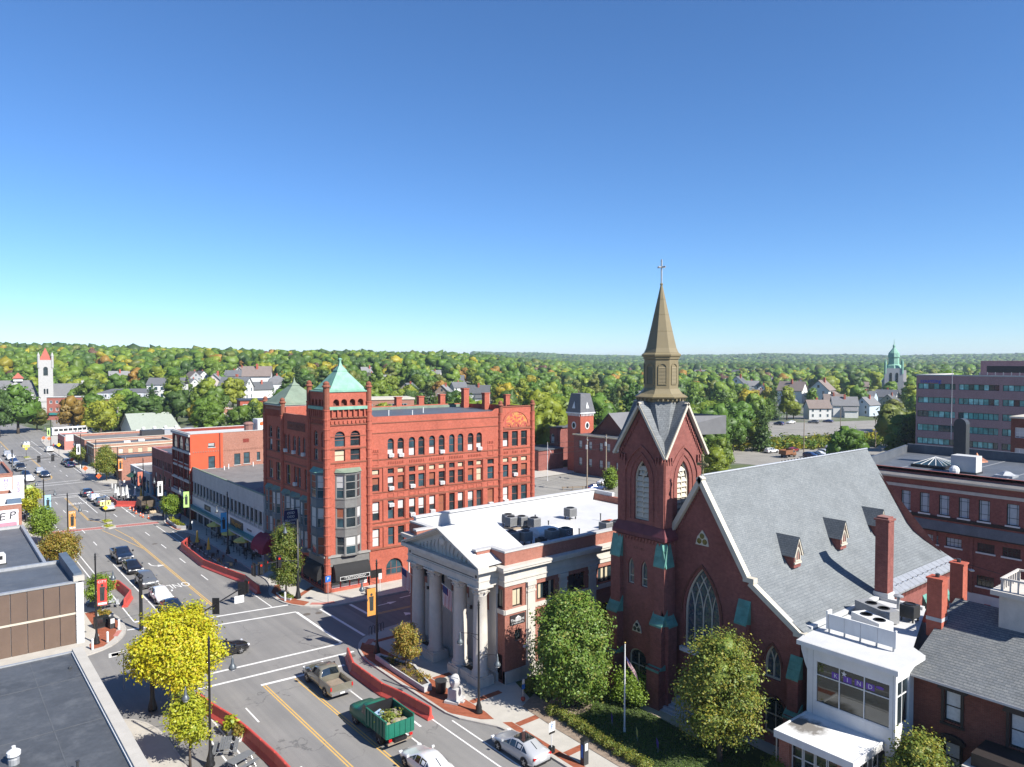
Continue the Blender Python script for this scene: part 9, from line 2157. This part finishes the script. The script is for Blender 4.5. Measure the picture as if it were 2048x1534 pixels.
mb.build('rubble', M('pale_dirt', (.42, .33, .22), .95, .25, 3), T); T.children[0]['kind'] = 'stuff'
for x, y, lb in ((33.0, 137.4, 'left of two white bollards by the lime tree'), (33.5, 137.2, 'right of two white bollards by the lime tree'), (32.3, 81.4, 'white bollard before the narrow street tree'), (15.5, 83.6, 'white bollard by the left corner bins'), (13.9, 80.5, 'white bollard between the red banner lamp and the kerb'), (12.4, 79.3, 'white bollard at the foot of the brown panelled building'), (31.5, 214, 'white post on the far right pavement'), (32.0, 177.2, 'white post at the far crossing')):
 T = thing('bollard', lb, 'bollard', (x, y, .13)); MB().lathe([(.11, 0), (.11, 1.0), (.07, 1.08)], n=10).build('shaft', WHITE, T); MB().lathe([(.15, 0), (.15, .05)], n=10).build('base', GALV, T)
def signpost(x, y, label, h, plates, pole=GALV):
 T = thing('sign_post', label, 'road sign', (x, y, .13)); MB().lathe([(.035, 0), (.035, h)], n=8).build('post', pole, T)
 for z0, z1, hw, mat, txt, tm in plates:
  p = MB().box(-hw, hw, -.05, -.035, z0, z1).build('plate', mat, T)
  if txt: place_text('lettering', txt, min(.5, (z1 - z0) * .8), tm, p, (0, -.055, (z0 + z1) / 2), (1, 0, 0), (0, 0, 1), .003)
 return T
BLUS = M('blue_sign_plate', (.02, .12, .42), .5, .05, 3)
signpost(35.8, 77.5, 'blue P parking sign before the tattoo shop', 3.3, [(2.5, 3.2, .33, BLUS, 'P', WHITE)]); T = signpost(34.4, 37.9, 'white parking notice on a weighted post beside the silver sedan', 2.2, [(1.5, 2.15, .3, WHITE, 'P', BLUS), (1.32, 1.46, .28, BLACK, None, None)], WHITE); MB().lathe([(.25, 0), (.25, .35)], n=10).build('weight', BLACK, T)
T = signpost(37.7, 45.0, 'blue accessible parking sign at the bank corner', 1.9, [(1.5, 1.85, .13, WHITE, None, None), (1.05, 1.45, .16, BLUS, None, None)]); MB().ball((0, 0, .25), .2).build('red_ball', M('red_ball', (.35, .06, .04), .6, .1, 3), T)
signpost(42.6, 77.7, 'white notice on a post beside the hydrant', 2.2, [(1.5, 2.2, .22, WHITE, None, None)], WHITE); signpost(34.1, 124.8, 'white meter post at the end of the flower bed', 1.6, [(1.2, 1.6, .15, WHITE, None, None)], WHITE); signpost(36.4, 152.0, 'white notice board under the dark brick block', 2.4, [(1.5, 2.3, .5, WHITE, 'A', BLUS)])
signpost(12.9, 68.0, 'blue and white street name sign left of the yellow tree', 3.4, [(3.0, 3.35, 1.1, WHITE, None, None), (3.05, 3.3, .9, BLUS, 'MAIN ST', WHITE)])
T = thing('parking_kiosk', 'black parking pay kiosk at the near right kerb', 'kiosk', (35.1, 35.3, .13)); MB().box(-.22, .22, -.18, .18, 0, 1.7).build('cabinet', DKMETAL, T); MB().box(-.26, .26, -.22, .22, 1.7, 1.78).build('hood', BLACK, T); MB().box(-.14, .14, -.2, -.181, 1.0, 1.5).build('panel', WHITE, T); MB().box(-.235, -.221, -.1, .1, .5, 1.4).build('panel', BLUS, T)
T = thing('fire_hydrant', 'small dark fire hydrant on the side street pavement', 'hydrant', (40.7, 77.6, .13)); MB().lathe([(.17, 0), (.17, .08), (.11, .1), (.11, .5), (.15, .52), (.13, .66), (.04, .76)], n=10).build('barrel', M('dark_hydrant', (.06, .035, .03), .6, .1, 4), T); MB().tube([(-.2, 0, .42), (.2, 0, .42)], .06, 8).build('nozzle', BLACK, T)
T = thing('litter_bin', 'black square litter bin beside the stone monument', 'bin', (33.4, 50.6, .13), .3); MB().lathe([(.42, .05), (.48, 1.0)], n=8).build('basket', BLACK, T); MB().lathe([(.52, 1.0), (.52, 1.08), (.35, 1.1)], n=8).build('rim', DKMETAL, T)
T = thing('stone_monument', 'carved pale stone monument on a stepped plinth before the bank', 'monument', (33.5, 48.7, .13), .5); MB().box(-.75, .75, -.6, .6, 0, .18).build('step', GRANITE, T); MB().box(-.48, .48, -.4, .4, .18, 1.1).build('plinth', GRANITE, T); MB().box(-.2, .2, -.85, -.55, 0, .12).build('foot_stone', GRANITE, T)
b = MB(); b.ball((0, 0, 1.6), .58, .42, .55, 14, 10); q = MB(); rr = random.Random(3); b.v = [(x * (1 + .08*math.sin(9*z + 3*x)), y * (1 + .1*math.sin(7*x + 5*z)), z + .04*math.sin(8*y + 6*x)) for x, y, z in b.v]; b.build('carving', GRANITE, T, True)
for x, y, lb, w_ in ((14.2, 85.5, 'long dark news rack at the left corner', 1.3), (15.0, 84.6, 'single grey news box with red and white front', .5)):
 T = thing('news_box', lb, 'news box', (x, y, .13), .15); MB().box(-w_/2, w_/2, -.3, .3, .1, 1.15).build('cabinet', BLACK if w_ > 1 else DKMETAL, T); MB().box(-w_/2 + .06, w_/2 - .06, -.31, -.3, .55, 1.05).build('window', CGLASS if w_ > 1 else WHITE, T); MB().box(-w_/2, w_/2, -.3, .3, 0, .1).build('base', DKMETAL, T)
T = thing('bike_rack', 'row of dark bicycles and racks at the corner before the bank', 'bike rack', (35.6, 66.0, .13), .2)
for k in range(5): MB().tube([(-.8 + k*.4, 0, 0), (-.8 + k*.4, 0, .75), (-.65 + k*.4, 0, .9), (-.5 + k*.4, 0, .75), (-.5 + k*.4, 0, 0)], .03, 5).build('hoop', BLACK, T)
def Mflag():
 m, t, b, N, L_ = nodes('striped_flag')
 tc = N.new('ShaderNodeTexCoord').outputs['UV']; sp = N.new('ShaderNodeSeparateXYZ'); L_.new(tc, sp.inputs[0])
 mm = N.new('ShaderNodeMath'); mm.operation = 'MULTIPLY'; mm.inputs[1].default_value = 6.5; L_.new(sp.outputs[1], mm.inputs[0]); fr = N.new('ShaderNodeMath'); fr.operation = 'FRACT'; L_.new(mm.outputs[0], fr.inputs[0])
 gt = N.new('ShaderNodeMath'); gt.operation = 'GREATER_THAN'; gt.inputs[1].default_value = .5; L_.new(fr.outputs[0], gt.inputs[0])
 c = mixc(N, L_, gt.outputs[0], (.62, .60, .58), (.36, .03, .04))
 a = N.new('ShaderNodeMath'); a.operation = 'LESS_THAN'; a.inputs[1].default_value = .4; L_.new(sp.outputs[0], a.inputs[0]); bq = N.new('ShaderNodeMath'); bq.operation = 'GREATER_THAN'; bq.inputs[1].default_value = .46; L_.new(sp.outputs[1], bq.inputs[0]); ab = N.new('ShaderNodeMath'); ab.operation = 'MULTIPLY'; L_.new(a.outputs[0], ab.inputs[0]); L_.new(bq.outputs[0], ab.inputs[1])
 c = mixc(N, L_, ab.outputs[0], c, (.03, .035, .12)); L_.new(c, b.inputs['Base Color']); setp(b, Roughness=.85)
 return m
FLAG = Mflag()
def flag(T, P, U, V, w_, h):
 nu, nv = 10, 7; me_v, me_f, uv = [], [], []
 U, V = Vector(U).normalized(), Vector(V).normalized(); N_ = U.cross(V)
 for i in range(nu + 1):
  for j in range(nv + 1):
   s, t = i/nu, j/nv; p = Vector(P) + U*(w_*s) + V*(h*t) + N_*(.09*math.sin(s*9 + t*1.5)*s) + Vector((0, 0, -.12*s*s)); me_v.append(tuple(p)); uv.append((s, 1 - t))
 for i in range(nu):
  for j in range(nv): me_f.append((i*(nv+1) + j, (i+1)*(nv+1) + j, (i+1)*(nv+1) + j+1, i*(nv+1) + j+1))
 me = bpy.data.meshes.new('flag_cloth'); me.from_pydata(me_v, [], me_f); ul = me.uv_layers.new()
 for lp in me.loops: ul.data[lp.index].uv = uv[lp.vertex_index]
 me.materials.append(FLAG); me.polygons.foreach_set('use_smooth', [True]*len(me.polygons)); link('flag_cloth', me, T)
def flagpole(x, y, h, label, z=.13):
 T = thing('flagpole', label, 'flagpole', (x, y, z)); MB().lathe([(.1, 0), (.09, .3), (.07, .32), (.045, h)], n=10).build('pole', WHITE, T); MB().ball((0, 0, h + .06), .08).build('finial', M('brass', (.45, .32, .1), .3, .1, 3, metal=.7), T); flag(T, (.05, 0, h - .9), (.5, -.3, -.85), (.3, -.1, -1), 1.5, .85)
flagpole(40.5, 36.5, 6.7, 'white flagpole with striped flag on the church lawn'); flagpole(112.4, 125.4, 9.0, 'white flagpole with striped flag in the rear lot', 0); flagpole(250, 99, 12.5, 'distant flagpole with striped flag near the dark trees', 0)
for y, lb in ((60.2, 'left of two striped flags angled out over the bank portico'), (53.0, 'right of two striped flags angled out over the bank portico')):
 T = thing('angled_flag', lb, 'flag', (38.2, y, 5.7)); MB().tube([(0, 0, 0), (-2.2, 1.4, 2.3)], .03, 6).build('staff', WHITE, T); MB().box(-.05, .28, -.08, .08, -.15, .15).build('bracket', BLACK, T); flag(T, (-2.1, 1.35, 2.2), (.02, -.02, -1), (.68, -.45, -.72), 1.8, 1.1)
for x, y, c, m_ in ((40.5, 37.8, 'purple', PURPLE), (40.3, 35.1, 'yellow', YELLOW), (40.3, 33.2, 'second purple', PURPLE)):
 T = thing('yard_sign', c + ' yard sign on the shaded lawn before the church', 'sign', (x, y, .15), .9); p = MB().box(-.32, .32, -.01, .01, .35, .8).build('board', m_, T); MB().box(-.2, .2, -.02, -.011, .5, .62).build('print', WHITE if m_ is PURPLE else BLINDT, p)
 for s in (-.2, .2): MB().lathe([(.012, 0), (.012, .35)], (s, 0, 0), 5).build('stake', GALV, T)
T = thing('crest_sign', 'navy hanging crest sign reading ODD FELLOWS BLOCK', 'sign', (36.0, 88.6, 0)); b = MB(); pts = [(-.85, 9.1), (.85, 9.1), (.95, 8.0), (.6, 7.1), (0, 6.9), (-.6, 7.1), (-.95, 8.0)]; b.ext([(x, -.06, z) for x, z in pts], (0, .12, 0)); NV = M('navy_sign', (.012, .014, .07), .5, .1, 3); b.build('board', NV, T); MB().tube([(-.9, 0, 9.3), (1.2, 0, 9.3)], .04, 6).build('bracket', BLACK, T)
for tx, z, sz in (('ODD', 8.25, .42), ('FELLOWS', 7.8, .38), ('BLOCK', 7.4, .34)): place_text('lettering', tx, sz, WHITE, T, (0, -.075, z), (1, 0, 0), (0, 0, 1), .004)
b = MB()
for k in range(3): b.tube([(-.3 + k*.3 + .17*math.cos(a*PI/5), -.075, 8.75 + .12*math.sin(a*PI/5)) for a in range(11)], .025, 4)
b.build('ring_emblem', WHITE, T)
def utility(x, y, h, label, cross=True, tr=True):
 T = thing('utility_pole', label, 'utility pole', (x, y, 0), .9); MB().lathe([(.16, 0), (.11, h)], n=8).build('pole', WOOD, T)
 if cross: MB().box(-1.2, 1.2, -.06, .06, h - .7, h - .55).build('crossarm', BLINDW, T)
 if tr:
  for s in (-.35, .35): MB().lathe([(.2, h - 2.6), (.22, h - 2.55), (.22, h - 1.8), (.1, h - 1.7)], (s, .15, 0), 10).build('transformer', GALV, T)
 return T
utility(109.2, 109.3, 11.8, 'wooden utility pole with transformers in the rear lot'); utility(121.5, 115.5, 11.0, 'wooden utility pole with pale crossarm before the brick station')
utility(207.6, 115.4, 10.2, 'tall pole in the car park by the red car', False, False); utility(236, 107, 9.8, 'dark pole at the row of parked cars', False, False); utility(228, 150, 12, 'pole between the two car parks', True, False); utility(265, 133, 11, 'second pole between the two car parks', False, False); utility(60, 318, 10, 'pole behind the green roof shop', True, True); utility(88, 300, 10, 'pole near the brick strip of shops', True, False)
T = thing('alley_lamp', 'wooden pole with curved street lamp before the long brick building', 'street lamp', (87.2, 31.0, 0)); MB().lathe([(.16, 0), (.12, 6.4)], n=8).build('pole', WOOD, T); MB().tube([(0, 0, 5.0), (.5, -.6, 5.4), (.9, -1.4, 5.3)], .04, 6).build('arm', GALV, T); MB().ball((.95, -1.5, 5.2), .2, .3, .15).build('lamp', LENS, T)
def wire(a, b, sag, label):
 pts = [Vector(a).lerp(Vector(b), t/10) + Vector((0, 0, -sag*4*(t/10)*(1 - t/10))) for t in range(11)]
 tag(MB().tube(pts, .03, 4).build('overhead_wire', BLACK), label, 'wire', 'overhead wires')
for dz in (0, -1.2, -2.2): wire((109.2, 109.3, 11.2 + dz), (70, 134, 9.5 + dz), .8, 'dark overhead wire from the rear lot pole towards the brick block'); wire((109.2, 109.3, 11.2 + dz), (121.5, 115.5, 10.4 + dz), .2, 'dark overhead wire between the two rear lot poles')
wire((207.6, 115.4, 9.6), (228, 150, 11.4), .6, 'overhead wire across the car park'); wire((87.2, 31, 6.2), (80, 5, 6.5), .4, 'thin wire running from the alley lamp pole'); wire((87.2, 31, 6.2), (75, 44, 7.5), .4, 'thin wire from the alley lamp pole to the church')
g = thing('guard_rail', 'low wooden guard rail in the rear lot', 'guard rail', (107, 114.5, 0), -.5)
for k in range(5): MB().box(k*2.2, k*2.2 + .18, -.09, .09, 0, .75).build('post', WOOD, g)
MB().box(-.2, 9.2, -.05, .05, .45, .7).build('rail', WOOD, g)
for x, y, c in ((84, 34.4, 'left'), (86, 29.0, 'right')):
 T = thing('bin_sign', c + ' small red notice in front of the long building', 'sign', (88.4, y - 1, 0)); MB().lathe([(.03, 0), (.03, 1.8)], n=6).build('post', GALV, T); MB().box(-.04, -.02, -.3, .3, 1.2, 1.8).build('plate', M('red_notice', (.4, .03, .03), .5, .05, 3), T)
def person(x, y, rz, top, bottom, label, pose=0.0, bend=0.0, z=.13, hat=None, hair=(.03, .02, .015), skin=(.42, .26, .19)):
 T = thing('person', label, 'person', (x, y, z), rz)
 V = [(0, 0, .92), (0, bend*.12, 1.15), (0, bend*.3, 1.38 - bend*.08), (0, bend*.38, 1.5 - bend*.1), (0, bend*.44, 1.64 - bend*.12),
  (-.1, 0, .88), (-.11, .12*pose + .02, .5), (-.11, .1*pose - .06, .09), (-.11, .1*pose + .12, .04), (.1, 0, .88), (.11, -.12*pose + .03, .5), (.11, -.26*pose - .03, .1), (.11, -.24*pose + .13, .04),
  (-.19, bend*.3, 1.4 - bend*.08), (-.25, bend*.3 - .06*pose, 1.12), (-.24, bend*.4 + .14 + .1*pose, .92), (.19, bend*.3, 1.4 - bend*.08), (.25, bend*.3 + .05*pose, 1.12), (.24, bend*.4 + .12 - .1*pose, .9)]
 R_ = [.15, .15, .16, .06, .11, .1, .075, .05, .045, .1, .075, .05, .045, .075, .05, .035, .075, .05, .035]
 E_ = [(0, 1), (1, 2), (2, 3), (3, 4), (0, 5), (5, 6), (6, 7), (7, 8), (0, 9), (9, 10), (10, 11), (11, 12), (2, 13), (13, 14), (14, 15), (2, 16), (16, 17), (17, 18)]
 me = bpy.data.meshes.new('body'); me.from_pydata(V, E_, []); o = link('body', me, T); md = o.modifiers.new('skin', 'SKIN'); 
 sv = me.skin_vertices[0].data if me.skin_vertices else None
 if sv is None:
  bpy.context.view_layer.objects.active = o; bpy.ops.mesh.customdata_skin_add(); sv = me.skin_vertices[0].data
 for q, r in zip(sv, R_): q.radius = (r, r * .8)
 sv[0].use_root = True
 o.modifiers.new('sub', 'SUBSURF').levels = 1; o.modifiers['sub'].render_levels = 1
 key = 'clothes_%d_%d' % (int(sum(top) * 1000), int(sum(bottom) * 1000))
 if key not in MATS:
  m, t, b, N, L_ = nodes(key); tc = N.new('ShaderNodeTexCoord').outputs['Object']; sp = N.new('ShaderNodeSeparateXYZ'); L_.new(tc, sp.inputs[0])
  r = N.new('ShaderNodeValToRGB'); r.color_ramp.interpolation = 'CONSTANT'; el = r.color_ramp.elements; el[0].color = (.03, .025, .02, 1); el[0].position = 0
  dv = N.new('ShaderNodeMath'); dv.operation = 'DIVIDE'; dv.inputs[1].default_value = 2.0; L_.new(sp.outputs[2], dv.inputs[0]); el[1].position = .05; el[1].color = (*bottom, 1); e = el.new(.46); e.color = (*top, 1); e = el.new(.735); e.color = (*skin, 1); L_.new(dv.outputs[0], r.inputs[0]); L_.new(r.outputs[0], b.inputs['Base Color']); setp(b, Roughness=.9); MATS[key] = m
 me.materials.append(MATS[key])
 hy, hz = bend*.44, 1.68 - bend*.12
 h = MB().ball((0, hy - .015, hz + .05), .115, .125, .11, 10, 7); h.build('hair' if not hat else 'hard_hat', M('hair_%d' % int(sum(hat or hair) * 1000), hat or hair, .7, .1, 5), T, True)
 MB().ball((0, hy + .1, hz - .03), .02, .03, .03, 6, 4).build('nose', M('skin_tone', skin, .6, .05, 5), T)
 return T
person(31.8, 144.4, .4, (.55, .70, .08), (.10, .10, .12), 'road worker in a lime vest bending beside the works truck', .3, .5, 0, (.75, .55, .05)); person(34.3, 133.0, 2.6, (.04, .05, .14), (.02, .02, .03), 'person in a dark blue jacket walking past the flower bed', .8)
person(33.7, 178.2, 2.9, (.08, .08, .1), (.05, .06, .12), 'left of two people standing at the far crossing, in dark clothes', .3); person(34.5, 177.7, 3.4, (.5, .48, .45), (.06, .08, .16), 'right of two people at the far crossing, in a pale top', .5); person(14.0, 118.5, 3.2, (.03, .035, .045), (.02, .02, .025), 'person in black on the left pavement beside the spreading tree', .5)
person(32.2, 268, .2, (.3, .05, .05), (.05, .05, .06), 'person in a red top on the far right pavement', .4)
def ordinals():
 from collections import defaultdict
 words = 'first second third fourth fifth sixth seventh eighth ninth tenth eleventh twelfth thirteenth fourteenth fifteenth sixteenth seventeenth eighteenth nineteenth twentieth'.split()
 g = defaultdict(list)
 for o in SC.objects:
  if o.parent is None and 'label' in o and o.get('kind') is None: g[o['label']].append(o)
 for lb, os_ in g.items():
  if 1 < len(os_) <= 20 and len(lb.split()) <= 12:
   os_.sort(key=lambda o: math.atan2(o.location.x, o.location.y))
   for k, o in enumerate(os_): o['label'] = lb + ', ' + (words[k] + ' from the left' if k else 'leftmost of its kind')
 for o in SC.objects:
  if o.parent is not None and o.name.split('.')[0] in ('corbel_course', 'dogtooth_course', 'dentil_course', 'rubbish', 'graffiti', 'bay_roof', 'relief', 'bracket_course'): o['kind'] = 'stuff'
ordinals()
